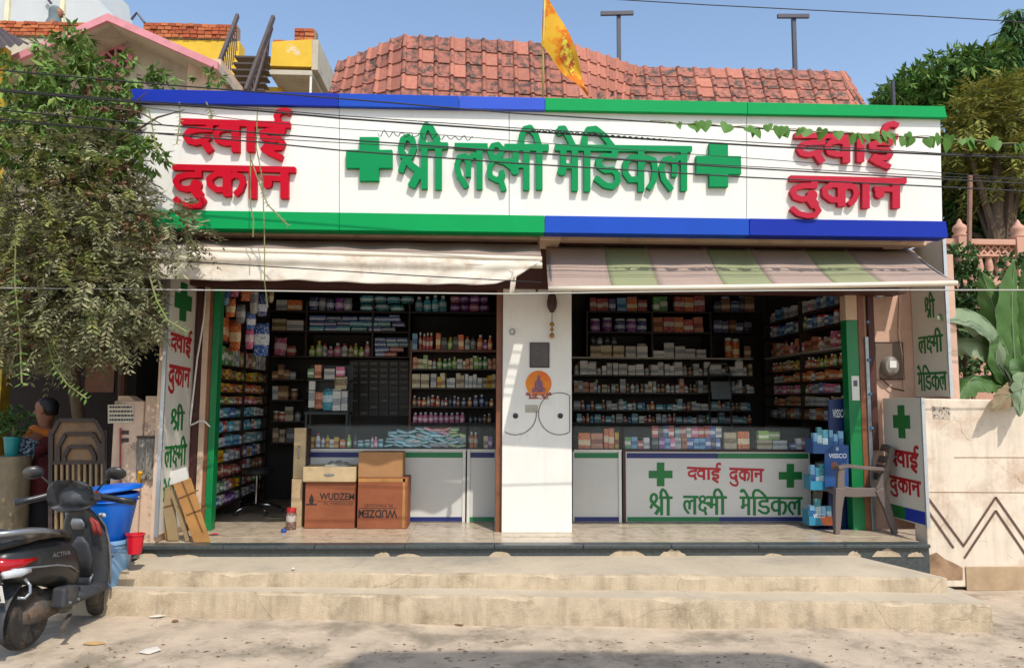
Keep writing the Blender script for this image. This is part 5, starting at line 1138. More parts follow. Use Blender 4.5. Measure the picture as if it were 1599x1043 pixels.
def ff(u, v): a_ = R(165 - 150 * u); r_ = .25; return Vector((WB + r_ * math.cos(a_) * 1.05, (v - .5) * .17, .215 + r_ * math.sin(a_) + .012 * (1 - (2 * v - 1) ** 2)))
sg(G().grid(ff, 14, 6), 'front_mudguard', m_blk, smooth=True, solid=.006)
for s in (-1, 1): sg(G().cyl((WB, s * .075, .215), (.90, s * .06, .60), .018, .022), 'fork_leg', m_blk2)
# handlebar cowl, dash, grips, levers, mirrors
cw = sg(G().loft([ring_x(.74, .055, .955, 1.01), ring_x(.78, .12, .945, 1.045), ring_x(.86, .155, .925, 1.085), ring_x(.93, .15, .91, 1.10), ring_x(.98, .11, .90, 1.07), ring_x(1.01, .05, .92, 1.02)]), 'handlebar_cowl', m_blk2, smooth=True)
m_dash = mat('dash_glass', '#3a4450', .1, .4, 30, c2='#8a99a8', lo=.5, hi=.56, s2=26)
def dsh(u, v):
    a_ = 2 * math.pi * u; r_ = v; y = .105 * r_ * math.cos(a_); x = .825 + .048 * r_ * math.sin(a_); return Vector((x - .012, y, 1.052 + (x - .825) * .75 + .012 * (1 - r_ * r_)))
sg(G().grid(dsh, 24, 4), 'dash_display', m_dash, cw, smooth=True)
for s in (-1, 1):
    gp_ = sg(G().tube([(.88, s * .13, 1.0), (.855, s * .20, 1.0), (.825, s * .275, .985), (.795, s * .36, .97)], [.02, .02, .019, .021], 10), 'grip', m_blk, smooth=True)
    sg(G().tube([(.88, s * .19, .985), (.90, s * .24, .975), (.87, s * .33, .955)], .007, 6), 'brake_lever', m_blk2, gp_, smooth=True)
    sg(G().box(.835, .885, s * .165 - .02, s * .165 + .02, .985, 1.03), 'switch_box', m_blk2, gp_, bevel=.006)
    e_ = Vector((.86, s * .34, 1.17)); st_ = sg(G().tube([(.88, s * .18, 1.02), (.885, s * .24, 1.09), (.87, s * .30, 1.15), e_], .007, 6), 'mirror_stem', m_blk, smooth=True)
    Mm = Matrix.Rotation(R(s * 14), 3, 'Z') @ Matrix.Rotation(R(-100), 3, 'Y')
    sg(G().lathe([(.02, .03), (.05, .022), (.066, .004), (.066, -.002)], 22, c=e_, sx=.72, sy=1.05, M=Mm), 'mirror_shell', m_blk, st_, smooth=True)
    sg(G().lathe([(.058, -.0035), (.058, -.0045)], 22, c=e_, sx=.72, sy=1.05, M=Mm), 'mirror_glass', m_mir, st_)
sg(G().lathe([(.010, 0), (.010, .008)], 10, c=(.845, -.165, 1.03)), 'starter_button', m_lens, cw)
for s in (-1, 1): sg(G().loft([ring_x(.93, .035, .82, .86, 10, y0=s * .14), ring_x(.985, .02, .825, .855, 10, y0=s * .12)]), 'front_indicator', m_clr, smooth=True)
o = L3(.02, -.2035, .655); latin('emblem', 'ACTIVA', L3(-.02, -.1995, .672), L3(.20, -.1995, .655) - L3(-.02, -.1995, .672), Vector((0, 0, -.03)), SM.to_3x3() @ Vector((0, -1, 0)), m_sil, tail, .005, .003)
# festive ribbon on the leg shield
rb = sg(G().tube([(.80, -.12, .835), (.79, -.14, .80), (.785, -.15, .75), (.79, -.145, .71)], [.012, .018, .022, .012], 8).tube([(.80, -.12, .835), (.79, -.17, .80), (.785, -.185, .74), (.79, -.19, .69)], [.012, .016, .02, .01], 8), 'ribbon', mat('red_ribbon', '#8c3229', .8, .25, 20), smooth=True)
# second scooter, mostly outside the picture on the left
s2 = thing('scooter', 'second black scooter standing to the left of the one beside the buckets', 'scooter', SA + Vector((-.72, .34, 0)), rz=ang + .06)
def copy_tree(src, dst):
    for ch in list(src.children):
        c = ch.copy(); COL.objects.link(c); c.parent = dst; copy_tree(ch, c)
copy_tree(sco, s2)

# ================================================================== BUCKETS, MUG
def bucket(g, c, r0, r1, h, lip=.012):
    return g.lathe([(r0 * .96, 0), (r0, .006), (r1, h - .03), (r1 + lip, h - .028), (r1 + lip, h), (r1 - .006, h), (r0 - .008, .012)], 32, c=c)
m_lb = mat('pale_blue_plastic', '#7fa9cf', .4, .06, 4); m_bb = mat('bright_blue_plastic', '#0c63c4', .35, .05, 4)
c0 = P(166, 850, 6.22); c0.z = .19
bk = thing('pale_blue_bucket', 'pale blue plastic bucket standing on the lower step behind the scooter', 'bucket', c0)
bucket(G(), c0, .155, .195, .36).obj('body', m_lb, bk, smooth=True, auto=50)
for z in (.27, .30): G().lathe([(.19, z), (.198, z + .005), (.19, z + .01)], 30, c=c0).obj('rib', m_lb, bk, smooth=True)
G().tube([c0 + Vector((.205 * math.cos(t), .205 * math.sin(t) * 1.0, .33 - .10 * math.sin(t * 1.0) ** 2)) for t in [R(-95 + 14 * k) for k in range(15)]], .004, 6).obj('handle', m_sil, bk)
c1 = c0 + Vector((0, 0, .30))
bb = thing('bright_blue_bin', 'bright blue lidded plastic bin nested in the pale blue bucket', 'bin', c1)
bucket(G(), c1, .15, .215, .42).obj('body', m_bb, bb, smooth=True, auto=50)
g = G().lathe([(.25, -.028), (.256, -.02), (.25, .004), (.22, .012), (.10, .03), (.02, .032)], 36, c=c1 + Vector((-.01, 0, .455)), M=Matrix.Rotation(R(-7), 3, 'Y'))
g.obj('lid', m_bb, bb, smooth=True, auto=50)
G().lathe([(.216, .36), (.226, .365), (.216, .37)], 32, c=c1).obj('rib', m_bb, bb, smooth=True)
pm = P(211, 849, 6.12); mg = thing('red_mug', 'red plastic mug hooked on the rim of the pale blue bucket', 'mug', pm)
G().lathe([(.044, -.075), (.05, -.073), (.066, .07), (.072, .072), (.072, .08), (.06, .08), (.043, -.06)], 24, c=pm).obj('body', mat('red_plastic', '#c01426', .35, .05), mg, smooth=True, auto=50)
G().tube([pm + Vector((-.064, .03, .06)), pm + Vector((-.10, .05, .07)), c0 + Vector((.198, .0, .345)), c0 + Vector((.17, .0, .34))], .009, 6).obj('hook_handle', MATS['red_plastic'], mg, smooth=True)

# ================================================================== CARTONS, CARDBOARD, DRAWERS
m_ctn = mat('brown_carton', '#8a4e2f', .85, .1, 6, c2='#7a4226', lo=.4, hi=.7, s2=2); m_ctn2 = mat('tan_carton', '#9c7148', .85, .08, 5); m_card = mat('cardboard', '#a5763f', .85, .12, 6, c2='#8a6236', lo=.5, hi=.7, s2=5); m_card2 = mat('cardboard_grey', '#8f7a58', .85, .12, 6)
m_ply = mat('plywood', '#b39b75', .7, .15, 5, c2='#937a55', lo=.5, hi=.75, s2=3); m_inkb = mat('carton_ink', '#2b1c18', .8, .1)
def carton(label, x0, x1, yt, yb, Y, dy, m, base=None):
    a = P(x0, yb, Y); b = P(x1, yt, Y); z0 = base if base is not None else ZF
    t = thing('carton', label, 'carton', ((a.x + b.x) / 2, Y, z0))
    G().box(a.x, b.x, Y, Y + dy, z0 + .001, b.z).obj('box', m, t, bevel=.005); return t, a.x, b.x, z0, b.z
t1, xa1, xb1, za1, zb1 = carton('brown printed carton under the wooden drawer', 475, 555, 752, 817, 7.52, .3, m_ctn)
t2, xa2, xb2, za2, zb2 = carton('brown carton printed upside down with tape down its side', 557.5, 637, 746, 817, 7.5, .32, m_ctn)
t3, *_ = carton('plain tan carton on top of the carton printed upside down', 559, 629, 706, 746, 7.52, .27, m_ctn2, base=zb2)
def ctn_print(t, x0, x1, z0, z1, Y, flip):
    w_, h_ = x1 - x0, z1 - z0; Y -= .0005; n_ = (0, -1, 0)
    if not flip:
        latin('lettering', 'WUDZEM', (x0 + w_ * .29, Y, z1 - h_ * .24), (w_ * .70, 0, 0), (0, 0, -h_ * .15), n_, m_inkb, t, .03)
        latin('lettering', 'PLYWOOD', (x0 + w_ * .38, Y, z1 - h_ * .44), (w_ * .58, 0, 0), (0, 0, -h_ * .06), n_, m_inkb, t)
        G().box(x0 + w_ * .25, x1 - .004, Y - .001, Y, z1 - h_ * .425, z1 - h_ * .415).obj('printed_rule', m_inkb, t)
        c_ = Vector((x0 + w_ * .13, Y, z1 - h_ * .36)); G().prism([c_ + Vector((.035 * u, 0, .05 * v)) for u, v in ((0, 1), (.5, .2), (.7, -.4), (.4, -1), (-.4, -1), (-.7, -.4), (-.5, .2))], (0, -.001, 0)).obj('printed_flame', m_inkb, t)
        G().box(x0 + .01, x0 + w_ * .24, Y - .001, Y, z1 - h_ * .50, z1 - h_ * .47).obj('printed_rule', m_inkb, t)
    else:
        latin('lettering', 'WUDZEM', (x1 - w_ * .20, Y, z0 + h_ * .22), (-w_ * .78, 0, 0), (0, 0, h_ * .16), n_, m_inkb, t, .03)
        latin('lettering', 'PLYWOOD', (x1 - w_ * .30, Y, z0 + h_ * .43), (-w_ * .56, 0, 0), (0, 0, h_ * .06), n_, m_inkb, t)
        G().box(x0 + w_ * .04, x1 - w_ * .2, Y - .001, Y, z0 + h_ * .40, z0 + h_ * .41).obj('printed_rule', m_inkb, t)
        G().box(x1 - w_ * .10, x1 - w_ * .05, Y - .0015, Y, z0 + .01, z1 - .004).obj('tape', m_card, t)
        G().box(x0 + .004, x1 - .01, Y - .0015, Y, z1 - h_ * .08, z1 - .006).obj('tape', m_card, t)
ctn_print(t1, xa1, xb1, za1, zb1, 7.52, False); ctn_print(t2, xa2, xb2, za2, zb2, 7.5, True)
a = P(473, 752, 7.5); b = P(556, 729, 7.5); zd = zb1 + .001
dw = thing('wooden_drawer', 'plywood drawer with an oval pull lying on the brown printed carton', 'drawer', ((a.x + b.x) / 2, 7.5, zd))
G().box(a.x, b.x, 7.49, 7.83, zd, b.z).obj('front_board', m_ply, dw, bevel=.004)
c_ = P(514, 741, 7.489); G().lathe([(.055, 0), (.045, .008)], 20, c=(c_.x, 7.489, c_.z), sx=1, sy=.2, M=Matrix.Rotation(R(90), 3, 'X')).obj('oval_pull', m_galv, dw)
def crumple(u, v): p = P(506 + 40 * u, 727, 7.55); return Vector((p.x, 7.52 + .2 * v, b.z + .004 + .055 * (math.sin(math.pi * u) ** .5) * (math.sin(math.pi * v) ** .5) * (.8 + .25 * math.sin(u * 17 + v * 9))))
tag(G().grid(crumple, 18, 12).obj('crumpled_bag', mat('clear_plastic_bag', '#8f8c80', .3, .2, 12), smooth=True), 'crumpled clear plastic bag lying on the wooden drawer', 'bag')
a = P(455, 815, 7.62); b = P(478, 668, 7.62); zm = P(466, 747, 7.62).z
db = thing('drawer_unit', 'tall pair of plywood drawer fronts with a metal pull left of the cartons', 'cabinet', ((a.x + b.x) / 2, 7.62, ZF))
G().box(a.x, b.x, 7.62, 7.66, zm + .003, b.z).obj('upper_front', m_ply, db, bevel=.003); G().box(a.x - .01, b.x - .02, 7.625, 7.665, ZF + .001, zm - .003).obj('lower_front', m_ply, db, bevel=.003); G().box(a.x + .01, b.x - .005, 7.666, 7.88, ZF + .001, b.z - .01).obj('carcass', m_dkbrown, db)
p = P(466, 706, 7.6); G().tube([(p.x, 7.619, p.z + .06), (p.x, 7.59, p.z + .05), (p.x, 7.59, p.z - .05), (p.x, 7.619, p.z - .06)], .006, 6).obj('pull', m_galv, db)
p = PZ(467, 818, ZF); jr_ = thing('sweet_jar', 'clear jar with a red lid on the floor by the drawer fronts', 'jar', (p.x, 7.48, ZF)); c_ = Vector((p.x, 7.48, ZF))
G().lathe([(.046, .001), (.05, .006), (.05, .15), (.042, .17)], 16, c=c_).obj('body', product_mat('jar_body', '#7a5246', '#c7beb2', (.35, .7)), jr_, smooth=True, auto=50); G().lathe([(.046, .17), (.047, .205), (.044, .208)], 16, c=c_).obj('lid', CAPS['red'], jr_, smooth=True, auto=50)
# flattened cardboard leaning by the side board
def board(label, quad, Y, th, m, extra=()):
    t = thing('flattened_carton', label, 'cardboard', PZ(quad[3][0], quad[3][1], ZF), 'flattened cartons leaning by the tall side board')
    q_ = [P(x, y, Y) for x, y in quad]; q_[2].z = ZF + .004; q_[3].z = ZF + .004
    n_ = Vector((.25, -1, .12)).normalized()
    G().prism(q_, Vector((0, th, 0))).obj('panel', m, t, bevel=.003)
    for (x0, y0), (x1, y1), m_ in extra: G().bar(P(x0, y0, Y - .003), P(x1, y1, Y - .003), .004, .012).obj('crease', m_, t)
m_crs = mat('crease_dark', '#6b4a26', .9)
board('large orange-brown flattened carton, front of the leaning stack', ((270, 756), (297, 746), (329, 821), (303, 837)), 6.78, .02, m_card, (((277, 779), (310, 765), m_crs), ((291, 804), (323, 792), m_crs), ((284, 751), (316, 830), m_crs)))
board('narrow dark-edged flattened carton second in the leaning stack', ((266, 772), (276, 764), (296, 834), (290, 838)), 6.83, .03, m_card2)
board('greyish flattened carton in the middle of the leaning stack', ((250, 764), (268, 758), (279, 838), (262, 840)), 6.87, .02, m_card2, (((254, 792), (270, 788), m_crs),))
board('dull orange flattened carton rearmost in the leaning stack', ((247, 770), (253, 768), (268, 838), (258, 841)), 6.92, .03, m_card)
a = P(262, 752, 7.0); tag(G().prism([P(262, 737, 6.98), P(290, 729, 6.98), P(294, 748, 6.98), P(266, 757, 6.98)], (0, .03, 0)).obj('white_box', mat('white_card', '#c9c6bd', .7, .05)), 'white cardboard box wedged behind the leaning flattened cartons', 'box')
# stool base inside
st = thing('swivel_stool', 'chrome five-legged swivel stool in the dark doorway of the left bay', 'stool', PZ(395, 803, ZF)); c_ = PZ(395, 803, ZF); c_.y += .1
m_chr = mat('chrome', '#b0b3b6', .15, .05, metal=1.0)
for k in range(5):
    a_ = R(20 + 72 * k); d_ = Vector((math.cos(a_), math.sin(a_), 0)); G().tube([c_ + Vector((0, 0, .10)), c_ + d_ * .15 + Vector((0, 0, .085)), c_ + d_ * .27 + Vector((0, 0, .05))], [.02, .016, .012], 8).obj('leg', m_chr, st, smooth=True)
    G().lathe([(.022, -.02), (.022, .02)], 10, c=c_ + d_ * .27 + Vector((0, 0, .025)), M=RX).obj('caster', m_blk2, st)
G().cyl(c_ + Vector((0, 0, .08)), c_ + Vector((0, 0, .42)), .02).obj('column', m_chr, st); G().lathe([(.02, .42), (.17, .43), (.18, .46), (.16, .50), (.02, .51)], 24, c=c_).obj('seat', m_seat, st, smooth=True)

# ================================================================== CARD DISPLAY STAND
m_vb = mat('display_navy', '#142a5c', .45, .06); m_vm = mat('display_blue', '#1b4c86', .4, .06); m_vc = mat('display_cyan', '#2b7d99', .45, .1); m_lt = mat('print_white', '#dfe3e6', .5); m_or = mat('display_orange', '#c4632c', .5, .1)
vs = thing('card_display_stand', 'blue cardboard display stand with three trays of boxes beside the green jamb', 'display stand', PZ(1295, 822, ZF))
YV = 7.58; v = lambda x, y, Y=YV: P(x, y, Y)
G().prism([v(1294, 624), v(1325, 622), v(1325, 830), v(1294, 828)], (0, .02, 0)).obj('back_board', m_vb, vs)
hb_ = G().prism([v(1288, 760, YV - .19), v(1288, 706, YV - .19), v(1293, 697, YV - .19), v(1300, 694, YV - .19), v(1325, 695, YV - .19), v(1325, 760, YV - .19)], (0, .012, 0)).obj('header_card', m_vm, vs)
latin('lettering', 'VISSCO', v(1300, 639, YV - .0005), v(1322, 639) - v(1300, 639), v(1300, 652) - v(1300, 639), (0, -1, 0), m_lt, vs, .02)
latin('lettering', 'VISSCO', v(1294, 708, YV - .1905), v(1322, 708, YV - .19) - v(1294, 708, YV - .19), v(1294, 715, YV - .19) - v(1294, 708, YV - .19), (0, -1, 0), m_lt, hb_, .02)
o = v(1305, 698, YV - .191); G().prism([o, o + Vector((.03, 0, 0)), o + Vector((.03, 0, -.035)), o + Vector((0, 0, -.035))], (0, -.002, 0)).obj('printed_emblem', mat('emblem_grey', '#8ea2b8', .5), hb_)
c_ = v(1303, 727, YV - .19); G().lathe([(.034, 0), (.034, .002)], 20, c=c_ + Vector((0, -.002, 0)), M=RX, sy=1.2).obj('printed_portrait', mat('portrait_skin', '#8a5a46', .6, .2, 30, c2='#1d1716', lo=.5, hi=.56, s2=12), hb_)
for k, (x0, x1, yb_, sh) in enumerate(((1270, 1318, 708, .19), (1266, 1310, 765, .16), (1264, 1300, 820, .16))):
    a = v(x0, yb_, YV - sh); b = v(x1, yb_, YV - sh); zt1 = P(x0, yb_ - 14, YV - sh).z
    tr = G().box(a.x, b.x, YV - sh, YV - .001, a.z, a.z + .012).box(a.x, b.x, YV - sh, YV - sh + .008, a.z + .012, zt1).box(a.x, a.x + .008, YV - sh + .008, YV - .001, a.z + .012, zt1 + .06).obj('tray', m_vc if k else m_vm, vs)
    if k: G().prism([(a.x + (b.x - a.x) * .6, YV - sh - .0015, a.z), (b.x, YV - sh - .0015, a.z), (b.x, YV - sh - .0015, zt1), (a.x + (b.x - a.x) * .45, YV - sh - .0015, zt1)], (0, .001, 0)).obj('printed_wedge', m_or, tr)
    rs = random.Random(60 + k); x = a.x + .02
    while x < b.x - .03:
        w_ = rs.uniform(.035, .06); item('carton', rs.choice(['cyan', 'light blue', 'teal', 'cyan']), (x + w_ / 2, YV - sh + .06, a.z + .0125), w_ * .95, .05, rs.uniform(.17, .25), 'in the %s tray of the display stand' % ('top', 'middle', 'bottom')[k], word='slim box', rz=rs.uniform(-.15, .15)); x += w_ + .004
G().box(P(1264, 820, YV).x, P(1320, 820, YV).x, YV - .15, YV + .02, ZF + .001, P(1264, 822, YV).z).obj('foot', m_vb, vs)
latin('lettering', 'VISSCO', v(1270, 802, YV - .1615), v(1288, 802) - v(1270, 802), v(1270, 808) - v(1270, 802), (0, -1, 0), m_lt, vs, .02)
# plastic chair facing left
m_ch = mat('taupe_plastic', '#665a54', .45, .08, 4)
fn = PZ(1311, 834, ZF); bn = PZ(1379, 830, ZF)
ch = thing('plastic_chair', 'taupe plastic armchair standing on the shop platform below the side board', 'chair', ((fn.x + bn.x) / 2, 7.0, ZF))
X0, X1 = fn.x, bn.x; y0c, y1c = min(fn.y, bn.y) + .02, min(fn.y, bn.y) + .47; zs_ = ZF + .43
def tape(name, pts, w0, w1, dep, mt=m_ch): 
    rings = []; pts = [Vector(p) for p in pts]; n_ = len(pts)
    for i, p in enumerate(pts):
        t = i / (n_ - 1); w_ = w0 + (w1 - w0) * t; d_ = (pts[min(i + 1, n_ - 1)] - pts[max(i - 1, 0)]).normalized(); s_ = Vector((0, 1, 0)); u_ = d_.cross(s_).normalized()
        rings.append([p + u_ * (w_ / 2 * a_) + s_ * (dep / 2 * b_) for a_, b_ in ((-1, -1), (1, -1), (1, 1), (-1, 1))])
    return G().loft(rings).obj(name, mt, ch, bevel=.006)
for y in (y0c, y1c):
    tape('front_leg', [(X0 - .02, y, ZF + .001), (X0, y, ZF + .25), (X0 + .025, y, zs_ + .01)], .045, .10, .06)
    tape('rear_leg', [(X1 + .05, y, ZF + .001), (X1 - .02, y, ZF + .25), (X1 - .09, y, zs_)], .045, .10, .055)
    tape('arm_post', [(X0 + .03, y, zs_), (X0 + .035, y, zs_ + .12), (X0 + .05, y, zs_ + .205)], .075, .06, .05)
    tape('arm_rest', [(X0 + .01, y, zs_ + .20), (X0 + .1, y, zs_ + .225), (X0 + .25, y, zs_ + .205), (X1 - .03, y, zs_ + .19), (X1 + .02, y, zs_ + .185)], .036, .036, .07)
    tape('back_post', [(X1 - .10, y, zs_ - .01), (X1 - .04, y, zs_ + .12), (X1 + .02, y, zs_ + .24), (X1 + .06, y, zs_ + .40)], .07, .045, .045)
    tape('side_rail', [(X0 + .03, y, zs_ - .02), (X0 + .18, y, zs_ - .035), (X1 - .10, y, zs_ - .03)], .10, .08, .03)
G().grid(lambda u, vv: Vector((X0 - .0 + (X1 - .08 - X0) * u, y0c + (y1c - y0c) * vv, zs_ + .01 - .03 * math.sin(math.pi * vv) * math.sin(math.pi * min(1, u * 1.2)) - .02 * u + (-.035 * (1 - u / .12) if u < .12 else 0))), 14, 10).obj('seat', m_ch, ch, smooth=True, solid=.012)
G().grid(lambda u, vv: Vector((X0 - .0, y0c + (y1c - y0c) * u, zs_ - .01 - (.07 - .03 * math.sin(math.pi * u)) * vv)), 10, 3).obj('front_skirt', m_ch, ch, smooth=True, solid=.012)
for k in range(4):
    za_, zb_ = zs_ + .07 + k * .085, zs_ + .135 + k * .085
    def slat(u, vv): z = za_ + (zb_ - za_) * vv; f = (z - zs_) / .38; return Vector((X1 - .08 + .14 * f + .05 * math.sin(math.pi * u), y0c + (y1c - y0c) * u, z + (.03 * math.sin(math.pi * u) if k == 3 else 0)))
    G().grid(slat, 12, 3).obj('back_slat', m_ch, ch, smooth=True, solid=.012)
p = Vector((X0 + .10, (y0c + y1c) / 2, zs_ + .003)); fp = thing('printed_packet', 'small printed packet propped on the plastic chair seat', 'packet', p)
G().box(p.x - .045, p.x + .045, p.y - .006, p.y + .006, p.z - .015, p.z + .15).obj('card', m_white, fp, bevel=.002); G().box(p.x - .03, p.x + .03, p.y - .0085, p.y - .0065, p.z + .02, p.z + .135).obj('printed_picture', mat('print_picture', '#3b3236', .5, .3, 40, c2='#b5a0a8', lo=.5, hi=.55, s2=25), fp)
# meter on the pink wall
YM = 7.468; mb = thing('electric_meter', 'grey electric meter on a board on the pink wall above the chair', 'meter', P(1388, 590, YM)); v = lambda x, y: P(x, y, YM)
m_mb = mat('meter_board', '#6d5a4c', .7, .1, 5); m_mg = mat('meter_grey', '#7d766c', .5, .1, 8)
a, b = v(1366, 592), v(1407, 535); G().box(a.x, b.x, YM - .025, YM - .001, a.z, b.z).obj('board', m_mb, mb, bevel=.003); G().tube([(a.x, YM - .028, a.z), (b.x, YM - .028, a.z), (b.x, YM - .028, b.z), (a.x, YM - .028, b.z), (a.x, YM - .028, a.z)], .005, 5).obj('board_edge', m_dkbrown, mb)
c_ = v(1385, 572); G().lathe([(.085, 0), (.085, .05), (.07, .08), (.02, .09)], 24, c=(c_.x, YM - .025, c_.z), M=RX, sy=1.2).obj('meter_case', m_mg, mb, smooth=True, auto=50)
G().box(c_.x - .035, c_.x + .035, YM - .118, YM - .11, c_.z - .02, c_.z + .05).obj('dial_window', m_white, mb)
G().tube([v(1404, 460) + Vector((0, -.02, 0)), v(1402, 520) + Vector((0, -.02, 0)), v(1408, 560) + Vector((0, -.02, 0)), v(1410, 605) + Vector((0, -.02, 0))], .008, 6).obj('conduit', m_cream, mb); G().tube([v(1372, 590) + Vector((0, -.03, 0)), v(1390, 606) + Vector((0, -.03, 0)), v(1410, 610) + Vector((0, -.02, 0))], .006, 6).obj('cable', m_blk, mb)
lp = thing('round_wall_lamp', 'round grey wall lamp high on the pink wall under the right awning', 'lamp', v(1372, 452)); c_ = v(1372, 455); G().lathe([(.07, 0), (.07, .03), (.05, .06), (.01, .065)], 20, c=(c_.x, YM - .001, c_.z), M=RX).obj('dome', m_clr, lp, smooth=True); G().lathe([(.078, 0), (.078, .012)], 20, c=(c_.x, YM - .0005, c_.z), M=RX).obj('base', m_galv, lp)
# notices on the green jamb
p0, p1 = P(1331, 625, 7.405), P(1341, 587, 7.405); nt_ = thing('payment_notice', 'tall white notice stuck on the right green jamb', 'notice', p0); G().box(p0.x, p1.x, 7.404, 7.4085, p0.z, p1.z).obj('sheet', m_white, nt_)
pb_, pc_ = P(1333, 603, 7.40), P(1339, 594, 7.40); G().box(pb_.x, pc_.x, 7.4015, 7.4035, pb_.z, pc_.z).obj('printed_block', mat('grey_print', '#55585c', .6, .3, 60), nt_)
# ---- pillar: plaque, poster, cable ends, charm
YQ = YP - .001; v = lambda x, y: P(x, y, YQ)
pq = thing('dark_plaque', 'dark framed plaque fixed on the white pillar above the poster', 'plaque', v(842, 575)); a, b = v(827, 574), v(858, 535)
G().box(a.x, b.x, YQ - .015, YQ, a.z, b.z).obj('frame', m_dkbrown, pq, bevel=.003); G().box(a.x + .012, b.x - .012, YQ - .0165, YQ - .0155, a.z + .012, b.z - .012).obj('plate', mat('plaque_plate', '#3c3430', .3, .3, 30), pq)
ps = thing('round_poster', 'white poster with an orange sun disc and a small seated figure on the pillar', 'poster', v(841, 630)); a, b = v(820, 632), v(862, 578)
G().box(a.x, b.x, YQ - .0025, YQ, a.z, b.z).obj('sheet', m_white, ps)
c_ = v(841, 599); G().lathe([(.128, 0), (.128, .001)], 36, c=(c_.x, YQ - .0026, c_.z), M=RX).obj('printed_disc', mat('disc_orange', '#d9820f', .6, .12, 6, c2='#d84e12', lo=.45, hi=.7, s2=5), ps)
m_pf = mat('poster_figure', '#5f4a6b', .6, .3, 40, c2='#a85a33', lo=.5, hi=.55, s2=30)
fg = [(0, .085), (.014, .075), (.018, .055), (.012, .04), (.035, .025), (.045, -.01), (.04, -.03), (.075, -.055), (.06, -.085), (-.06, -.085), (-.07, -.055), (-.035, -.03), (-.042, 0), (-.03, .028), (-.012, .04), (-.017, .06), (-.012, .078)]
G().prism([Vector((c_.x + x, YQ - .0038, c_.z + z)) for x, z in fg], (0, -.0008, 0)).obj('printed_figure', m_pf, ps)
bs = [(-.12, -.08), (-.06, -.10), (.06, -.10), (.12, -.08), (.13, -.11), (.09, -.125), (.1, -.15), (-.1, -.15), (-.09, -.125), (-.13, -.11)]
G().prism([Vector((c_.x + x, YQ - .0048, c_.z + z)) for x, z in bs], (0, -.0008, 0)).obj('printed_base', mat('poster_base', '#8c4636', .6, .3, 40, c2='#d8c8b8', lo=.52, hi=.58, s2=30), ps)
a, b = v(820, 644), v(840, 632.5); tag(G().box(a.x, b.x, YQ - .002, YQ, a.z, b.z).obj('tape_scrap', mat('old_tape', '#a59f8e', .6, .15, 20)), 'strip of old yellowed tape below the poster on the pillar', 'tape')
for cx_, a0, a1, nm_ in ((805, 172, 322, 'beside the left bay'), (875, -60, 160, 'beside the right bay')):
    t = thing('cable_hole', 'black cable hole with a thin scribed ring on the pillar, %s' % nm_, 'cable hole', v(cx_, 649)); c_ = v(cx_, 649)
    G().lathe([(.026, 0), (.026, .008), (.018, .010)], 18, c=(c_.x, YQ, c_.z), M=RX).obj('grommet', m_blk, t, smooth=True)
    rr = 32.5 * MPP(YP) * 1.0; cc = c_ + Vector((-.0 if cx_ < 850 else -.01, 0, 0)); pts = []
    for k in range(49):
        an = R((-180 + 7.5 * k)); q_ = Vector((cc.x + rr * math.cos(an), YQ - .003, cc.z + .02 + rr * math.sin(an)))
        if xa + .01 < q_.x < xb - .01 and (cx_ > 850 or an < R(10)): pts.append(q_)
    G().tube(pts, .0035, 5).obj('ring_cable', m_blk2, t)
cm = thing('hanging_charm', 'dark mask charm with a beaded string hanging by the right bay', 'charm', v(862, 470)); c_ = P(862, 472, YP - .05)
G().loft([[(c_.x + w_ * math.cos(a_), c_.y + .02 * math.sin(a_), c_.z + z) for a_ in [2 * math.pi * i / 10 for i in range(10)]] for w_, z in ((.02, -.10), (.045, -.05), (.05, .0), (.04, .06), (.02, .10))]).obj('mask', m_dkbrown, cm, smooth=True)
G().cyl(c_ + Vector((0, 0, -.09)), c_ + Vector((0, 0, -.33)), .004, n=5).obj('string', m_blk, cm); G().cyl(c_ + Vector((0, 0, .09)), c_ + Vector((0, 0, .3)), .004, n=5).obj('string', m_blk, cm)
for z, r_ in ((-.22, .024), (-.27, .018), (-.33, .026)): G().lathe([(.003, -r_), (r_ * .8, -r_ * .6), (r_, 0), (r_ * .6, r_ * .8), (.003, r_)], 12, c=c_ + Vector((0, 0, z))).obj('bead', mat('brass', '#a5793a', .35, .1, metal=.7), cm, smooth=True)
a = v(838, 448); tag(G().tube([a + Vector((-.02, -.01, .03)), a + Vector((.01, -.012, .02)), a + Vector((-.01, -.012, 0)), a + Vector((.015, -.012, -.02)), a + Vector((-.005, -.012, -.05))], .009, 6).obj('wall_hook', m_blk), 'small black twisted wall hook between the two awnings', 'hook')
a = v(800, 518); tag(G().tube([a + Vector((.025 * math.cos(R(40 * k)), -.012, .03 * math.sin(R(40 * k)))) for k in range(10)], .005, 6).obj('pull_ring', m_galv), 'small metal pull ring near the sunlit edge of the pillar', 'ring')
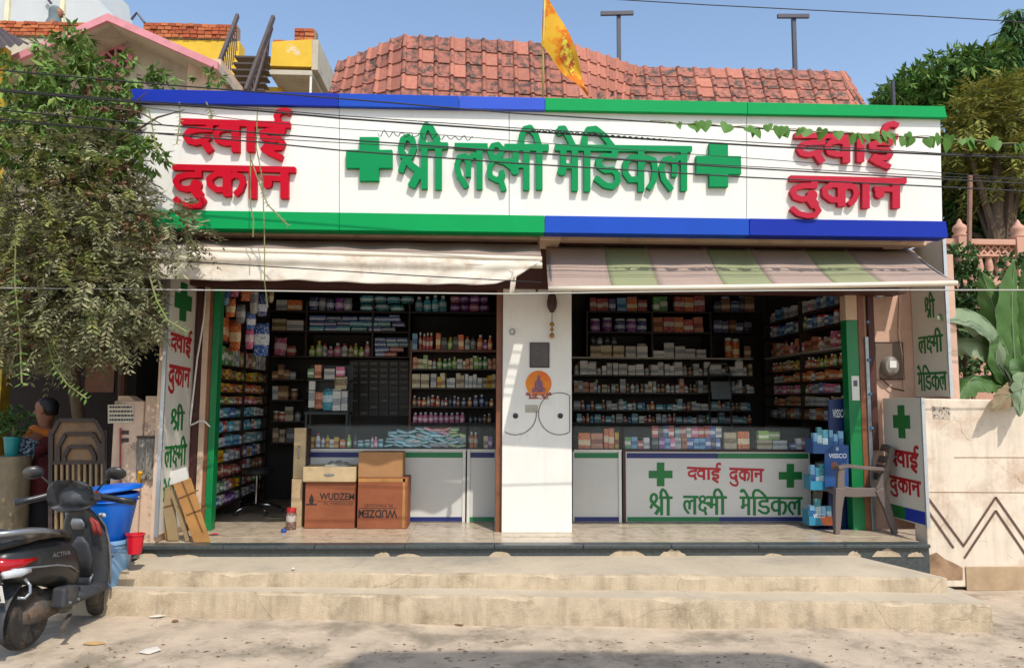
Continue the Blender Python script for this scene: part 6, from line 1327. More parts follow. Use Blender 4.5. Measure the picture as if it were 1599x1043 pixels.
# ================================================================== VEGETATION
def leaf_quad(V, Fc, base, d, nrm, L, W):
    s = d.cross(nrm)
    if s.length < 1e-4: s = d.orthogonal()
    s.normalize(); i = len(V)
    V += [base, base + d * (L * .45) + s * (W / 2) - nrm * (W * .12), base + d * L, base + d * (L * .45) - s * (W / 2) - nrm * (W * .12)]
    Fc += [(i, i + 1, i + 2), (i, i + 2, i + 3)]
def rdir(rs):
    while True:
        v = Vector((rs.uniform(-1, 1), rs.uniform(-1, 1), rs.uniform(-1, 1)))
        if .05 < v.length < 1: return v.normalized()
def foliage(name, clusters, mt, parent, seed, L, W, pairs=5, tw=.18, droop=.5, shell=.55, fan=False):
    """crown of twigs: each twig carries leaflets in pairs (or a fan), spread through the volume of the clusters"""
    rs = random.Random(seed); V = []; Fc = []
    for c, r, n in clusters:
        for _ in range(n):
            u = rdir(rs); k = shell + (1 - shell) * rs.random() ** .6
            if rs.random() < .25: k *= rs.random() ** .4
            b = c + Vector((u.x * r[0], u.y * r[1], u.z * r[2])) * k
            d = (u * .8 + rdir(rs) * .8 + Vector((0, 0, .15 - droop * rs.random()))).normalized(); ln = tw * rs.uniform(.6, 1.3); sc_ = rs.uniform(.7, 1.25)
            side = d.cross(Vector((0, 0, 1)));
            if side.length < .05: side = Vector((1, 0, 0))
            side.normalize(); up = side.cross(d)
            if fan:
                for q in range(pairs * 2):
                    dd = (d * rs.uniform(.2, .9) + rdir(rs) * .9 + Vector((0, 0, -droop * .8))).normalized(); leaf_quad(V, Fc, b + d * ln * .3 * rs.random(), dd, (up + rdir(rs) * .5).normalized(), L * sc_ * rs.uniform(.7, 1.2), W * sc_)
                continue
            for q in range(pairs):
                t = (q + 1) / pairs; p = b + d * (ln * t) + Vector((0, 0, -droop * ln * t * t * .5))
                for s in (-1, 1):
                    dd = (side * s * .8 + d * .55 + Vector((0, 0, -.25)) + rdir(rs) * .25).normalized(); leaf_quad(V, Fc, p, dd, (up + rdir(rs) * .35).normalized(), L * sc_ * rs.uniform(.75, 1.15), W * sc_)
    g = G(); g.v = [tuple(v) for v in V]; g.f = Fc; g.m = [0] * len(Fc)
    return g.obj(name, mt, parent, fix=False)
def cl(px, py, rpx, Y, n, ry=.45, flat=1.0): k = MPP(Y); return (P(px, py, Y), (rpx * k, ry, rpx * k * flat), n)
m_lfd = mat('leaf_dusty', '#7f7f5c', .75, .15, 3, island=.45, trans=.12, spec=.2); m_lfg = mat('leaf_green', '#647f3c', .6, .15, 3, island=.4, trans=.18, spec=.25); m_brn = mat('dry_leaf', '#6f5236', .85, .2, 5, island=.35)
m_lfd2 = mat('leaf_olive', '#73783f', .7, .15, 3, island=.45, trans=.15, spec=.2); m_bark = mat('bark', '#5b4a38', .9, .25, 12, bump=.4); m_stem = mat('green_stem', '#7a7a4a', .7, .1)
sh = thing('climbing_shrub', 'large dusty tangled climbing shrub hanging over the left end of the sign', 'shrub', P(120, 840, 7.45))
tr0 = P(125, 700, 7.5); tr0.z = 0
G().tube([tr0, tr0 + Vector((.05, -.05, 1.2)), tr0 + Vector((-.05, -.2, 2.2)), P(130, 360, 7.0), P(120, 200, 6.8)], [.07, .06, .055, .045, .02], 9).obj('trunk', m_bark, sh, smooth=True)
rs = random.Random(5)
for k in range(34):
    a = P(rs.uniform(90, 160), rs.uniform(250, 430), 6.9); b = P(rs.uniform(5, 290), rs.uniform(80, 560), rs.uniform(6.1, 6.9)); mid = a.lerp(b, .5) + Vector((0, -.1, .25))
    G().tube([a, a.lerp(mid, .6), mid, mid.lerp(b, .6), b - Vector((0, 0, .08))], [.018, .015, .012, .009, .004], 5).obj('branch', m_bark, sh)
C1 = [cl(58, 268, 78, 6.7, 270), cl(150, 272, 70, 6.5, 260), cl(40, 390, 74, 6.6, 290), cl(132, 385, 74, 6.4, 300), cl(195, 345, 50, 6.25, 190), cl(262, 345, 36, 6.05, 46, .15), cl(60, 485, 66, 6.6, 300), cl(140, 478, 62, 6.4, 280), cl(188, 445, 42, 6.2, 130), cl(218, 395, 24, 6.1, 22, .2), cl(30, 520, 40, 6.5, 120), cl(110, 530, 42, 6.5, 120), cl(185, 505, 40, 6.3, 100), cl(300, 362, 26, 6.0, 22, .12), cl(226, 485, 24, 6.15, 34, .2), cl(10, 330, 50, 6.7, 150)]
foliage('crown', C1, m_lfd, sh, 21, .062, .021, 6, .17, .7)
foliage('crown', [cl(45, 170, 50, 6.9, 110), cl(120, 170, 62, 6.8, 170), cl(180, 180, 42, 6.6, 90), cl(110, 100, 42, 7.0, 60), cl(150, 130, 45, 6.9, 80), cl(60, 230, 60, 6.7, 120), cl(150, 235, 60, 6.5, 110), cl(262, 128, 24, 7.0, 22, .2), cl(330, 125, 20, 7.2, 9, .2), cl(25, 130, 30, 7.0, 40), cl(120, 60, 20, 7.0, 14, .2), cl(205, 110, 28, 6.9, 20, .2), cl(230, 240, 24, 6.2, 22, .15)], m_lfg, sh, 22, .105, .036, 4, .16, .8, fan=True)
foliage('crown', [cl(160, 300, 60, 6.3, 40), cl(120, 420, 90, 6.4, 60), cl(60, 480, 60, 6.5, 30), cl(230, 360, 30, 6.0, 20, .2), cl(185, 170, 30, 6.4, 16)], m_brn, sh, 23, .06, .035, 4, .12, .8, fan=True)
foliage('crown', [cl(60, 330, 80, 6.3, 110), cl(150, 330, 80, 6.1, 120), cl(110, 450, 80, 6.1, 70), cl(95, 240, 60, 6.3, 60)], m_lfd2, sh, 24, .055, .02, 6, .16, .7)
def sprig(pts, Y, nl, L, W, mt, seed, parent, name='sprig', up=False):
    rs = random.Random(seed); q = [P(x, y, Y - .02 * i) for i, (x, y) in enumerate(pts)]; g = G(); g.tube(q, .006, 5); o = g.obj(name, m_stem, parent)
    V = []; Fc = []
    for k in range(nl):
        t = (.25 + .75 * k / (nl - 1)) * (len(q) - 1); i = min(int(t), len(q) - 2); p = q[i].lerp(q[i + 1], t - i); d = (q[i + 1] - q[i]).normalized()
        s = d.cross(Vector((0, 1, 0))).normalized()
        for sg_ in (-1, 1): leaf_quad(V, Fc, p, (s * sg_ + d * .25 + Vector((0, -.3 * rs.random(), -.2))).normalized(), Vector((0, -.75, .65)) + rdir(rs) * .3, L * rs.uniform(.8, 1.1), W)
    gg = G(); gg.v = [tuple(v) for v in V]; gg.f = Fc; gg.m = [0] * len(Fc); gg.obj('leaflets', mt, o, fix=False)['kind'] = 'stuff'
sprig([(25, 360), (23, 440), (31, 520), (34, 598)], 6.1, 12, .075, .022, m_lfg, 1, sh)
sprig([(60, 470), (82, 565), (105, 600), (135, 622)], 6.15, 12, .06, .024, m_lfg, 2, sh)
sprig([(233, 430), (245, 470), (262, 500), (292, 518)], 6.0, 11, .05, .016, m_lfg, 3, sh)
sprig([(55, 400), (62, 470), (80, 530), (96, 566)], 6.15, 12, .05, .018, m_lfd, 4, sh)
sprig([(232, 170), (238, 200), (245, 235)], 6.0, 9, .045, .012, m_lfd, 5, sh); sprig([(280, 160), (281, 190), (276, 225)], 6.0, 8, .04, .012, m_lfd, 6, sh)
sprig([(322, 160), (330, 178), (333, 182)], 6.1, 6, .05, .02, m_lfd, 7, sh); sprig([(392, 250), (410, 300), (418, 320), (450, 352)], 6.1, 10, .03, .012, m_lfd, 8, sh)
G().tube([P(402, 168, 6.2), P(400, 230, 6.2), P(410, 280, 6.2), P(413, 372, 6.2), P(413, 440, 6.2), P(418, 480, 6.3)], .005, 5).obj('tendril', m_stem, sh); G().tube([P(391, 240, 6.2), P(391, 320, 6.2), P(396, 345, 6.2), P(395, 370, 6.2)], .005, 5).obj('tendril', m_stem, sh)

# ---- trees on the right
m_tg = mat('tree_leaf', '#567634', .6, .15, 3, island=.45, trans=.2, spec=.25); m_tg2 = mat('tree_leaf_yellow', '#83843c', .65, .15, 3, island=.45, trans=.2, spec=.2); m_tg3 = mat('tree_leaf_dark', '#40602e', .6, .15, 3, island=.4, trans=.15, spec=.25)
def tree(label, base_px, Y, crowns, trunk_r, top, seed, name='tree'):
    b = P(*base_px, Y); t = thing(name, label, 'tree', (b.x, Y, 0), 'trees behind the right end of the shop')
    tp = P(*top, Y); rs = random.Random(seed)
    G().tube([(b.x, Y, 0), (b.x + .1, Y, tp.z * .35), (b.x - .05, Y + .1, tp.z * .7), tp], [trunk_r, trunk_r * .85, trunk_r * .6, trunk_r * .15], 9).obj('trunk', m_bark, t, smooth=True)
    for cs, mt, L, W, pr, tw, dr, fan in crowns:
        foliage('crown', cs, mt, t, rs.randint(1, 999), L, W, pr, tw, dr, fan=fan)
        for c, r, n in cs[:6]:
            s = Vector((b.x, Y, tp.z * .6)); G().tube([s, s.lerp(c, .5) + Vector((0, 0, .2)), c], [trunk_r * .4, trunk_r * .25, .01], 6).obj('limb', m_bark, t)
    return t
tree('broad dense green tree rising behind the right corner of the sign', (1500, 400), 13.0, [([cl(1420, 140, 42, 13, 120, .9, .5), cl(1475, 118, 52, 13, 190, 1, .6), cl(1530, 108, 32, 13.2, 90, .8, .7), cl(1400, 152, 26, 12.8, 60, .6, .5), cl(1450, 165, 46, 12.8, 120), cl(1540, 150, 45, 13, 130)], m_tg, .20, .055, 5, .3, .6, True)], .22, (1480, 130), 31)
tree('olive and yellowing tree hanging over the pink balustrade', (1570, 430), 11.0, [([cl(1545, 190, 62, 11.2, 240), cl(1590, 170, 60, 11, 220), cl(1500, 205, 36, 11.2, 90), cl(1600, 260, 60, 11, 200), cl(1540, 270, 50, 11.4, 130), cl(1500, 285, 40, 11.8, 90)], m_tg2, .12, .032, 6, .26, .6, False), ([cl(1560, 230, 80, 11.8, 240, .5), cl(1510, 300, 60, 12, 170, .5), cl(1580, 330, 60, 12, 170, .5), cl(1500, 240, 40, 12, 120, .4), cl(1545, 390, 70, 12.2, 200, .5), cl(1490, 350, 50, 12.4, 140, .5), cl(1600, 300, 70, 12.4, 200, .5)], m_tg3, .2, .06, 4, .3, .6, True)], .2, (1560, 190), 32)
tree('tall narrow drooping tree with hanging leaves at the sky edge', (1590, 300), 15.0, [([cl(1583, 30, 10, 15, 30, .2, 2), cl(1582, 62, 20, 15, 90, .3, 1.4), cl(1585, 100, 26, 15, 110, .35, 1.2), cl(1588, 135, 28, 15, 90, .35)], m_tg3, .34, .06, 3, .2, 1.6, True)], .14, (1585, 20), 33)
tree('rounded green tree further along beyond the olive one', (1780, 430), 12.5, [([cl(1760, 200, 80, 12.5, 240, 1), cl(1830, 240, 80, 12.5, 240, 1), cl(1720, 290, 70, 12.5, 180, 1), cl(1800, 150, 60, 12.5, 150, .8)], m_tg, .18, .055, 5, .3, .6, True)], .2, (1780, 180), 34)
m_bush = mat('creeper_leaf', '#52703f', .6, .15, 3, island=.4, trans=.15, spec=.3)
cr = thing('wall_creeper', 'dark leafy creeper climbing below the pink balustrade', 'creeper', P(1510, 600, 8.6)); G().tube([(P(1510, 600, 8.7).x, 8.75, 0), P(1505, 500, 8.7), P(1500, 410, 8.7)], [.04, .03, .01], 7).obj('stem', m_bark, cr)
foliage('crown', [cl(1498, 405, 24, 8.6, 90, .25), cl(1510, 450, 34, 8.6, 150, .3), cl(1500, 500, 32, 8.6, 130, .3), cl(1545, 470, 36, 8.7, 120, .3), cl(1530, 560, 50, 8.7, 150, .3), cl(1590, 420, 30, 8.7, 60, .3)], m_bush, cr, 41, .075, .05, 3, .1, .5, fan=True)
# ---- balustrade of the neighbouring terrace
bl_ = thing('pink_balustrade', 'pink balustrade with pointed finials and a lattice band below the trees', 'balustrade', P(1520, 480, 9.8)); YB2 = 9.8; m_bal = mat('balustrade_pink', '#bd8f78', .8, .1, 4)
v = lambda x, y: P(x, y, YB2); zt1, zt2, zt3, zt4 = v(1520, 373).z, v(1520, 382).z, v(1520, 396).z, v(1520, 432).z; xA, xB = v(1436, 400).x, v(2150, 400).x
G().box(xA, xB, YB2, YB2 + .16, zt2, zt1).obj('top_rail', m_bal, bl_, bevel=.01); G().box(xA, xB, YB2 + .02, YB2 + .14, zt3 - .03, zt3).obj('mid_rail', m_bal, bl_); G().box(xA, xB, YB2, YB2 + .16, 0, zt4).obj('base_wall', m_bal, bl_)
x = xA; k = 0
while x < xB:
    G().bar((x, YB2 + .08, zt3), (x + .1, YB2 + .08, zt2), .06, .022).obj('lattice_bar', m_bal, bl_); G().bar((x + .1, YB2 + .081, zt3), (x, YB2 + .081, zt2), .06, .022).obj('lattice_bar', m_bal, bl_); x += .1
x = xA + .05
while x < xB:
    G().lathe([(.045, 0), (.05, .02), (.03, .05), (.055, .14), (.04, .24), (.035, .27), (.055, .30)], 10, c=(x, YB2 + .08, zt4)).obj('baluster', m_bal, bl_, smooth=True); x += .14
for px in (1505, 1597, 1690, 1783, 1876, 1970, 2064):
    c = v(px, 372); z0 = zt4; o = G().box(c.x - .1, c.x + .1, YB2 - .02, YB2 + .18, z0, zt1 + .03).obj('post', m_bal, bl_, bevel=.01)
    G().lathe([(.09, 0), (.10, .03), (.07, .06), (.095, .11), (.085, .16), (.04, .20), (.02, .25), (.005, .27)], 14, c=(c.x, YB2 + .08, zt1 + .03)).obj('finial', m_bal, o, smooth=True)
a = P(1514, 290, 9.6); tag(G().tube([(P(1514, 600, 9.6).x, 9.6, 0), P(1513, 400, 9.6), P(1515, 274, 9.6)], .03, 8).obj('bamboo_pole', mat('bamboo_brown', '#8a6450', .7, .2, 5)), 'brown bamboo pole standing in front of the pink balustrade', 'pole')
tag(G().cyl((P(1474, 600, 7.3).x, 7.35, 1.6), P(1470, 380, 7.3), .03, n=8).obj('grey_pipe', m_galv), 'grey pipe rising behind the upper side board to the sign', 'pipe')
# ---- banana plant behind the boundary wall
m_ban = mat('banana_leaf', '#4c7032', .6, .2, 6, c2='#7a7a42', lo=.60, hi=.72, s2=5, trans=.25, spec=.5); m_band = mat('banana_leaf_back', '#7b8c68', .55, .1, 5, trans=.2); m_dry = mat('banana_leaf_dry', '#7d6a4c', .8, .2, 6)
bn_ = thing('banana_plant', 'banana plant with broad torn leaves leaning over the boundary wall', 'plant', P(1585, 640, 7.35)); bx = P(1588, 640, 7.35)
G().tube([(bx.x, 7.35, 0), (bx.x, 7.35, 1.0), P(1588, 600, 7.33)], [.11, .1, .07], 12).obj('stem', m_band, bn_, smooth=True)
def banana(pts, wmax, mt, seed, face=(0, -1, .25), fold=.25, torn=True):
    """pts: (px, py, Y) along the midrib from the stalk to the tip"""
    rs = random.Random(seed); q = [P(*p) for p in pts]; n = 26; mid = []
    for i in range(n + 1):
        t = i / n * (len(q) - 1); k = min(int(t), len(q) - 2); f = t - k
        p0, p1, p2, p3 = q[max(k - 1, 0)], q[k], q[k + 1], q[min(k + 2, len(q) - 1)]
        mid.append(.5 * ((2 * p1) + (p2 - p0) * f + (2 * p0 - 5 * p1 + 4 * p2 - p3) * f * f + (3 * p1 - p0 - 3 * p2 + p3) * f ** 3))
    fc = Vector(face).normalized(); g = G(); rows = []
    for i, p in enumerate(mid):
        t = i / n; d = (mid[min(i + 1, n)] - mid[max(i - 1, 0)]).normalized(); s = d.cross(fc).normalized(); nn = s.cross(d)
        w_ = wmax * (min(1, max(0, t - .06) * 4) ** .6) * (1 - max(0, t - .55) ** 2 / .2025 * .93) if t > .06 else .012
        r = []
        for j in range(-4, 5):
            a_ = abs(j) / 4; wob = 1 + .06 * math.sin(i * 1.9 + seed) + (rs.uniform(-.25, -.05) if torn and rs.random() < .12 else 0)
            r.append(p + s * (w_ / 2 * (j / 4) * wob) + nn * (fold * w_ * a_ ** 1.3 * (-1) + .008 * math.sin(i * 1.3 + j)))
        rows.append(r)
    vs = [x for r in rows for x in r]; g.add(vs, [(i * 9 + j, i * 9 + j + 1, (i + 1) * 9 + j + 1, (i + 1) * 9 + j) for i in range(n) for j in range(8)])
    o = g.obj('leaf', mt, bn_, smooth=True); G().tube(mid, [.014 - .011 * i / n for i in range(n + 1)], 6).obj('midrib', m_band, o, smooth=True)
banana([(1588, 615, 7.3), (1584, 560, 7.25), (1580, 480, 7.2), (1584, 408, 7.2)], .34, m_ban, 1, (.35, -1, .1), .15, False)
banana([(1586, 610, 7.3), (1572, 540, 7.3), (1552, 480, 7.3), (1533, 424, 7.3)], .26, m_ban, 2, (-.5, -1, .2), .2, False)
banana([(1586, 605, 7.3), (1570, 545, 7.2), (1540, 500, 7.1), (1500, 482, 7.0), (1462, 495, 6.95)], .46, m_band, 3, (.05, -.5, 1), .35)
banana([(1588, 610, 7.3), (1560, 560, 7.2), (1520, 530, 7.1), (1486, 540, 7.1), (1476, 590, 7.1)], .36, m_band, 4, (0, -.7, 1), .3)
banana([(1588, 612, 7.3), (1570, 580, 7.2), (1552, 545, 7.15), (1548, 510, 7.15)], .22, m_ban, 5, (-.6, -1, .2), .3, False)
banana([(1590, 612, 7.3), (1570, 590, 7.1), (1555, 560, 7.0), (1563, 520, 7.0)], .16, m_ban, 6, (.6, -1, .4), .3, False)
banana([(1588, 615, 7.25), (1598, 580, 7.0), (1620, 560, 6.9), (1660, 570, 6.8)], .24, m_ban, 7, (0, -1, .8), .3)
banana([(1588, 612, 7.3), (1596, 600, 7.0), (1590, 608, 6.82), (1570, 622, 6.66), (1548, 640, 6.62)], .2, m_dry, 8, (0, -1, .5), .3)
banana([(1590, 615, 7.2), (1600, 590, 6.9), (1596, 610, 6.66), (1592, 650, 6.6)], .16, m_band, 9, (-.4, -1, .2), .3)
banana([(1586, 610, 7.3), (1555, 590, 7.15), (1520, 590, 7.05), (1495, 622, 7.0)], .32, m_ban, 10, (0, -.6, 1), .3)
banana([(1588, 600, 7.3), (1606, 520, 7.3), (1612, 440, 7.3), (1608, 390, 7.3)], .24, m_ban, 11, (-.5, -1, .1), .2)

# ================================================================== WIRES AND VINE
m_wire = mat('wire_black', '#1c1b1a', .6, .1); m_wirep = mat('wire_pale', '#a9a69c', .5, .05); YW = 5.98
def wire(label, pts, r, mt=m_wire, Y=YW, ends=True):
    q = [P(x, y, Y) for x, y in pts]
    if ends: q = [q[0] + (q[0] - q[1]).normalized() * 3] + q + [q[-1] + (q[-1] - q[-2]).normalized() * 3]
    return tag(G().tube(q, r, 6).obj('overhead_wire', mt, smooth=True), label, 'wire', 'wires strung before the sign')
vw = [(0, 110), (210, 129), (400, 144), (600, 160), (800, 177), (1020, 191), (1250, 205), (1470, 217), (1599, 228)]
wire('black wire crossing the top strips of the sign and carrying the heart-leaf vine', vw, .006)
wire('thick black wire crossing just above the raised lettering of the sign', [(0, 142), (210, 160), (400, 173), (530, 185), (800, 204), (1000, 217), (1200, 229), (1470, 242), (1599, 247)], .008)
wire('thin black wire twinned with the thick one above the lettering', [(0, 140), (210, 157), (400, 170), (530, 181), (800, 200), (1000, 212), (1200, 224), (1470, 240), (1599, 243)], .004)
wire('black wire crossing the headline bars of the raised letters', [(0, 172), (210, 192), (400, 208), (530, 218), (800, 237), (1000, 252), (1165, 263), (1470, 280), (1599, 287)], .006)
wire('thin black wire just under the one on the headline bars', [(0, 190), (210, 206), (400, 216), (620, 228), (850, 240), (1050, 254), (1165, 260), (1470, 276), (1599, 281)], .0035)
wire('black wire crossing the feet of the raised letters', [(0, 186), (210, 206), (400, 222), (530, 235), (800, 255), (1000, 267), (1165, 277), (1470, 292), (1599, 299)], .006)
wire('thin pale wire sagging across both crosses of the sign', [(240, 170), (400, 190), (530, 201), (700, 212), (800, 220), (950, 232), (1165, 247), (1470, 270), (1599, 280)], .003)
wire('thin black wire slanting down across the white left awning', [(190, 402), (330, 411), (480, 420), (640, 430), (845, 441)], .0045, Y=6.2, ends=False)
wire('pale cable strung low across both shop openings', [(212, 452), (400, 454), (600, 457), (800, 459), (1000, 456), (1200, 454), (1400, 453), (1599, 453)], .006, m_wirep, Y=6.1)
wire('lone thin wire high in the sky above the tiled roof', [(935, -2), (1100, 8), (1300, 18), (1450, 26), (1599, 35)], .006, Y=8.0)
rs = random.Random(12); q = []
for k in range(60): t = k / 59; q.append(P(590 + 148 * t, 209 + 8 * t + 4 * math.sin(k * 1.15) + rs.uniform(-2, 2), YW - .02))
tag(G().tube(q, .0035, 4).obj('curled_wire', m_wire), 'dry curled tendril of wire hanging above the first green letter', 'wire')
q = []
for k in range(80): t = k / 79; q.append(P(830 + 220 * t, 203 + 17 * t + 1.6 * math.sin(k * 1.9), YW - .01))
tag(G().tube(q, .005, 4).obj('twisted_wire', m_wire), 'black wire twisted in a spiral along the thick wire near the right cross', 'wire')
vn = thing('heart_leaf_vine', 'green heart-leaved vine trailing along a wire over the right red lettering', 'vine', P(1300, 208, YW)); m_vl = mat('vine_leaf', '#557f33', .55, .12, 8, trans=.3, spec=.3)
def vy(x):
    for (x0, y0), (x1, y1) in zip(vw, vw[1:]):
        if x0 <= x <= x1: return y0 + (y1 - y0) * (x - x0) / (x1 - x0)
    return 228
heart = [(0, 0), (.22, .16), (.45, .12), (.52, -.12), (.40, -.45), (.18, -.78), (0, -1.0), (-.18, -.78), (-.40, -.45), (-.52, -.12), (-.45, .12), (-.22, .16)]
hg = G(); hg.add([(x, .10 * abs(x) - .05 * z * z, z) for x, z in heart] + [(0, -.04, -.45)], [(i, (i + 1) % 12, 12) for i in range(12)]); hme = hg.mesh('leaf', m_vl, True, fix=False)
G().tube([P(x, vy(x) - 1.5 + 1.5 * math.sin(x * .09), YW - .012) for x in range(1015, 1600, 9)], .004, 5).obj('vine_stem', m_stem, vn)
x = 1040
while x < 1605:
    s = (4 + 10 * min(1, (x - 1030) / 60)) * rs.uniform(.75, 1.35); p = P(x + rs.uniform(-2, 2), vy(x) + rs.uniform(-7, 4), YW - .02)
    o = bpy.data.objects.new('leaf', hme); COL.objects.link(o); attach(o, vn); k = s * MPP(YW) * 1.25; o.location = p; o.scale = (k * rs.uniform(.75, 1.1), k, k); o.rotation_euler = (rs.uniform(-.6, .35), rs.uniform(-.5, .5), rs.uniform(-.8, .8)); x += rs.choice((3, 5, 10, 16, 24, 30)) * rs.uniform(.8, 1.2)

# ================================================================== PEOPLE
m_skin = mat('skin', '#8a5a40', .6, .08, 12); m_hair = mat('black_hair', '#121011', .6, .2, 30)
def skin_body(name, verts, edges, rad, mt, parent, root=0):
    me = bpy.data.meshes.new(name); bm = bmesh.new(); ly = bm.verts.layers.skin.verify(); vs = []
    for i, p in enumerate(verts):
        v_ = bm.verts.new(p); r_ = rad[i]; v_[ly].radius = r_ if isinstance(r_, tuple) else (r_, r_); v_[ly].use_root = (i == root); vs.append(v_)
    for a, b in edges: bm.edges.new((vs[a], vs[b]))
    bm.to_mesh(me); bm.free(); me.materials.append(mt); o = bpy.data.objects.new(name, me); COL.objects.link(o); attach(o, parent)
    md = o.modifiers.new('skin', 'SKIN'); md.use_smooth_shade = True; md2 = o.modifiers.new('sub', 'SUBSURF'); md2.levels = 2; md2.render_levels = 2; return o
YMn = 7.75; hc = P(71, 641, YMn); gz = 0.12; H = hc.z + .11 - gz
mn = thing('person', 'person in a maroon shirt and orange scarf standing behind the iron gate', 'person', (hc.x, YMn, gz))
X = lambda dx, dy, z: Vector((hc.x + dx, YMn + dy, z)); zs1 = hc.z - .27; zp = gz + .88
V_ = [X(.03, 0, zp), X(.02, 0, zp + .2), X(.02, 0, zs1 - .12), X(.02, 0, zs1), X(.015, 0, zs1 + .08), X(-.005, 0, hc.z - .07), X(-.005, 0, hc.z + .05),
      X(0, -.19, zs1 - .02), X(-.05, -.24, zs1 - .28), X(-.24, -.16, zs1 - .36), X(-.33, -.10, zs1 - .33), X(0, .19, zs1 - .02), X(-.03, .24, zs1 - .28), X(-.22, .12, zs1 - .38),
      X(.02, -.10, zp - .06), X(.0, -.10, gz + .47), X(.03, -.10, gz + .07), X(-.12, -.11, gz + .04), X(.03, .10, zp - .06), X(.02, .10, gz + .47), X(.05, .10, gz + .07), X(-.10, .11, gz + .04)]
E_ = [(0, 1), (1, 2), (2, 3), (3, 4), (4, 5), (5, 6), (3, 7), (7, 8), (8, 9), (9, 10), (3, 11), (11, 12), (12, 13), (0, 14), (14, 15), (15, 16), (16, 17), (0, 18), (18, 19), (19, 20), (20, 21)]
R_ = [(.15, .12), (.14, .11), (.15, .11), (.12, .09), .055, (.085, .075), (.085, .075), .07, .05, .04, .03, .07, .05, .04, .085, .06, .045, .035, .085, .06, .045, .035]
skin_body('body', V_, E_, R_, m_skin, mn)
# head shape on top of the neck: face in profile towards the left
hd_ = [[(hc.x + .005 + rx * math.cos(a_) * (1.0 if math.cos(a_) > 0 else 1.05), YMn + ry * math.sin(a_), hc.z + z) for a_ in [2 * math.pi * i / 16 for i in range(16)]] for rx, ry, z in ((.05, .045, -.115), (.075, .062, -.095), (.088, .07, -.05), (.098, .076, 0), (.10, .077, .04), (.088, .068, .085), (.05, .04, .112), (.01, .01, .12))]
G().loft(hd_).obj('face', m_skin, mn, smooth=True)
fx = hc.x - .096
G().hexa([(fx - .028, YMn - .018, hc.z - .035), (fx + .01, YMn - .022, hc.z - .035), (fx + .01, YMn + .022, hc.z - .035), (fx - .028, YMn + .018, hc.z - .035), (fx - .002, YMn - .008, hc.z + .02), (fx + .01, YMn - .01, hc.z + .02), (fx + .01, YMn + .01, hc.z + .02), (fx - .002, YMn + .008, hc.z + .02)]).obj('nose', m_skin, mn, bevel=.006)
G().box(fx - .006, fx + .03, YMn - .03, YMn + .03, hc.z - .058, hc.z - .043).obj('moustache', m_hair, mn, bevel=.005)
for s in (-1, 1):
    G().lathe([(.002, -.007), (.012, 0), (.002, .007)], 10, c=(fx + .012, YMn + s * .034, hc.z + .008), M=Matrix.Rotation(R(90), 3, 'Y')).obj('eye', mat('eye_dark', '#1a1513', .3), mn); G().bar((fx + .004, YMn + s * .018, hc.z + .03), (fx + .018, YMn + s * .052, hc.z + .028), .012, .008).obj('eyebrow', m_hair, mn)
    G().lathe([(.005, -.008), (.03, -.004), (.032, .004), (.01, .01)], 12, c=(hc.x + .012, YMn + s * .078, hc.z - .005), M=RX, sx=.7).obj('ear', m_skin, mn, smooth=True)
G().loft([[(hc.x + dx_ + rx * math.cos(a_), YMn + ry * math.sin(a_), hc.z + z) for a_ in [2 * math.pi * i / 16 for i in range(16)]] for dx_, rx, ry, z in ((.06, .055, .07, -.045), (.052, .07, .08, .01), (.03, .095, .082, .06), (.018, .092, .074, .095), (.015, .06, .05, .125), (.015, .02, .02, .137))]).obj('hair', m_hair, mn, smooth=True)
m_mar = mat('maroon_cloth', '#5e1a20', .85, .2, 9, c2='#3d1016', lo=.5, hi=.65, s2=12, bump=.3); m_scf = mat('orange_scarf', '#b5641a', .85, .15, 9, bump=.3); m_pat = mat('patterned_cloth', '#1c2a3c', .85, .1, 6, c2='#9fb3c4', lo=.5, hi=.54, s2=38)
def tor(z, rx, ry, dx=0): return [(hc.x + .02 + dx + rx * math.cos(a_) * (1 + .03 * math.sin(a_ * 5 + z * 9)), YMn + ry * math.sin(a_), z) for a_ in [2 * math.pi * i / 20 for i in range(20)]]
G().loft([tor(zp - .32, .19, .26), tor(zp - .1, .175, .24), tor(zp + .12, .16, .22), tor(zs1 - .2, .155, .225), tor(zs1 - .06, .145, .235), tor(zs1 + .01, .11, .17), tor(zs1 + .05, .075, .085)]).obj('shirt', m_mar, mn, smooth=True)
for s, mt in ((-1, m_pat), (1, m_mar)): G().tube([X(0, s * .19, zs1 - .02), X(-.03, s * .235, zs1 - .14), X(-.06, s * .235, zs1 - .28), X(-.15, s * .19, zs1 - .335), X(-.24, s * .15, zs1 - .355)], [.085, .082, .075, .07, .06], 12).obj('sleeve', mt, mn, smooth=True)
G().tube([X(.02 + .105 * math.cos(R(30 * k)), .105 * math.sin(R(30 * k)), zs1 + .06 + .02 * math.sin(R(60 * k))) for k in range(13)], [.045 + .008 * math.sin(k * 2) for k in range(13)], 10).obj('scarf', m_scf, mn, smooth=True)
G().tube([X(-.06, -.12, zs1 + .04), X(-.10, -.17, zs1 - .06), X(-.12, -.20, zs1 - .18), X(-.12, -.20, zs1 - .27)], [.05, .05, .045, .035], 10).obj('scarf_end', m_scf, mn, smooth=True)
G().loft([tor(gz + .06, .12, .16), tor(gz + .4, .14, .18), tor(zp - .2, .16, .21)]).obj('trousers', mat('dark_trousers', '#23232a', .85, .1), mn, smooth=True)
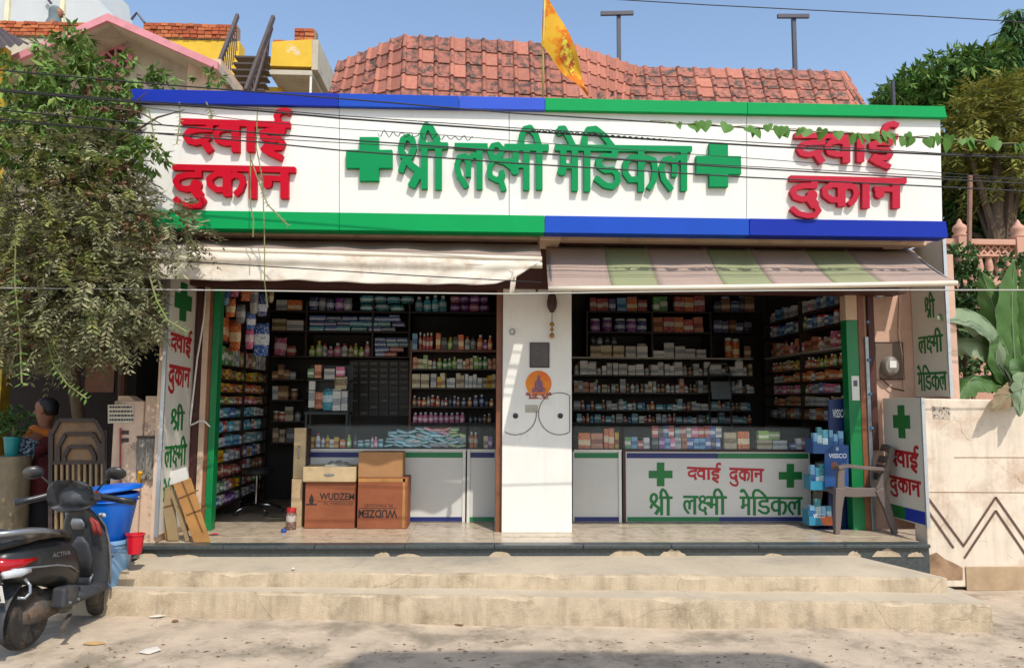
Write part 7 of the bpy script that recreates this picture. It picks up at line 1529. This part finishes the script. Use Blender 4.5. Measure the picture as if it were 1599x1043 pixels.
# head-scarfed person on the far terrace
YWm = 14.6; wc = P(89, 22, YWm); wz = wc.z - 1.48
wn = thing('person', 'person in a grey head scarf and green clothes behind the far brick parapet', 'person', (wc.x, YWm, wz)); XX = lambda dx, dy, z: Vector((wc.x + dx, YWm + dy, z))
skin_body('body', [XX(0, 0, wz + .8), XX(0, 0, wz + 1.1), XX(0, 0, wc.z - .24), XX(.0, 0, wc.z - .1), XX(.01, 0, wc.z + .03), XX(0, -.17, wc.z - .26), XX(.03, -.2, wc.z - .55), XX(.14, -.15, wc.z - .72), XX(0, .17, wc.z - .26), XX(.03, .2, wc.z - .55), XX(.14, .15, wc.z - .72), XX(0, -.09, wz + .45), XX(0, -.09, wz + .05), XX(0, .09, wz + .45), XX(0, .09, wz + .05)],
          [(0, 1), (1, 2), (2, 3), (3, 4), (2, 5), (5, 6), (6, 7), (2, 8), (8, 9), (9, 10), (0, 11), (11, 12), (0, 13), (13, 14)], [(.14, .11), (.13, .1), (.11, .09), .05, (.08, .075), .06, .045, .035, .06, .045, .035, .08, .05, .08, .05], m_skin, wn)
G().loft([[(wc.x + .02 + rx * math.cos(a_), YWm + ry * math.sin(a_), wc.z + z) for a_ in [2 * math.pi * i / 14 for i in range(14)]] for rx, ry, z in ((.05, .05, -.11), (.09, .07, -.06), (.105, .08, 0), (.10, .08, .06), (.05, .05, .11))]).obj('face', m_skin, wn, smooth=True)
G().bar(XX(.11, 0, wc.z + .02), XX(.15, 0, wc.z - .025), .03, .03).obj('nose', m_skin, wn, bevel=.006); G().bar(XX(.115, -.03, wc.z - .06), XX(.115, .03, wc.z - .06), .012, .012).obj('mouth', m_hair, wn)
m_gs = mat('grey_scarf', '#5d6a6c', .85, .15, 12, bump=.3); m_gc = mat('green_cloth', '#1f4a40', .85, .15, 9, bump=.3)
G().loft([[(wc.x - .035 + rx * math.cos(a_), YWm + ry * math.sin(a_), wc.z + z) for a_ in [2 * math.pi * i / 16 for i in range(16)]] for rx, ry, z in ((.19, .24, -.34), (.15, .17, -.22), (.115, .105, -.1), (.12, .105, 0), (.115, .1, .08), (.07, .07, .14), (.02, .02, .15))]).obj('head_scarf', m_gs, wn, smooth=True)
G().loft([[(wc.x + rx * math.cos(a_), YWm + ry * math.sin(a_), z) for a_ in [2 * math.pi * i / 16 for i in range(16)]] for rx, ry, z in ((.3, .32, wz + .02), (.22, .26, wz + .7), (.18, .25, wc.z - .5), (.19, .25, wc.z - .32), (.1, .14, wc.z - .2))]).obj('dress', m_gc, wn, smooth=True)

# ================================================================== SMALL THINGS
# covered table and potted plant in the porch
c = P(12, 800, 7.35); tb = thing('covered_table', 'low table under a grubby draped cloth beside the person in maroon', 'table', (c.x, 7.35, 0)); zt = P(12, 712, 7.35).z
G().loft([[(c.x + sx * (1 + .05 * math.sin(k * 2.1)) * math.cos(a_), 7.35 + sy * math.sin(a_), z) for k, a_ in enumerate([2 * math.pi * i / 28 for i in range(28)])] for sx, sy, z in ((.19, .18, .08), (.175, .17, .4), (.165, .16, zt - .03), (.155, .15, zt))]).obj('draped_cloth', mat('grubby_cloth', '#7d7058', .9, .2, 8, bump=.4), tb, smooth=True, auto=60)
for s in (-1, 1):
    for q_ in (-1, 1): G().cyl((c.x + s * .10, 7.35 + q_ * .10, 0), (c.x + s * .10, 7.35 + q_ * .10, zt - .03), .02, n=8).obj('leg', m_wood, tb)
pt = thing('potted_plant', 'small leafy plant in a teal pot on the covered table', 'plant', (c.x, 7.35, zt)); G().lathe([(.05, 0), (.055, .01), (.075, .17), (.08, .17), (.08, .185), (.065, .185)], 18, c=(c.x, 7.35, zt)).obj('pot', mat('teal_pot', '#1c7f83', .4, .1), pt, smooth=True, auto=50)
foliage('leaves', [(Vector((c.x, 7.35, zt + .32)), (.16, .14, .16), 60)], m_tg3, pt, 77, .05, .03, 3, .08, .3, fan=True); G().cyl((c.x, 7.35, zt + .15), (c.x, 7.35, zt + .3), .01, n=6).obj('stalk', m_stem, pt)
# litter
m_pap = mat('paper', '#c9c2b4', .8, .08); m_fl = mat('brown_flake', '#6e5234', .9, .2); m_pk = mat('pink_wrapper', '#c23f5a', .5, .1)
rs = random.Random(17)
def scrap(label, px, py, w_, h_, mt, z=0.0, cat='litter', grp=None):
    c = PZ(px, py, z); c.z = (terrain(c.x, c.y) if z == 0 else z) + .006; n = 5; rx = w_ * .45 * c.y / F; ry = max(.016, h_ * .010)
    g = G(); ring = [c + Vector((rx * math.cos(2 * math.pi * i / n) * rs.uniform(.7, 1.1), ry * math.sin(2 * math.pi * i / n) * rs.uniform(.7, 1.2), rs.uniform(0, .008))) for i in range(n)]
    g.add(ring + [c + Vector((0, 0, .012))], [(i, (i + 1) % n, n) for i in range(n)]); return tag(g.obj('litter_scrap', mt, solid=.002), label, cat, grp)
scrap('white paper scrap on the road near the scooter front wheel', 246, 962, 34, 5, m_pap); scrap('torn white and pink paper lying alone further out on the road', 234, 1017, 34, 7, m_pap); scrap('brown flattened leaf on the road at the foot of the steps', 716, 967, 44, 8, m_fl); scrap('brown crumpled leaf on the road under the lower step', 300, 956, 36, 5, m_fl)
scrap('tan strip of wrapper on the road beside the scooter', 145, 1002, 42, 4, mat('tan_paper', '#ad8a58', .8)); scrap('dark leaf fragment on the road near the white paper scrap', 273, 969, 12, 3, m_fl); scrap('red wrapper on the upper step below the granite edge', 476, 865, 14, 3, m_pk, .318); scrap('white paper pellet on the upper step', 458, 889, 6, 3, m_pap, .315)
scrap('pink wrapper on the marble platform beside the leaning cardboard', 334, 835, 22, 4, m_pk, ZF + .001)
c = PZ(443, 831, ZF); tag(G().lathe([(.024, .0), (.026, .006), (.026, .026), (.02, .032)], 16, c=(c.x, c.y, ZF + .001)).obj('plastic_stopper', CAPS['blue'], smooth=True), 'blue plastic bottle cap lying on the marble platform', 'cap')
g = G()
for k in range(520):
    px = rs.uniform(40, 1599); py = rs.uniform(965, 1043); c = PZ(px, py, 0)
    if c.y > 5.45 and c.x > -3.4: continue
    s_ = rs.uniform(.004, .014); g.add([(c.x + s_ * rs.uniform(-2.2, 2.2), c.y + s_ * rs.uniform(-1, 1), terrain(c.x, c.y) + .004 + s_ * .4 * (k2 == 3)) for k2 in range(4)], [(0, 1, 2), (0, 1, 3), (1, 2, 3), (0, 2, 3)])
gr = g.obj('gravel_and_debris', m_fl, fix=False); gr['kind'] = 'stuff'
# added sun blocker, out of view: outline projected from the foreground shadow it casts
hz = 7.6; sl_ = lambda px, py: (lambda q_: q_ + SUN * ((hz - q_.z) / SUN.z))(PZ(px, py, 0))
top = [sl_(548, 1034), sl_(566, 1024), sl_(600, 1020), sl_(900, 1019), sl_(1180, 1021), sl_(1240, 1026), sl_(1290, 1038)]
blocker = thing('sun_blocker', 'unseen flat panel on steel posts added to cast the foreground shadow', 'canopy', (top[3].x, top[3].y - 1, 0))
G().prism(top + [top[-1] + Vector((0, -2.2, 0)), top[0] + Vector((0, -2.2, 0))], (0, 0, .12)).obj('blocker_panel', m_galv, blocker)
for p in (top[1], top[-2]): G().cyl((p.x, p.y - 1.9, 0), (p.x, p.y - 1.9, hz), .06).obj('post', m_steel, blocker)
print('items', NITEM[0])
